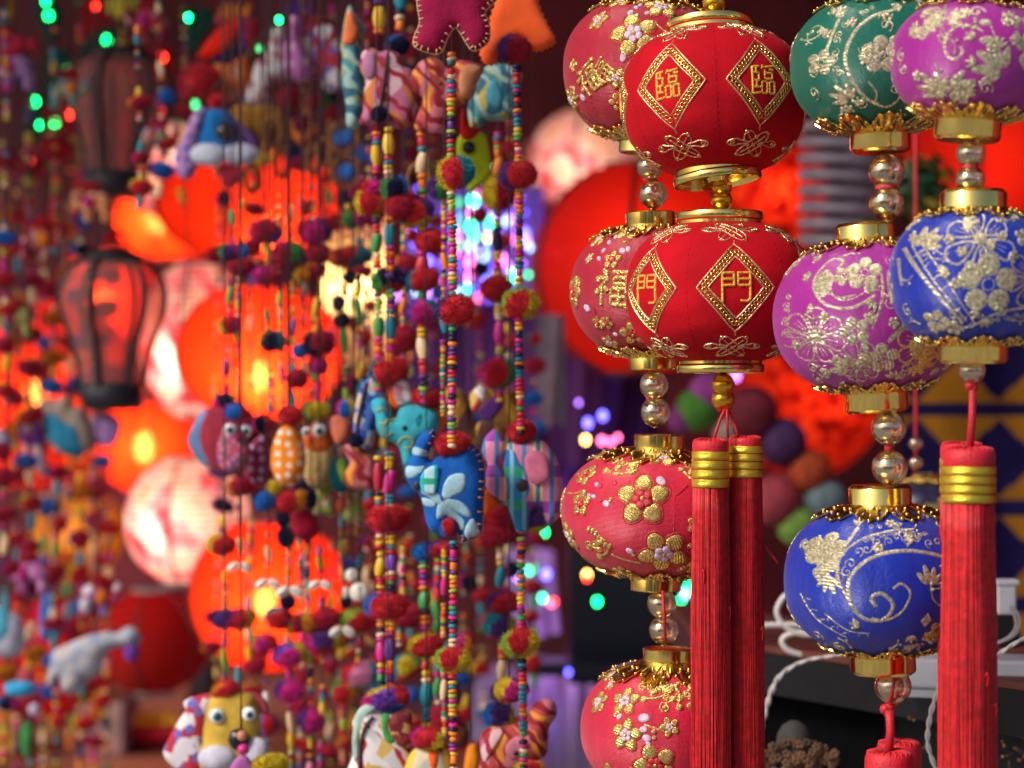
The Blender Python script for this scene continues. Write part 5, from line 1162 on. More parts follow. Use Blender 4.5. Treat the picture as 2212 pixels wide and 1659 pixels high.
def bead_mesh(kind, c):
    k = ('bead', kind, c)
    if k in CACHE: return CACHE[k]
    mb = MB()
    if kind == 'disc': pr = [(0.3, -.5), (.8, -.45), (.97, -.22), (1, 0), (.97, .22), (.8, .45), (.3, .5)]
    elif kind == 'round': pr = [(0.25, -.97)] + [(math.cos(a), math.sin(a)) for a in [math.radians(d) for d in range(-70, 71, 20)]] + [(0.25, .97)]
    elif kind == 'barrel': pr = [(0.3, -1)] + [((.66 + .34 * math.cos(t * 1.5)) * (1 + .035 * (-1) ** i), t) for i, t in enumerate([-.98 + 1.96 * q / 14 for q in range(15)])] + [(0.3, 1)]
    else: pr = [(.3, -1), (.8, -.98), (.85, -.9), (.85, .9), (.8, .98), (.3, 1)]
    mb.lathe(pr, 12); CACHE[k] = mb.mesh('bead', bmat(c)); return CACHE[k]
POMV = {}
def pom_mesh(cols, seed=0):
    k = (tuple(cols), seed)
    if k in POMV: return POMV[k]
    r = random.Random(hash(''.join(cols)) * 0 + seed * 77 + len(cols) * 13 + sum(map(ord, ''.join(cols))))
    mb = MB(); seeds = []
    dirs = [(0, -1, .1), (-1, -.5, .3), (1, -.5, .1), (.2, -.5, -1), (-.4, -.4, 1), (0, 1, 0)]
    for i, c in enumerate(cols):
        d = Vector(dirs[i % 6]) + Vector((r.uniform(-.35, .35), r.uniform(-.2, .2), r.uniform(-.35, .35))); seeds.append((d.normalized(), i, 1.25 if i == 0 else 1.0))
    seeds.append((Vector((0, 1, .2)), 0, 1))
    mb.ell((0, 0, 0), (.90, .80, .68), 20, 12)
    def mi(v): return max(seeds, key=lambda s_: s_[0].dot(v) * s_[2] + 0.1 * noise.noise(v * 3 + Vector((seed, 0, 0))))[1]
    fi = len(mb.f)
    for i in range(fi):
        c = Vector((0, 0, 0))
        for q in mb.f[i]: c += Vector(mb.v[q])
        mb.m[i] = mi(c.normalized())
    N = 1500; ga = math.pi * (3 - 5 ** .5)
    for i in range(N):
        z = 1 - 2 * (i + .5) / N; rr = math.sqrt(1 - z * z); v = Vector((rr * math.cos(ga * i), rr * math.sin(ga * i), z))
        v = (v + Vector((r.gauss(0, .03), r.gauss(0, .03), r.gauss(0, .03)))).normalized()
        b = 1 + 0.16 * noise.noise(v * 1.9 + Vector((seed * 3, 1, 2))); p = Vector((v.x, v.y * .9, v.z * .76)) * .86 * b
        u = v.orthogonal().normalized(); w = v.cross(u); a0 = r.uniform(0, 6); s = r.uniform(.022, .04); h = r.uniform(.12, .24); m = mi(v)
        base = [p + (u * math.cos(a0 + q) + w * math.sin(a0 + q)) * s for q in (0, 2.09, 4.19)]
        tip = p + (v + Vector((r.gauss(0, .25), r.gauss(0, .25), r.gauss(0, .25)))) * h
        mb.add(base + [tip], [(0, 1, 3), (1, 2, 3), (2, 0, 3)], m, False)
    POMV[k] = mb.mesh('pompom', [ymat(c) for c in cols]); return POMV[k]
def pom(parent, c, Y, hw, hh, cols, Mi, seed=0, rot=0.0):
    o = link('pompom', pom_mesh(cols, seed), parent, Mi @ P(c[0], c[1], Y), (rnd.uniform(-.2, .2), rot + rnd.uniform(-.25, .25), rnd.uniform(-.3, .3)), (hw * K * Y, hw * K * Y, hh / .76 * K * Y)); return o
R_, RP, RY, RG, RT, PB, YR, MG = ['red'], ['red', 'purple'], ['red', 'yellow'], ['red', 'lime', 'yellow'], ['red', 'teal', 'purple'], ['purple', 'magenta', 'blue', 'yellow'], ['red', 'yellow', 'teal'], ['magenta', 'red', 'violet']
PALN = ['red', 'orange', 'yellow', 'teal', 'green', 'magenta', 'purple', 'cream', 'navy', 'lime', 'red', 'magenta', 'yellow', 'orange', 'teal']
ALLG = []
def garland(label, x, Y, y0, y1, bw, seed, poms=(), longs=(), gaps=(), dens=1.0, dx=0.0, pal=None, group='bead garlands', top=None, name='bead_garland', cw=1.2, zj=0.0):
    r = random.Random(seed); root = thing(name, label, 'bead garland', P(x, y0, Y), group=group); Mi = Matrix.Translation(-root.location); pal = pal or PALN
    X = lambda y: x + dx * (y - y0) / max(1, y1 - y0) + (1.6 if dens >= 1 else 3.6) * math.sin(y * .011 + seed)
    yt = top if top is not None else 829.5 - (CEIL / (K * Y))
    q = [(X(y0), yt)] + [(X(y), y) for y in range(int(max(y0, yt + 5)), int(y1) + 40, 60)]
    q = [(a, b) for a, b in q]; runs = [[]]
    for a, b in q:
        if any(g0 + 8 < b < g1 - 8 for g0, g1 in gaps): 
            if runs[-1]: runs.append([])
        else: runs[-1].append((a, b))
    mb = MB()
    for rn in runs:
        if len(rn) > 1: mb.tube([Mi @ P(a, b, Y) for a, b in rn], cw * K * Y, 4)
    mb.build('cord', CORD, root)
    skip = [(p[0] - p[2] * .86, p[0] + p[2] * .86) for p in poms] + [(a, b) for a, b in gaps]; bw *= 1.14
    L = sorted([(l[0] - l[1] / 2, l[0] + l[1] / 2, l[2]) for l in longs]); y = y0; n = 0
    while y < y1 and n < 290:
        hit = next((b for a, b in skip if a <= y < b), None)
        if hit is not None: y = hit; continue
        lg = next((l for l in L if l[0] - bw * .3 <= y < l[1]), None)
        if lg:
            k, c, h, w = 'barrel', lg[2], (lg[1] - lg[0]), bw * .58; y = max(y, lg[0])
        else:
            t = r.random(); c = r.choice(pal)
            if t < .80 or dens >= 1 and t < .88: k, h, w = 'disc', bw * r.uniform(.40, .52), bw * .5 * r.uniform(.86, 1.06)
            elif t < .93: k, h, w = 'round', bw * .72, bw * .42
            elif dens < 1: k, h, w = 'barrel', bw * 1.7, bw * .5
            else: k, h, w = 'tube', bw * .8, bw * .45
        if lg is None and dens < 1 and r.random() > dens: y += h * 1.8; continue
        s = K * Y; zz = w * s if k != 'round' else w * s
        hz = h * s if k == 'disc' else h * s / 2
        link('bead', bead_mesh(k, c), root, Mi @ P(X(y + h / 2) + r.uniform(-.6, .6), y + h / 2, Y), (r.uniform(-.2, .2), r.uniform(-.22, .22), 0), (zz, zz, hz))
        y += h * (1.02 if r.random() > .06 else 1.45); n += 1
    for i, p in enumerate(poms):
        pom(root, (X(p[0]) + (p[4] if len(p) > 4 else 0), p[0]), Y + (p[5] if len(p) > 5 else 0), p[1], p[2], p[3], Mi, seed=(seed * 3 + i) % 2)
    return root

garland('front bead garland running past the blue elephant charm, left of the topmost brocade lantern', 975, 1.285, 112, 1900, 18.5, 1,
        [(372, 42, 36, YR, 10), (668, 42, 33, RP, 6), (1424, 40, 28, RG, 0)], gaps=[(962, 1168)], dx=6)
garland('bead garland just behind and left of the front one, ending low beside the red pompom', 958, 1.36, 425, 1900, 12, 2, [(1300, 1, 1, R_, 0), (1395, 30, 26, ['magenta', 'teal', 'orange'], 34), (405, 30, 26, ['green', 'purple'], -6)], longs=[(1490, 44, 'cream'), (1265, 38, 'magenta'), (560, 36, 'orange'), (700, 34, 'teal')], gaps=[(900, 1180)], dx=2)
garland('bead garland running past the plaid elephant charm, nearest the brocade lanterns', 1118, 1.315, 140, 1900, 17.5, 3,
        [(377, 43, 31, RP, -2), (655, 40, 34, ['red', 'lime', 'yellow'], 4), (1387, 42, 30, RG, -3)], gaps=[(935, 1160)], dx=14)
garland('bead garland carrying the turquoise elephant charm, with cream and green long beads', 910, 1.38, 285, 1588, 21, 4,
        [(458, 40, 34, ['red', 'green', 'purple', 'yellow'], -14), (520, 34, 26, R_, 18), (603, 36, 26, ['red', 'teal'], 2), (672, 36, 28, ['magenta', 'violet', 'teal'], 0), (1191, 24, 20, ['blue', 'teal'], -4), (1187, 40, 18, ['dkred', 'purple'], 40), (1392, 39, 27, ['red', 'yellow'], 0)],
        longs=[(350, 46, 'cream'), (572, 40, 'red'), (752, 48, 'cream'), (1292, 40, 'green'), (1500, 52, 'teal')], gaps=[(862, 1175)], dx=10, top=None)
garland('bead garland with dark red pompoms behind the plaid elephant charm', 1074, 1.43, 285, 1560, 17, 5,
        [(415, 38, 40, ['dkred', 'yellow', 'lime'], 2), (622, 34, 28, R_, -4), (806, 40, 32, ['red', 'magenta', 'green'], -4), (1120, 34, 30, ['dkred', 'red'], 6), (1152, 42, 26, ['dkred'], -4), (1300, 36, 25, RP, 6), (1352, 36, 30, ['purple', 'teal', 'yellow', 'red'], -4), (1492, 38, 26, ['yellow', 'purple', 'magenta'], 12), (1545, 36, 28, ['purple', 'blue', 'yellow'], -6)],
        longs=[(350, 40, 'orange'), (520, 44, 'navy'), (716, 44, 'magenta'), (1245, 44, 'teal'), (1447, 42, 'cream')], dx=10, gaps=[(860, 1090)])
garland('bead garland with yellow long beads, left one of the close pair above the white elephant', 813, 1.39, 285, 1490, 18, 6,
        [(410, 30, 24, ['magenta', 'red'], -4), (436, 36, 30, ['red', 'yellow', 'orange'], -12), (605, 40, 30, ['navy', 'green', 'purple', 'red'], 24), (800, 44, 32, ['red', 'teal'], 22), (1120, 38, 28, R_, 28), (1310, 42, 28, ['magenta', 'blue', 'purple', 'red'], 4)],
        longs=[(335, 44, 'yellow'), (522, 40, 'green'), (706, 42, 'green'), (1030, 60, 'dkred'), (1225, 40, 'yellow'), (1408, 42, 'magenta')], gaps=[(840, 985)], dx=10)
garland('bead garland with teal and purple long beads, right of the close pair', 841, 1.375, 275, 1495, 20, 7,
        [(405, 30, 28, ['navy', 'green', 'blue'], 12), (445, 34, 28, ['dkred', 'red'], 24), (1118, 42, 28, R_, -10), (1308, 40, 29, R_, -2), (1512, 52, 30, ['violet', 'magenta', 'red', 'blue', 'yellow'], -8)],
        longs=[(312, 46, 'yellow'), (508, 46, 'teal'), (708, 46, 'teal'), (1035, 52, 'magenta'), (1212, 34, 'violet'), (1402, 46, 'purple')], gaps=[(590, 625), (780, 975)], dx=3)
garland('short bead run with a yellow long bead at the top edge', 818, 1.42, 0, 68, 22, 8, longs=[(38, 46, 'yellow')], poms=[(98, 26, 22, ['navy', 'blue'], 40)])
garland('short teal bead run at the top edge left of the maroon felt charm', 864, 1.42, -20, 60, 22, 9, longs=[(0, 40, 'teal')])
garland('thin dark bead garland between the teal beaded pair and the turquoise elephant', 872, 1.47, 470, 1300, 12, 10, [(440, 34, 28, ['dkred', 'magenta'], 6), (575, 30, 26, ['dkred', 'orange'], 4), (732, 34, 28, ['dkred'], -2)], longs=[(660, 34, 'orange')], gaps=[(770, 1180)])
# slim garlands in front of the orange lanterns
def slim(label, x, y0, y1, seed, poms=(), longs=(), gaps=(), Y=1.56, dens=.5, bw=12, dx=0):
    return garland(label, x, Y, y0, y1, bw, seed, poms, longs, gaps, min(.95, dens + .22), dx, group='slim garlands with dark cords', cw=0.8)
slim('slim garland in front of the blossom lantern edge, leftmost before the orange lanterns', 500, 400, 868, 21, [(544, 24, 18, ['purple', 'green', 'magenta'], -6), (576, 30, 19, ['dkred'], 18), (703, 26, 20, ['red', 'yellow', 'magenta'], 2)], [(470, 34, 'green'), (635, 40, 'green'), (794, 40, 'purple')], dx=-6)
slim('slim garland with a yellow barrel bead above the round maroon charm', 520, 430, 875, 22, [(543, 14, 17, ['blue'], 2)], [(719, 34, 'yellow'), (845, 44, 'orange')], dx=-4, dens=.25)
slim('slim garland over the orange lantern with a teal and yellow pompom', 582, 440, 890, 23, [(500, 34, 26, ['dkred', 'magenta'], -10), (594, 36, 20, ['magenta', 'blue', 'red'], -8), (737, 30, 23, ['navy', 'yellow', 'teal'], 8)], [(535, 36, 'lime')], dens=.55)
slim('slim garland crossing the bright bulb spot of the orange lantern', 606, 420, 900, 24, [(505, 20, 22, ['blue', 'navy'], -12), (548, 36, 28, ['dkred', 'magenta', 'green'], 18)], [(508, 38, 'yellow'), (640, 30, 'lime')], dens=.5)
slim('slim garland leading down to the orange dotted owl charm', 630, 430, 905, 25, [(552, 26, 26, ['magenta', 'dkred'], -4), (590, 26, 18, ['orange', 'yellow', 'dkred'], 30), (758, 18, 15, ['blue'], 16), (818, 26, 20, ['dkred', 'magenta'], 10)], [(465, 44, 'cream'), (690, 42, 'purple'), (850, 52, 'teal')], dens=.7)
slim('slim garland with a cream barrel bead leading to the orange headed owl charm', 678, 400, 880, 26, [(500, 38, 28, ['magenta', 'dkred', 'purple'], 0), (548, 30, 22, ['dkred'], 6), (583, 26, 20, ['dkred', 'orange'], -2), (742, 36, 28, ['dkred', 'navy', 'purple'], 10)], [(484, 40, 'cream'), (660, 50, 'yellow'), (810, 24, 'lime')], dens=.6)
slim('slim garland at the right rim of the orange lantern, thin and brown', 690, 560, 1050, 27, [(790, 22, 20, ['magenta', 'dkred'], 0)], [(700, 40, 'orange'), (845, 50, 'magenta')], dens=.25)
slim('slim garland with an oval red, orange and teal pompom before the cream lamp', 748, 440, 900, 28, [(474, 22, 20, ['green', 'orange'], 4), (554, 52, 22, ['red', 'orange', 'teal'], 6), (599, 15, 15, ['navy'], 8), (655, 14, 18, ['navy', 'violet'], -14), (692, 16, 18, ['navy'], -6)], [(720, 56, 'green'), (850, 34, 'lime')], dens=.5)
slim('slim garland with green barrel beads right before the cream lamp', 779, 380, 900, 29, [(466, 40, 20, ['magenta', 'orange', 'red'], 12), (415, 26, 22, ['dkred', 'magenta'], 0)], [(545, 30, 'cream'), (625, 34, 'yellow'), (668, 60, 'green'), (800, 36, 'yellow'), (835, 36, 'teal')], dens=.5)
slim('slim garland with purple pompoms low left, above the big yellow creature', 484, 1110, 1480, 31, [(1176, 32, 22, ['red', 'yellow'], -6), (1337, 30, 21, ['purple', 'navy', 'magenta'], -4)], [(1124, 20, 'yellow'), (1175, 20, 'dkred'), (1425, 50, 'lime')], dens=.9)
slim('slim garland with a pink painted bead and cowrie pair above the big yellow creature', 517, 1090, 1500, 32, [(1337, 30, 23, ['red', 'purple', 'yellow'], 0)], [(1176, 34, 'cream'), (1472, 50, 'teal')], gaps=[(1100, 1150), (1200, 1300), (1370, 1440)], dens=.3)
slim('slim garland with a lens shaped pompom between two cowrie pairs', 577, 1090, 1800, 33, [(1388, 28, 20, ['magenta', 'orange', 'red'], -2), (1565, 24, 24, ['red', 'blue', 'purple'], 0)], [(1192, 34, 'cream'), (1505, 40, 'white')], gaps=[(1220, 1360), (1420, 1470)], dens=.25)
slim('slim garland with an orange bead over a large white cowrie pair', 625, 1130, 1800, 34, [(1160, 20, 24, ['navy'], -8), (1335, 32, 24, ['red', 'teal', 'dkred'], -18), (1348, 24, 20, ['dkred', 'yellow'], 18), (1412, 40, 26, ['magenta', 'violet', 'yellow'], 4), (1492, 34, 24, ['magenta', 'purple'], 0), (1300, 18, 18, ['navy', 'violet'], 0)], [(1232, 28, 'orange'), (1560, 44, 'cream'), (1590, 30, 'yellow')], dens=.7)
slim('slim garland with many tiny coloured beads right of the cowrie pairs', 668, 1120, 1800, 35, [(1345, 26, 20, ['orange', 'yellow'], 4), (1555, 30, 28, ['magenta', 'purple'], 0)], [(1660, 30, 'pink')], dens=.95, bw=12)
slim('slim garland with a green leaf bead and purple striped pompom', 694, 1180, 1800, 36, [(1337, 34, 24, ['dkred', 'red'], 6), (1385, 44, 26, ['purple', 'magenta', 'yellow', 'red'], 2)], [(1215, 30, 'lime'), (1190, 20, 'pink'), (1535, 34, 'yellow')], gaps=[(1235, 1290), (1430, 1480)], dens=.5)
slim('slim dark garland with navy beads and a hanging cowrie pair at its middle', 744, 1150, 1560, 37, [(1300, 12, 14, ['navy'], 0)], [(1180, 30, 'yellow'), (1280, 24, 'white')], gaps=[(1310, 1480)], dens=.4)
slim('slim garland beside the yellow long beads ending in a multicolour pompom', 775, 1120, 1480, 38, [(1455, 44, 28, ['pink', 'red', 'teal', 'lime'], 8), (1495, 30, 22, ['red', 'green', 'orange'], -30), (1340, 34, 26, ['red', 'lime'], -10), (1245, 12, 14, ['cream'], -16)], [(1200, 34, 'teal')], gaps=[(1250, 1310)], dens=.4)
slim('slim garland with a wide mustard and teal pompom low behind the close pair', 865, 1180, 1440, 39, [(1440, 36, 28, ['yellow', 'teal', 'green', 'red'], 14), (1330, 40, 24, ['dkred'], 20)], [(1220, 30, 'cream')], dens=.8, Y=1.5)
slim('slim garland with green barrel beads behind the yellow and red pompom', 946, 1190, 1560, 40, [(1560, 40, 36, ['dkred', 'red'], 10), (1390, 10, 10, ['navy'], 0)], [(1295, 40, 'green'), (1480, 40, 'green')], dens=.8, Y=1.5, bw=15)
# a second layer of garlands farther back
BX = [(470, 300, 'dark red'), (545, 420, 'olive'), (655, 250, 'maroon'), (715, 230, 'orange'), (738, 860, 'teal'), (762, 200, 'navy'), (795, 240, 'magenta'), (830, 820, 'rust'), (885, 300, 'violet'), (936, 260, 'green'), (1005, 880, 'dark red'), (1042, 420, 'purple'), (1098, 300, 'mixed'), (1150, 700, 'plum'), (540, 1120, 'brown'), (650, 1010, 'pink'), (802, 1150, 'yellow'), (440, 560, 'wine'), (395, 180, 'ochre'), (345, 120, 'red'), (300, 90, 'green')]
BX.sort()
for i, (x, y0, t) in enumerate(BX):
    r = random.Random(300 + i); pm = []; y = max(y0, 180) + r.uniform(10, 60); lim = 1640 if x > 460 else 420
    while y < lim:
        c = r.choice([['dkred'], ['red', 'teal'], ['dkred', 'magenta'], ['red', 'yellow'], ['navy', 'magenta'], ['dkred', 'orange'], ['dkred', 'purple'], ['blue', 'purple'], ['dkred', 'red']])
        if not (560 < y < 900 and 400 < x < 750 or 1110 < y < 1330 and x < 760): pm.append((y, r.uniform(13, 27), r.uniform(11, 20), c, r.uniform(-12, 12)))
        y += r.uniform(50, 130)
    garland('%s garland in the dim second layer, %s from the left there' % (t, ['first', 'second', 'third', 'fourth', 'fifth', 'sixth', 'seventh', 'eighth', 'ninth', 'tenth', 'eleventh', 'twelfth', 'thirteenth', 'fourteenth', 'fifteenth', 'sixteenth', 'seventeenth', 'eighteenth', 'nineteenth', 'twentieth', 'twenty first'][i]), x, 1.66 + .05 * (i * 3 % 7), (y0 if y0 > 500 else 0), lim + 20, 11, 400 + i, pm,
            [(r.uniform(y0, lim), 34, r.choice(['yellow', 'cream', 'teal', 'green'])) for _ in range(4)], dens=.6, group='dim second layer of garlands', cw=0.9)
# blurred garlands at the left edge, farther back
LX = [(12, 'thin one at the very edge'), (40, 'with teal pompom bits'), (66, 'with orange pompoms'), (92, 'with dense cream beads'), (120, 'with blue bits'), (150, 'passing the pale animal charm'), (176, 'with yellow barrel beads'), (205, 'in front of the amber glow'), (232, 'nearest the dark wire lantern')]
ordn = ['first', 'second', 'third', 'fourth', 'fifth', 'sixth', 'seventh', 'eighth', 'ninth']
for i, (x, t) in enumerate(LX):
    r = random.Random(100 + i); pm = []; y = (420 if i not in (0, 2) else 500) + r.uniform(0, 80)
    while y < 1620:
        c = r.choice([['dkred'], ['red', 'teal'], ['dkred', 'magenta'], ['red', 'yellow'], ['navy', 'blue', 'magenta'], ['orange', 'red'], ['dkred', 'purple'], ['blue', 'purple']])
        pm.append((y, r.uniform(18, 32), r.uniform(14, 22), c, r.uniform(-10, 10))); y += r.uniform(60, 150)
    garland('blurred bead garland, %s from the left edge, %s' % (ordn[i], t), x, 1.9 + .09 * (i * 5 % 9), (20, 380, 120, 560, 60, 260, 0, 880, 900)[i], 1900, 15, 200 + i, pm,
            [(r.uniform(500, 1500), 40, r.choice(['yellow', 'cream', 'teal'])) for _ in range(5)], dens=.62, group='out of focus garlands at the left', cw=2.0)

# ------------------------------------------------------------------ stuffed charms
def inflate(outline, T, g=None, D=None):
    "two sided cushion from an outline (picture units); returns verts, faces"
    n = len(outline); xs = [p[0] for p in outline]; ys = [p[1] for p in outline]
    w = max(xs) - min(xs); h = max(ys) - min(ys); g = g or max(3.0, (w + h) / 34)
    def inside(x, y):
        c = False; j = n - 1
        for i in range(n):
            if (ys[i] > y) != (ys[j] > y) and x < (xs[j] - xs[i]) * (y - ys[i]) / (ys[j] - ys[i]) + xs[i]: c = not c
            j = i
        return c
    def dist(x, y):
        m = 1e9
        for i in range(n):
            ax, ay = outline[i]; bx, by = outline[(i + 1) % n]; dx, dy = bx - ax, by - ay; l = dx * dx + dy * dy
            t = max(0, min(1, ((x - ax) * dx + (y - ay) * dy) / l)) if l else 0
            m = min(m, (x - ax - t * dx) ** 2 + (y - ay - t * dy) ** 2)
        return math.sqrt(m)
    pts = []
    y = min(ys) + g / 2; row = 0
    while y < max(ys):
        x = min(xs) + g / 2 + (g / 2 if row % 2 else 0)
        while x < max(xs):
            if inside(x, y) and dist(x, y) > g * .45: pts.append((x, y))
            x += g
        y += g * .87; row += 1
    allv = [Vector(p) for p in outline] + [Vector(p) for p in pts]
    V, E, F, a, b, c = delaunay_2d_cdt(allv, [], [list(range(n))], 1, 1e-4)
    dd = [dist(v.x, v.y) for v in V]; D = D or max(6.0, .8 * max(dd))
    f = lambda d: T * math.sqrt(max(0.0, 1 - (1 - min(1, d / D)) ** 2))
    N = len(V); vs = [(v.x, -f(d) - .01, -v.y) for v, d in zip(V, dd)] + [(v.x, f(d) + .01, -v.y) for v, d in zip(V, dd)]
    fs = []
    for t in F: fs.append(tuple(t)); fs.append(tuple(i + N for i in t)[::-1])
    cnt = {}
    for t in F:
        for i in range(len(t)):
            e = (t[i], t[(i + 1) % len(t)]); cnt[e] = 1
    for (i, j) in list(cnt):
        if (j, i) not in cnt: fs.append((j, i, i + N, j + N))
    hf = lambda x, y: f(dist(x, y)) if inside(x, y) else 0.0
    return vs, fs, hf
class Charm:
    def __init__(s, name, label, cat, Y, c, group='stuffed cloth charms'):
        s.c = c; s.Y = Y; s.s = K * Y; s.root = thing(name, label, cat, P(c[0], c[1], Y), group=group); s.hf = None
        s.Mi = Matrix.Translation(-s.root.location)
    def pad(s, nm, outline, m, T, dy=0.0, sm=True, g=None, main=False, D=None):
        o = [(x - s.c[0], y - s.c[1]) for x, y in (smooth_path(outline, 4, True) if sm else outline)]
        vs, fs, hf = inflate(o, T, g, D); mb = MB(s.s); mb.add([(x, y + dy, z) for x, y, z in vs], fs)
        ob = mb.build(nm, m, s.root)
        if main: s.hf = lambda x, y: hf(x - s.c[0], y - s.c[1]) - dy; s.out = o
        return ob
    def patch(s, nm, outline, m, h=1.2, base=None):
        hf = s.hf; o = [(x - s.c[0], y - s.c[1]) for x, y in smooth_path(outline, 3, True)]
        vs, fs, f2 = inflate(o, h, g=6); mb = MB(s.s)
        mb.add([(x, y - hf(x + s.c[0], -z + s.c[1]) - .3, z) for x, y, z in vs], fs); return mb.build(nm, m, s.root)
    def line(s, nm, pts, m, r=1.5, off=0.6, k=5):
        q = smooth_path(pts, k) if len(pts) > 2 else pts; mb = MB(s.s)
        mb.tube([(x - s.c[0], -(s.hf(x, y) if s.hf else 0) - off, -(y - s.c[1])) for x, y in q], r, 5); return mb.build(nm, m, s.root)
    def ball(s, nm, c, r, m, dy=0.0, on=False):
        rr = r if isinstance(r, (tuple, list)) else (r, r, r); mb = MB(s.s)
        yy = -(s.hf(*c) if on and s.hf else 0) + dy; mb.ell((c[0] - s.c[0], yy, -(c[1] - s.c[1])), rr, 16, 10); return mb.build(nm, m, s.root)
    def pom(s, c, hw, hh, cols, dy=0, seed=1): return pom(s.root, c, s.Y + dy * s.s, hw, hh, cols, s.Mi, seed)
    def stitches(s, m, step=16, ln=13, r=1.3, rng=(0, 1), edge=True):
        o = s.out; n = len(o); a0, a1 = int(n * rng[0]), int(n * rng[1]); mb = MB(s.s); acc = 0; cx = 0
        seg = [o[i % n] for i in range(a0, a1 + (1 if rng[1] - rng[0] < 1 else 1))]
        area = sum(o[i][0] * o[(i + 1) % n][1] - o[(i + 1) % n][0] * o[i][1] for i in range(n)); sg = 1 if area > 0 else -1
        for i in range(1, len(seg)):
            (ax, ay), (bx, by) = seg[i - 1], seg[i]; l = math.hypot(bx - ax, by - ay); acc += l
            if acc >= step and l > 0:
                acc = 0; nx, ny = -(by - ay) / l * sg, (bx - ax) / l * sg
                e = (bx + nx * ln, by + ny * ln); h = s.hf(e[0] + s.c[0], e[1] + s.c[1])
                mb.tube([(bx - nx * 1.5, 0, -(by - ny * 1.5)), ((bx + e[0]) / 2, -s.hf((bx + e[0]) / 2 + s.c[0], (by + e[1]) / 2 + s.c[1]) - 1, -(by + e[1]) / 2), (e[0], -h - .8, -e[1])], r, 4)
        if edge: mb.tube([(x, 0, -y) for x, y in seg], r, 4, 0, closed=False)
        o_ = mb.build('blanket_stitch', m, s.root); o_['kind'] = 'stuff'
    def hang(s, x=None): 
        mb = MB(); x = x or s.c[0]; yt = 829.5 - (CEIL / s.s); mb.tube([s.Mi @ P(x, s.c[1], s.Y), s.Mi @ P(x, yt, s.Y)], 1.5 * s.s, 4); mb.build('cord', CORD, s.root)
def cv9(L): return [(743.1 + x * .26043, 777.7 + y * .26043) for x, y in L]
def cv3(L): return [(725.8 + x * .24995, y * .24995) for x, y in L]
def cv2(L): return [(345.6 + x * .25002, y * .25002) for x, y in L]
def cv8(L): return [(380.2 + x * .26043, 777.7 + y * .26043) for x, y in L]
def cvb(L): return [(345.6 + x * .27088, 1209.7 + y * .27088) for x, y in L]
def cvd(L): return [(725.8 + x * .27088, 1209.7 + y * .27088) for x, y in L]
def cvl(L): return [(x * .27088, 1209.7 + y * .27088) for x, y in L]
F = lambda n, c, **k: mat(n, c, rough=0.9, sheen=0.08, var=0.12, vscale=90, bump=0.4, bscale=700, spec=0.15, **k)
BLUF = F('azure_cotton', (0.008, 0.10, 0.42)); PALE = F('pale_blue_print', (0.30, 0.50, 0.60)); TURQ = F('turquoise_felt', (0.04, 0.38, 0.47)); ORF = F('orange_felt_cloth', (0.75, 0.10, 0.012)); MAR = F('maroon_felt_cloth', (0.30, 0.008, 0.055))
EYEW = mat('eye_white', (0.8, 0.78, 0.78), rough=.3); EYEB = mat('eye_black', (0.01, 0.01, 0.015), rough=.2); EYET = mat('eye_teal', (0.01, 0.12, 0.2), rough=.3); ORS = F('orange_stitch', (0.75, 0.28, 0.12)); YES = F('cream_stitch', (0.75, 0.55, 0.25)); MGS = F('magenta_stitch', (0.5, 0.03, 0.28)); DBUT = mat('brown_button', (0.03, 0.012, 0.015), rough=.5)
PLAID = pattern_mat('plaid_cotton', (0.66, 0.22, 0.36), 'plaid', [(0.75, 0.55, 0.12), (0.30, 0.05, 0.35), (0.06, 0.18, 0.42)], 20)
CHECK = pattern_mat('aqua_check', (0.45, 0.72, 0.75), 'plaid', [(0.02, 0.42, 0.65), (0.02, 0.40, 0.25)], 40)
BLUST = pattern_mat('blue_green_stripe_cotton', (0.02, 0.20, 0.45), 'plaid', [(0.02, 0.10, 0.35), (0.02, 0.28, 0.12), (0.15, 0.42, 0.55)], 22)
PINKS = pattern_mat('pink_gold_silk', (0.45, 0.13, 0.24), 'stripe', [(0.50, 0.16, 0.03), (0.62, 0.38, 0.42), (0.30, 0.02, 0.04)], 30)
REDS = pattern_mat('red_gold_silk', (0.38, 0.05, 0.05), 'stripe', [(0.60, 0.22, 0.03), (0.50, 0.14, 0.18), (0.22, 0.01, 0.02)], 34)
TEALS = pattern_mat('teal_gold_silk', (0.06, 0.24, 0.26), 'stripe', [(0.42, 0.32, 0.05), (0.02, 0.10, 0.16), (0.25, 0.38, 0.35)], 34)
GOLDS = pattern_mat('brown_gold_silk', (0.22, 0.09, 0.015), 'stripe', [(0.42, 0.20, 0.02), (0.06, 0.02, 0.02)], 34)
WHTS = pattern_mat('white_gold_silk', (0.62, 0.60, 0.62), 'stripe', [(0.45, 0.03, 0.04), (0.60, 0.40, 0.10), (0.70, 0.66, 0.66)], 30)
BLUS = pattern_mat('blue_floral_silk', (0.06, 0.14, 0.48), 'blossom', [(0.30, 0.45, 0.62), (0.02, 0.05, 0.30), (0.45, 0.35, 0.3)], 90)
LBLF = pattern_mat('pale_floral_cotton', (0.50, 0.44, 0.48), 'blossom', [(0.30, 0.20, 0.20), (0.55, 0.52, 0.5), (0.35, 0.12, 0.16)], 100)
ODOT = pattern_mat('orange_dotted_cotton', (0.80, 0.22, 0.01), 'dots', [(0.80, 0.62, 0.50)], 150)
MDOT = pattern_mat('maroon_dotted_cotton', (0.32, 0.02, 0.09), 'dots', [(0.62, 0.40, 0.58)], 150)
PFLO = pattern_mat('purple_red_floral', (0.42, 0.06, 0.12), 'blossom', [(0.10, 0.05, 0.30), (0.50, 0.18, 0.26), (0.20, 0.10, 0.12)], 130)
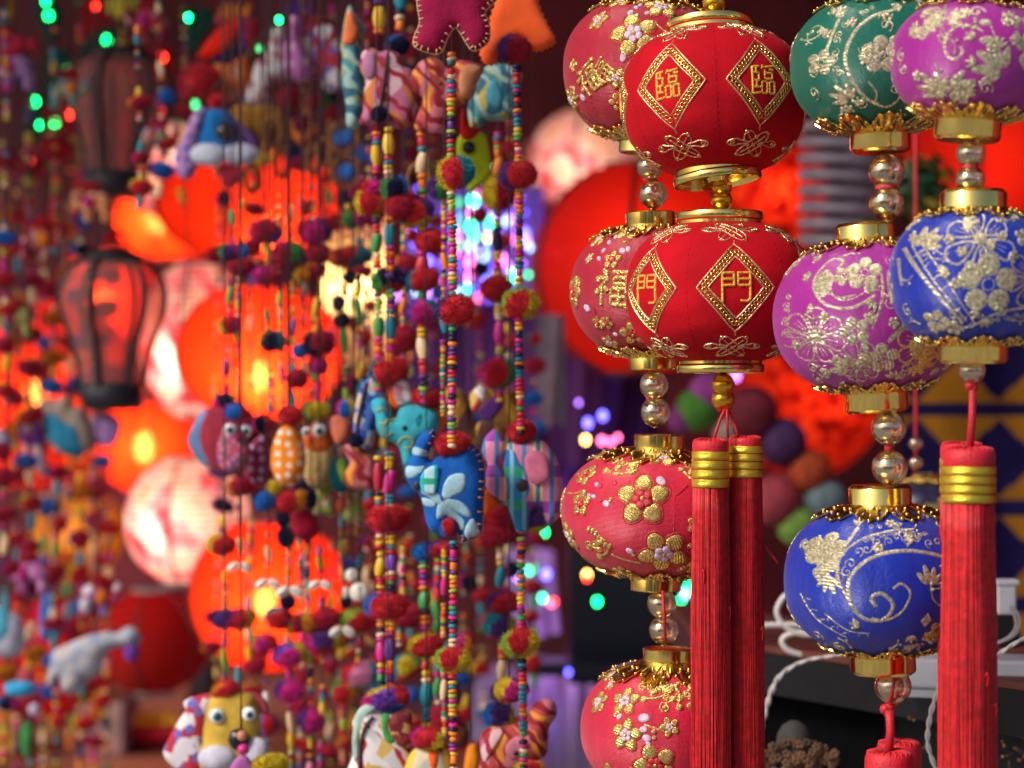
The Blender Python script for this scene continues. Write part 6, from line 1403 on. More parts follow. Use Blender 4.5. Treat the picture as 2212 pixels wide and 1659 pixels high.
BEIF = pattern_mat('beige_floral', (0.60, 0.38, 0.16), 'blossom', [(0.55, 0.20, 0.06), (0.42, 0.38, 0.12), (0.62, 0.42, 0.2)], 120)
GREF = pattern_mat('green_floral', (0.22, 0.33, 0.04), 'blossom', [(0.62, 0.50, 0.40), (0.55, 0.18, 0.14), (0.35, 0.42, 0.1)], 110)
WRF = pattern_mat('white_red_floral', (0.50, 0.03, 0.06), 'blossom', [(0.68, 0.62, 0.66), (0.14, 0.13, 0.45), (0.70, 0.64, 0.68)], 62)
PNKD = pattern_mat('pink_dotted', (0.48, 0.12, 0.38), 'dots', [(0.6, 0.4, 0.5)], 90)
LILD = pattern_mat('lilac_dotted', (0.42, 0.22, 0.45), 'dots', [(0.12, 0.10, 0.42)], 120)

# blue elephant
e = Charm('elephant_charm', 'azure blue stuffed elephant with a pale printed flower, orange stitching and a red pompom hat', 'elephant charm', 1.30, (960, 1050))
e.pad('body', cv9([(700, 575), (640, 610), (595, 680), (560, 780), (520, 870), (500, 930), (530, 1010), (580, 1080), (620, 1110), (650, 1180), (670, 1290), (700, 1390), (760, 1440), (830, 1450), (880, 1360), (920, 1370), (945, 1440), (960, 1510), (1040, 1500), (1120, 1460), (1150, 1400), (1158, 1200), (1172, 950), (1150, 800), (1100, 720), (1040, 690), (960, 720), (860, 780), (770, 800), (715, 830), (700, 780), (735, 700), (768, 640), (745, 590)]), BLUF, 30, main=True)
e.stitches(ORS, 15, 12, 1.5, (0.40, 0.74)); e.stitches(ORS, 15, 9, 1.3, (0.86, 1.0), edge=False)
e.patch('print', cv9([(815, 1120), (835, 1020), (890, 950), (990, 938), (1015, 1000), (985, 1090), (900, 1130), (830, 1160)]), PALE)
e.patch('print', cv9([(650, 1140), (740, 1160), (770, 1200), (730, 1220), (660, 1200)]), PALE)
e.patch('print', cv9([(830, 1150), (950, 1160), (1030, 1220), (1060, 1300), (970, 1275), (880, 1220)]), PALE)
e.patch('print', cv9([(790, 1180), (840, 1170), (920, 1250), (1000, 1330), (985, 1410), (910, 1360), (850, 1280), (780, 1320), (770, 1250)]), PALE)
e.patch('print', cv9([(650, 1030), (720, 1060), (800, 1120), (830, 1190), (780, 1190), (700, 1130), (640, 1100)]), PALE)
e.patch('print', cv9([(520, 880), (600, 880), (680, 880), (640, 940), (560, 980), (515, 960)]), PALE); e.patch('print', cv9([(580, 720), (660, 740), (700, 780), (690, 800), (600, 790), (565, 770)]), PALE)
e.patch('print', cv9([(1020, 1360), (1070, 1310), (1120, 1400), (1120, 1450), (1020, 1470), (1000, 1420)]), PALE)
e.ball('eye', cv9([(608, 1040)])[0], (7, 4, 11), DBUT, on=True)
e.patch('flower_centre', cv9([(790, 1140), (815, 1110), (835, 1150), (815, 1185)]), BLUF, 2)
e.pad('ear', cv9([(640, 960), (700, 890), (780, 870), (790, 960), (770, 1080), (740, 1110), (650, 1080)]), CHECK, 5, dy=-31)
e.pom(cv9([(892, 695)])[0], 42, 26, ['red', 'dkred'], dy=-4); e.pom(cv9([(865, 1380)])[0], 22, 22, ['red', 'blue', 'purple'], dy=-14)
# turquoise elephant
e = Charm('elephant_charm', 'turquoise stuffed elephant head with gold scrolls and curled trunk, red pompom hat', 'elephant charm', 1.385, (890, 930))
e.pad('ear', cv9([(640, 400), (760, 370), (835, 430), (850, 520), (800, 600), (740, 640), (660, 560)]), ORF, 10, dy=14); e.pad('trunk_lining', cv9([(340, 170), (420, 190), (520, 380), (420, 420), (360, 330)]), ORF, 8, dy=22)
e.pad('head', cv9([(235, 330), (330, 318), (382, 380), (398, 460), (430, 470), (470, 400), (560, 372), (700, 385), (780, 450), (792, 540), (740, 640), (640, 700), (600, 820), (560, 900), (500, 890), (470, 760), (430, 700), (370, 670), (310, 640), (270, 560), (260, 460), (228, 400)]), TURQ, 30, main=True)
YL = F('gold_scroll', (0.55, 0.42, 0.06))
for L in ([(270, 420), (330, 400), (370, 440), (350, 520), (300, 520)], [(400, 600), (350, 630), (330, 560), (380, 500), (450, 490)], [(450, 690), (500, 640), (570, 650), (560, 720), (500, 720)], [(600, 500), (640, 450), (620, 540), (600, 500)]): e.line('scroll', cv9(L), YL if L[0][0] != 600 else F('teal_fold', (0.02, .2, .26)), 1.6)
e.ball('eye', cv9([(508, 562)])[0], (6, 3, 6), EYEB, on=True); e.pom(cv9([(685, 308)])[0], 32, 20, R_, dy=-4)
e.pad('ear', cv9([(400, 210), (470, 155), (540, 190), (570, 280), (560, 350), (470, 380), (420, 330)]), LBLF, 8, dy=10)
# blue silk long ear creature
e = Charm('elephant_charm', 'blue floral silk charm with a dark tasselled cord, left of the turquoise elephant', 'elephant charm', 1.41, (800, 890)); e.hang(815)
e.pad('body', cv9([(200, 145), (290, 122), (345, 200), (355, 330), (270, 500), (245, 700), (160, 730), (80, 640), (85, 440), (120, 260)]), BLUS, 16, main=True)
e.line('dark_cord', cv9([(190, 190), (160, 320), (125, 480), (105, 620)]), CORD, 4, 2); e.pom(cv9([(100, 665)])[0], 16, 16, ['navy'], dy=-12)
# plaid elephant
e = Charm('elephant_charm', 'pink plaid stuffed elephant with a blue striped face and red pompom hat', 'elephant charm', 1.325, (1130, 1040))
e.pad('tail', cv9([(1170, 1080), (1290, 1190), (1230, 1240), (1160, 1280)]), ORF, 6, dy=6)
e.pad('body', cv9([(1360, 690), (1500, 680), (1620, 655), (1720, 740), (1785, 860), (1808, 1000), (1805, 1250), (1770, 1320), (1700, 1372), (1655, 1320), (1640, 1230), (1590, 1215), (1560, 1290), (1540, 1400), (1490, 1440), (1430, 1420), (1400, 1330), (1350, 1180), (1330, 1000), (1320, 850), (1330, 760)]), PLAID, 30, main=True)
hfm = e.hf
e.patch('face', cv9([(1335, 760), (1400, 740), (1450, 840), (1510, 950), (1540, 1060), (1510, 1150), (1540, 1250), (1530, 1390), (1490, 1430), (1420, 1400), (1400, 1320), (1350, 1180), (1330, 1000), (1318, 860)]), BLUST, 2.5)
e.pad('trunk', cv9([(1250, 575), (1320, 640), (1350, 720), (1320, 800), (1290, 860), (1350, 960), (1380, 1050), (1340, 1170), (1250, 1130), (1190, 1080), (1172, 980), (1190, 860), (1142, 765), (1165, 655), (1205, 600)]), PLAID, 14, dy=-4)
e.pad('ear', cv9([(1500, 800), (1580, 745), (1670, 780), (1700, 880), (1690, 980), (1610, 1030), (1540, 990), (1500, 890)]), F('pink_silk', (0.62, 0.17, 0.28)), 7, dy=-34)
e.ball('eye', cv9([(1475, 1035)])[0], (13, 4, 14), DBUT, dy=-3, on=True); e.pom(cv9([(1470, 592)])[0], 33, 24, ['red', 'dkred'], dy=-4); e.pom(cv9([(1590, 1330)])[0], 30, 26, ['purple', 'red', 'blue', 'yellow'], dy=10); e.stitches(MGS, 12, 12, 1.3, (0.52, 0.68))
# dark gold elephants behind
e = Charm('elephant_charm', 'brown and gold silk elephant with a purple blanket, behind the plaid elephant', 'elephant charm', 1.45, (1060, 880)); e.hang(1075)
e.pad('body', cv9([(1040, 300), (1100, 190), (1190, 220), (1270, 260), (1400, 250), (1470, 340), (1500, 520), (1440, 600), (1330, 620), (1250, 700), (1130, 720), (1090, 560), (1150, 480), (1060, 420)]), GOLDS, 18, main=True)
e.patch('blanket', cv9([(1110, 440), (1200, 330), (1310, 270), (1300, 400), (1210, 500)]), F('purple_silk', (0.09, 0.02, 0.16)), 3); e.patch('ear', cv9([(1050, 300), (1120, 210), (1185, 240), (1150, 360), (1070, 440)]), WHTS, 3)
e = Charm('elephant_charm', 'olive gold silk elephant partly hidden behind the front bead garland', 'elephant charm', 1.48, (1010, 880)); e.hang(1000)
e.pad('body', cv9([(820, 260), (900, 220), (1000, 270), (1060, 420), (1100, 600), (1150, 700), (1080, 740), (980, 640), (900, 560), (840, 420)]), GOLDS, 16)
# felt elephants at the top
e = Charm('felt_charm', 'maroon felt elephant charm with cream stitched edge, cut by the top edge', 'felt charm', 1.27, (980, 40)); e.hang(980)
e.pad('body', cv3([(690, -150), (705, 60), (722, 200), (682, 300), (672, 390), (760, 445), (900, 462), (960, 340), (1030, 240), (1100, 330), (1180, 440), (1280, 400), (1330, 330), (1325, 200), (1290, 110), (1350, 40), (1400, -20), (1420, -150), (1300, -230), (800, -230)]), MAR, 22, main=True); e.stitches(YES, 10, 9, 1.3)
e = Charm('felt_charm', 'bright orange felt charm with zigzag pinked edge, right of the maroon one', 'felt charm', 1.30, (1120, 50)); e.hang(1130)
base = smooth_path(cv3([(1400, -150), (1385, 0), (1340, 120), (1320, 250), (1300, 380), (1240, 420), (1260, 520), (1300, 560), (1380, 560), (1400, 480), (1450, 400), (1560, 340), (1640, 360), (1700, 440), (1780, 440), (1900, 370), (1850, 240), (1790, 120), (1750, 0), (1740, -150)]), 4, True)
zz = []; acc = 0; k = 0
for i in range(len(base)):
    (ax, ay), (bx, by) = base[i], base[(i + 1) % len(base)]; l = math.hypot(bx - ax, by - ay); m = max(1, int(l / 4.5))
    for q in range(m):
        k += 1; t = q / m; nx, ny = (by - ay) / l, -(bx - ax) / l; o = 2.2 if k % 2 else -2.2; zz.append((ax + (bx - ax) * t + nx * o, ay + (by - ay) * t + ny * o))
e.pad('body', zz, mat('bright_orange_felt', (0.85, 0.10, 0.01), rough=.9, sheen=.1, var=.08, vscale=80), 10, sm=False, main=True, D=22)
e.pom(cv3([(1540, 420)])[0], 36, 30, ['dkred', 'purple'], dy=-8)
# row of silk elephants under them
def silk_eleph(label, c, outl, m, Y=1.40, T=20, eye=None, ex=()):
    e = Charm('elephant_charm', label, 'elephant charm', Y, c); e.pad('body', outl, m, T, main=True); e.hang()
    for nm, o, mm, h in ex: e.patch(nm, o, mm, h)
    if eye: e.ball('eye', eye, (4, 3, 4), EYEB, on=True)
    return e
e = silk_eleph('pink and gold silk elephant with a black tassel, left of the rose and red one', (835, 190), cv3([(210, 520), (240, 440), (320, 418), (385, 450), (450, 430), (545, 470), (600, 570), (665, 620), (705, 760), (722, 850), (690, 960), (650, 1080), (560, 1115), (470, 1080), (430, 960), (395, 1010), (340, 1060), (280, 1085), (200, 1060), (235, 960), (240, 800), (260, 700), (215, 620)]), PINKS, eye=None)
e.line('dark_cord', cv3([(450, 480), (430, 650), (405, 800), (385, 930)]), CORD, 3.5, 2); e.pom(cv3([(370, 985)])[0], 18, 17, ['navy'], dy=-20)
e.patch('ear', cv3([(230, 600), (250, 470), (330, 450), (360, 560), (330, 680), (270, 690)]), F('old_pink_silk', (.36, .16, .28)), 5)
silk_eleph('rose and red silk elephant with gold ear, middle of the row under the felt charms', (955, 205), cv3([(700, 560), (800, 500), (900, 520), (985, 600), (1060, 520), (1200, 540), (1275, 600), (1230, 700), (1180, 840), (1100, 900), (980, 1000), (950, 1150), (830, 1175), (680, 1110), (715, 960), (755, 850), (680, 800), (640, 690)]), REDS, 1.37, eye=cv3([(905, 733)])[0], ex=[('ear', cv3([(1070, 640), (1150, 560), (1270, 600), (1220, 720), (1150, 860), (1070, 820)]), F('peach_silk', (.5, .2, .1)), 4)])
silk_eleph('teal and gold silk elephant, right end of the row under the orange felt charm', (1075, 200), cv3([(1200, 820), (1240, 640), (1330, 560), (1480, 560), (1610, 640), (1570, 800), (1560, 960), (1480, 1040), (1340, 1050), (1180, 1115), (1140, 980), (1150, 870)]), TEALS, 1.41, ex=[('ear', cv3([(1300, 780), (1380, 700), (1440, 840), (1420, 960), (1330, 900)]), F('pale_teal_silk', (.06, .25, .35)), 4)])
silk_eleph('tall orange and turquoise spotted silk charm at the left end of the row', (760, 165), cv3([(120, 40), (210, 180), (255, 260), (210, 400), (245, 500), (250, 680), (240, 800), (230, 930), (200, 1100), (95, 1095), (85, 900), (50, 700), (55, 480), (40, 400), (70, 200)]), TEALS, 1.44, ex=[('patch', cv3([(120, 90), (190, 210), (200, 330), (150, 400), (60, 380), (80, 220)]), F('orange_silk', (.62, .14, .05)), 5)])
e = silk_eleph('lime green felt bird with red beak and black bead eye, behind the front garland', (1022, 330), cv3([(1050, 1200), (1180, 1130), (1290, 1170), (1330, 1330), (1330, 1500), (1250, 1600), (1150, 1650), (1060, 1500)]), F('lime_felt', (.38, .46, .01)), 1.39, T=8)
e.patch('beak', cv3([(1090, 930), (1150, 1090), (1250, 1110), (1180, 1200), (1080, 1180)]), F('red_felt_beak', (.5, .01, .01)), 4); e.ball('eye', cv3([(1148, 1280)])[0], 14, EYEB, dy=-10)
e = Charm('felt_charm', 'round cream ring charm with a black pompom in the dark upper middle', 'ring charm', 1.5, (905, 390)); mb = MB(e.s); mb.tube([(24 * math.cos(t), 0, 36 * math.sin(t)) for t in [.3 * i for i in range(21)]], 6, 6, 0, True); mb.build('ring', F('tan_rattan', (.22, .10, .04)), e.root); e.hang()
for i, (x, y, rx, ry) in enumerate(((608, 350, 14, 32), (543, 385, 13, 30), (675, 345, 13, 28), (743, 298, 30, 32), (748, 372, 30, 34), (700, 330, 14, 30), (588, 285, 20, 30))):
    e = Charm('rattan_ring', 'rattan ring charm, %s from the left in the ring cluster under the camel charm' % ('third', 'first', 'fourth', 'sixth', 'seventh', 'fifth', 'second')[i], 'ring charm', 1.75, (x, y), 'rattan ring charms'); mb = MB(e.s)
    mb.tube([(rx * math.cos(t), 0, ry * math.sin(t)) for t in [math.pi * k / 12 for k in range(24)]], 6.5, 6, 0, True); mb.build('ring', F('brown_rattan', (.24, .09, .03)), e.root); e.hang()
    if i in (3, 4): e.ball('ball', (x, y), (22, 12, 20), fmat('blue'))
# dog charm and neighbours (upper left)
e = Charm('dog_charm', 'blue dog charm with a big black nose, white muzzle and long dotted lilac ears', 'dog charm', 1.72, (480, 300)); e.hang()
e.pad('head', cv2([(370, 1080), (400, 960), (480, 930), (590, 950), (660, 1060), (700, 1200), (700, 1290), (600, 1330), (420, 1330), (330, 1290), (330, 1180)]), F('bright_blue_felt', (.01, .14, .42)), 22, main=True)
e.pad('ear', cv2([(400, 935), (300, 970), (220, 1150), (140, 1300), (130, 1450), (190, 1545), (280, 1530), (330, 1420), (310, 1300), (370, 1100)]), LILD, 14, dy=-6); e.pad('ear', cv2([(640, 1030), (720, 1080), (830, 1200), (850, 1290), (800, 1320), (740, 1270), (680, 1160)]), F('purple_ear', (.14, .06, .26)), 10, dy=4)
e.ball('nose', cv2([(580, 1150)])[0], (24, 14, 21), EYEB, dy=-20); e.ball('muzzle', cv2([(430, 1340)])[0], (42, 20, 26), F('white_felt', (.52, .54, .66)), dy=-12); e.ball('muzzle', cv2([(690, 1335)])[0], (44, 18, 24), F('white_felt', (.5, .5, .6)), dy=-10)
e.pad('mouth', cv2([(500, 1440), (710, 1440), (690, 1560), (620, 1620), (550, 1570)]), fmat('dkred'), 10, dy=0); e.pom(cv2([(500, 880)])[0], 22, 18, R_)
e = Charm('horse_charm', 'pink and lilac dotted stuffed horse charm with a pale floral back', 'horse charm', 1.75, (620, 110)); e.hang()
e.pad('body', cv2([(1150, 130), (1220, 180), (1200, 300), (1290, 500), (1310, 640), (1250, 710), (1150, 700), (1050, 640), (1040, 450), (1090, 300), (1100, 220)]), PNKD, 22, main=True); e.pad('back', cv2([(1080, 240), (980, 250), (960, 330), (920, 450), (900, 620), (980, 690), (1080, 690), (1090, 500), (1080, 360)]), LBLF, 20, dy=-4)
e = Charm('horse_charm', 'pale lilac floral stuffed charm just left of the pink horse', 'horse charm', 1.78, (560, 170)); e.hang(); e.pad('body', cv2([(860, 500), (960, 600), (990, 700), (960, 800), (940, 910), (850, 930), (760, 900), (750, 780), (800, 620)]), LBLF, 18)
e = Charm('horse_charm', 'red and white floral stuffed charm right of the pink horse', 'horse charm', 1.76, (695, 130)); e.hang(); e.pad('body', cv2([(1220, 260), (1380, 220), (1500, 240), (1590, 460), (1600, 640), (1580, 780), (1440, 785), (1340, 660), (1290, 490)]), WRF, 20)
e = Charm('fish_charm', 'orange dotted stuffed charm above the dog charm', 'fish charm', 1.8, (500, 165)); e.hang(); e.pad('body', cv2([(480, 560), (600, 555), (740, 480), (790, 640), (745, 800), (620, 865), (490, 830)]), pattern_mat('orange_dotted_felt', (.60, .12, .008), 'dots', [(.5, .2, .12)], 60), 18)
e = Charm('felt_sickle', 'scarlet sickle shaped felt charm with navy tip below the top green light', 'felt charm', 1.85, (480, 85)); e.hang(540); e.pad('body', cv2([(320, 495), (370, 410), (440, 320), (560, 200), (710, 165), (650, 350), (540, 460), (420, 515)]), F('scarlet_felt', (.80, .02, .006)), 8); e.pad('tip', cv2([(450, 520), (560, 440), (660, 380), (700, 450), (640, 560), (540, 570)]), fmat('navy'), 6, dy=-4)
e = Charm('camel_charm', 'mustard brown felt camel charm right of the dog charm', 'camel charm', 1.76, (580, 265)); e.hang(); e.pad('body', cv2([(610, 960), (700, 890), (820, 920), (950, 900), (1060, 960), (1110, 1060), (1140, 1200), (1060, 1250), (1000, 1160), (960, 1300), (880, 1290), (860, 1160), (780, 1150), (740, 1240), (660, 1100)]), F('mustard_felt', (.30, .13, .012)), 16)
for i, (x, y, hw, hh, c, t) in enumerate(((622, 212, 25, 24, ['dkred'], 'dark red pompom hanging below the pink horse'), (680, 225, 28, 24, ['dkred', 'orange', 'green'], 'red, orange and green pompom below the white floral charm'), (432, 175, 46, 40, ['red', 'dkred'], 'red sequinned ball left of the orange dotted charm'), (725, 205, 22, 20, ['navy', 'green'], 'dark green pompom beside the spotted silk charm'), (540, 75, 24, 36, ['dkred', 'purple'], 'dark maroon pompom left of the pink horse'), (690, 60, 30, 30, ['dkred'], 'dark pompom at the top between pink horse and spotted charm'))):
    e = Charm('pompom_charm', t, 'pompom', 1.78, (x, y), 'single hanging pompoms'); e.pom((x, y), hw, hh, c); e.hang()
# things half lost in the dark at the top
for l, c, r, col, k in (('dim maroon heart charm in the dark between spotted charm and teal bead run', (800, 60), 34, 'dkred', 0), ('dim purple fish charm at the top above the pink horse', (640, 20), 36, 'purple', 1), ('dim rust coloured fish charm at the top left of the pink horse', (505, 25), 34, 'orange', 1),
      ('dim wine red heart charm left of the maroon felt elephant', (880, 95), 32, 'dkred', 0), ('dim navy fish charm below the camel charm', (640, 330), 34, 'navy', 1), ('deep blue fish charm beside the two filled rattan rings', (790, 330), 36, 'blue', 1),
      ('dim mustard fish charm under the camel charm', (560, 340), 36, 'yellow', 1), ('dim orange heart charm between camel charm and rattan rings', (655, 285), 30, 'orange', 0), ('large navy felt charm hanging left of the yellow and magenta pompoms', (770, 440), 44, 'navy', 0), ('dim maroon fish charm at the top left corner', (40, 95), 36, 'dkred', 1)):
    e = Charm('felt_charm', l, 'felt charm', 1.95, c, 'dim felt charms high in the stall')
    o = [(c[0] + x * r, c[1] + y * r) for x, y in ([(0, 1), (-.7, .4), (-1, -.2), (-.8, -.8), (-.35, -.9), (0, -.5), (.35, -.9), (.8, -.8), (1, -.2), (.7, .4)] if k == 0 else [(-1, 0), (-.5, -.5), (.2, -.5), (.6, -.15), (1, -.6), (1.05, .6), (.6, .2), (.2, .55), (-.5, .5)])]
    e.pad('body', o, fmat(col), r * .3); e.hang()
RFL = pattern_mat('red_gold_floral', (.40, .02, .03), 'blossom', [(.55, .25, .05), (.5, .3, .3), (.2, .01, .05)], 60)
for l, c, r, m, sg in (('red floral stuffed elephant charm near the top edge, left of the green cloth leaf', (318, 48), 44, RFL, 1), ('lilac dotted stuffed elephant charm high at the left edge', (30, 150), 46, LILD, 1), ('teal silk elephant charm between the two groups of green lights', (150, 195), 40, TEALS, -1),
      ('orange dotted elephant charm right above the complete dark wire lantern', (200, 440), 40, ODOT, 1), ('rose silk elephant charm left of the dog charm', (345, 300), 40, PINKS, -1), ('blue floral elephant charm in the dark over the camel charm', (560, 235), 36, BLUS, 1), ('red floral elephant charm below the small red lanterns', (90, 520), 44, RFL, -1),
      ('green floral elephant charm at the left edge beside the orange glow', (30, 690), 40, GREF, 1), ('pink dotted elephant charm low at the left above the sky blue hat', (60, 1240), 44, PNKD, 1), ('white and red floral elephant charm under the amber lantern', (215, 1290), 42, WRF, -1)):
    e = Charm('elephant_charm', l, 'elephant charm', 1.98, c, 'small stuffed elephants in the dim left part'); e.hang()
    o = [(c[0] + sg * x * r, c[1] + y * r) for x, y in [(-1.15, -.5), (-.95, -.75), (-.7, -.5), (-.62, -.1), (-.3, -.55), (.3, -.72), (.85, -.45), (1.0, .1), (1.0, .95), (.5, .98), (.42, .45), (.05, .45), (0, .95), (-.45, .95), (-.5, .4), (-.85, .35), (-1.05, .0)]]
    e.pad('body', o, m, r * .45, main=True); e.patch('ear', [(c[0] + sg * (-.15 + .30 * math.cos(t)) * r, c[1] + (-.05 + .40 * math.sin(t)) * r) for t in [.6 * q for q in range(10)]], fmat('magenta' if sg > 0 else 'orange'), 5); e.pom((c[0], c[1] - r * .85), r * .5, r * .36, ['red', 'dkred'])
# owls and friends at middle height
e = Charm('round_charm', 'big round maroon stuffed charm with a blue rim, left end of the owl row', 'round charm', 1.56, (470, 945)); e.pad('rim', cv8([(180, 470), (260, 410), (330, 450), (330, 820), (260, 890), (160, 800), (100, 660)]), F('grey_blue_felt', (.12, .22, .42)), 14, dy=4)
e.pad('body', cv8([(400, 330), (550, 370), (650, 480), (680, 640), (640, 800), (560, 920), (420, 960), (280, 880), (200, 720), (190, 580), (240, 440), (310, 360)]), F('dark_rose_felt', (.30, .025, .05)), 34, main=True); e.pom(cv8([(400, 345)])[0], 24, 18, ['navy', 'magenta', 'green'], dy=-10); e.hang(495)
def owl(label, c, rx, ry, m, Y, eyes=(), cap=None, beak=None, tilt=0, hm=None):
    e = Charm('owl_charm', label, 'owl charm', Y, c); ct, st = math.cos(tilt), math.sin(tilt)
    o = []
    for i in range(24):
        t = 6.2832 * i / 24; x = rx * math.cos(t) * (1 - .13 * -math.sin(t) * -1 if False else 1 + .12 * math.sin(t)); y = ry * math.sin(t); o.append((c[0] + x * ct - y * st, c[1] + x * st + y * ct))
    e.pad('body', o, m, rx * .7, main=True, sm=False)
    if hm: e.patch('head', [(x, y) for x, y in [(c[0] + rx * .9 * math.cos(t), c[1] - ry * .50 + ry * .40 * math.sin(t)) for t in [6.2832 * i / 14 for i in range(14)]]], hm, 3)
    for x, y, r in eyes: e.ball('eye', (x, y), (r, r * .4, r), EYEW, dy=-3, on=True); e.ball('iris', (x + r * .05, y), (r * .55, r * .3, r * .55), EYET, dy=-3 - r * .3, on=True); e.ball('pupil', (x + r * .05, y), (r * .28, r * .2, r * .28), EYEB, dy=-4 - r * .5, on=True)
    if beak: e.ball('beak', beak, (4, 5, 8), fmat('dkred'), dy=-4, on=True)
    if cap: e.pom(cap[0], cap[1], cap[2], cap[3], dy=-4)
    e.hang(); return e
q8 = lambda x, y: cv8([(x, y)])[0]
owl('small purple and red floral owl charm with two white eyes, in the owl row', q8(480, 740), 37, 56, PFLO, 1.52, [(*q8(455, 578), 14), (*q8(578, 590), 14)], (q8(490, 432), 26, 18, ['blue', 'violet', 'dkred']), q8(515, 640))
owl('maroon cloth charm with lilac dots between two owls', q8(705, 830), 34, 56, MDOT, 1.54, (), (q8(720, 525), 24, 20, ['navy', 'magenta', 'red']), None, .18)
owl('orange cloth charm with white dots and a dark rose pompom hat', q8(932, 790), 38, 68, ODOT, 1.50, (), (q8(945, 458), 28, 20, ['red', 'dkred']))
owl('orange headed owl charm with big white eyes, beige body and yellow green pompom hat', q8(1180, 790), 38, 74, BEIF, 1.53, [(*q8(1085, 600), 12), (*q8(1195, 585), 15)], (q8(1168, 420), 30, 20, ['yellow', 'green']), q8(1120, 660), 0, F('orange_head_felt', (.65, .12, .02)))
for i, (x, y, hw, hh, c, t) in enumerate(((530, 1048, 28, 20, ['dkred', 'orange'], 'dark red pompom under the small purple owl'), (732, 1165, 26, 22, ['blue', 'navy'], 'blue pompom under the maroon dotted charm'), (922, 1172, 27, 24, ['red', 'dkred'], 'red pompom under the orange dotted charm'), (818, 1060, 18, 18, ['yellow'], 'mustard pompom left under the orange dotted charm'), (1040, 1160, 18, 22, ['orange', 'yellow'], 'orange pompom right under the orange dotted charm'), (885, 1320, 14, 18, ['navy'], 'small navy pompom under the red one of the orange charm'), (1120, 1160, 14, 20, ['navy', 'magenta'], 'navy and magenta pompom below the orange headed owl'))):
    p = q8(x, y); e = Charm('pompom_charm', t, 'pompom', 1.52, p, 'single hanging pompoms'); e.pom(p, hw, hh, c); e.hang()
e = Charm('fish_charm', 'dark red felt fish charm hanging low under the orange headed owl', 'fish charm', 1.56, q8(1060, 1370)); e.hang(); e.pad('body', cv8([(960, 1270), (1060, 1230), (1160, 1300), (1190, 1420), (1120, 1490), (1000, 1480), (950, 1380)]), fmat('dkred'), 18)
e = Charm('fish_charm', 'teal and lime round felt charm right of the orange headed owl', 'felt charm', 1.52, q8(1340, 950)); e.hang(); e.pad('body', cv8([(1280, 850), (1350, 800), (1440, 830), (1460, 960), (1420, 1080), (1340, 1100), (1280, 1030)]), F('deep_teal_felt', (.01, .14, .17)), 16, main=True); e.patch('stripe', cv8([(1340, 830), (1400, 820), (1420, 930), (1390, 1020), (1350, 930)]), fmat('lime'), 3)
e = Charm('fish_charm', 'red floral stuffed fish charm left of the blue silk charm', 'fish charm', 1.47, q8(1560, 900)); e.hang(); e.pad('body', cv8([(1380, 720), (1480, 700), (1560, 780), (1640, 830), (1660, 960), (1640, 1070), (1520, 1080), (1430, 1060), (1390, 960), (1440, 850)]), REDS, 18)
for i, (pts, t) in enumerate((([(1200, 900), (1280, 920), (1310, 1280), (1130, 1280)], 'green floral skirt charm under the orange headed owl'), ([(1440, 1080), (1540, 1080), (1560, 1330), (1500, 1370), (1380, 1310)], 'green floral skirt charm with lime front, right of the other skirt'))):
    c = cv8([pts[0]])[0]; e = Charm('skirt_charm', t, 'cloth charm', 1.54, (c[0] + 10, c[1] + 40), 'green skirt charms'); e.pad('skirt', cv8(pts), GREF, 12, sm=False); e.hang()
e = Charm('bird_charm', 'small orange and pink bird charms under the spare hats right of the orange headed owl', 'bird charm', 1.5, q8(1360, 560)); e.hang(); e.pad('body', cv8([(1290, 480), (1370, 460), (1440, 520), (1420, 660), (1340, 700), (1290, 600)]), F('orange_pink', (.55, .14, .08)), 12); e.pom(q8(1410, 400), 22, 20, ['blue', 'magenta', 'yellow'])
# big yellow creature
qb = lambda x, y: cvb([(x, y)])[0]
e = Charm('cat_charm', 'big mustard yellow creature with blue eyes, black nose and white muzzle, bottom left', 'animal charm', 1.46, qb(570, 1300)); e.hang(485)
e.pad('ear', cvb([(190, 1130), (320, 1075), (430, 1080), (400, 1250), (360, 1400), (345, 1700), (200, 1720), (30, 1570), (60, 1440), (150, 1280), (200, 1200)]), WRF, 16, dy=4)
e.pad('body', cvb([(440, 1060), (520, 1010), (640, 1040), (740, 1080), (790, 1200), (805, 1400), (790, 1700), (340, 1700), (335, 1450), (345, 1300), (380, 1150)]), F('mustard_yellow_felt', (.60, .38, .055)), 34, main=True)
for x, y, r in ((470, 1225, 17), (722, 1212, 15)):
    p = qb(x, y); e.ball('eye', p, (r, r * .45, r), EYEW, dy=-4, on=True); p2 = (p[0] + 1.5, p[1] + 1); e.ball('iris', p2, (r * .6, r * .3, r * .6), EYET, dy=-4 - r * .3, on=True); e.ball('pupil', p2, (r * .25, r * .2, r * .25), EYEB, dy=-5 - r * .5, on=True)
e.ball('nose', qb(645, 1410), (23, 16, 24), EYEB, dy=-8, on=True); e.ball('muzzle', qb(470, 1560), (42, 22, 28), F('white_muzzle_felt', (.60, .56, .66)), dy=-34); e.ball('muzzle', qb(780, 1510), (28, 20, 30), F('white_muzzle_felt', (.5, .5, .6)), dy=-26)
e.pom(qb(520, 1035), 32, 20, ['red', 'orange'], dy=-4); e.pad('ear', cvb([(680, 1070), (760, 1060), (850, 1130), (860, 1230), (790, 1210)]), F('rose_felt', (.42, .06, .08)), 8, dy=8)
e = Charm('doll_charm', 'tiny wooden bead doll with black hair hanging before the yellow creature', 'bead doll', 1.36, qb(660, 1450)); e.ball('face', qb(655, 1400), 12, mat('face_wood', (.55, .22, .12), rough=.5)); e.ball('body', qb(665, 1510), (13, 13, 12), bmat('magenta')); e.pad('skirt', cvb([(620, 1570), (700, 1570), (740, 1680), (560, 1680)]), F('lilac_skirt', (.42, .12, .38)), 10)
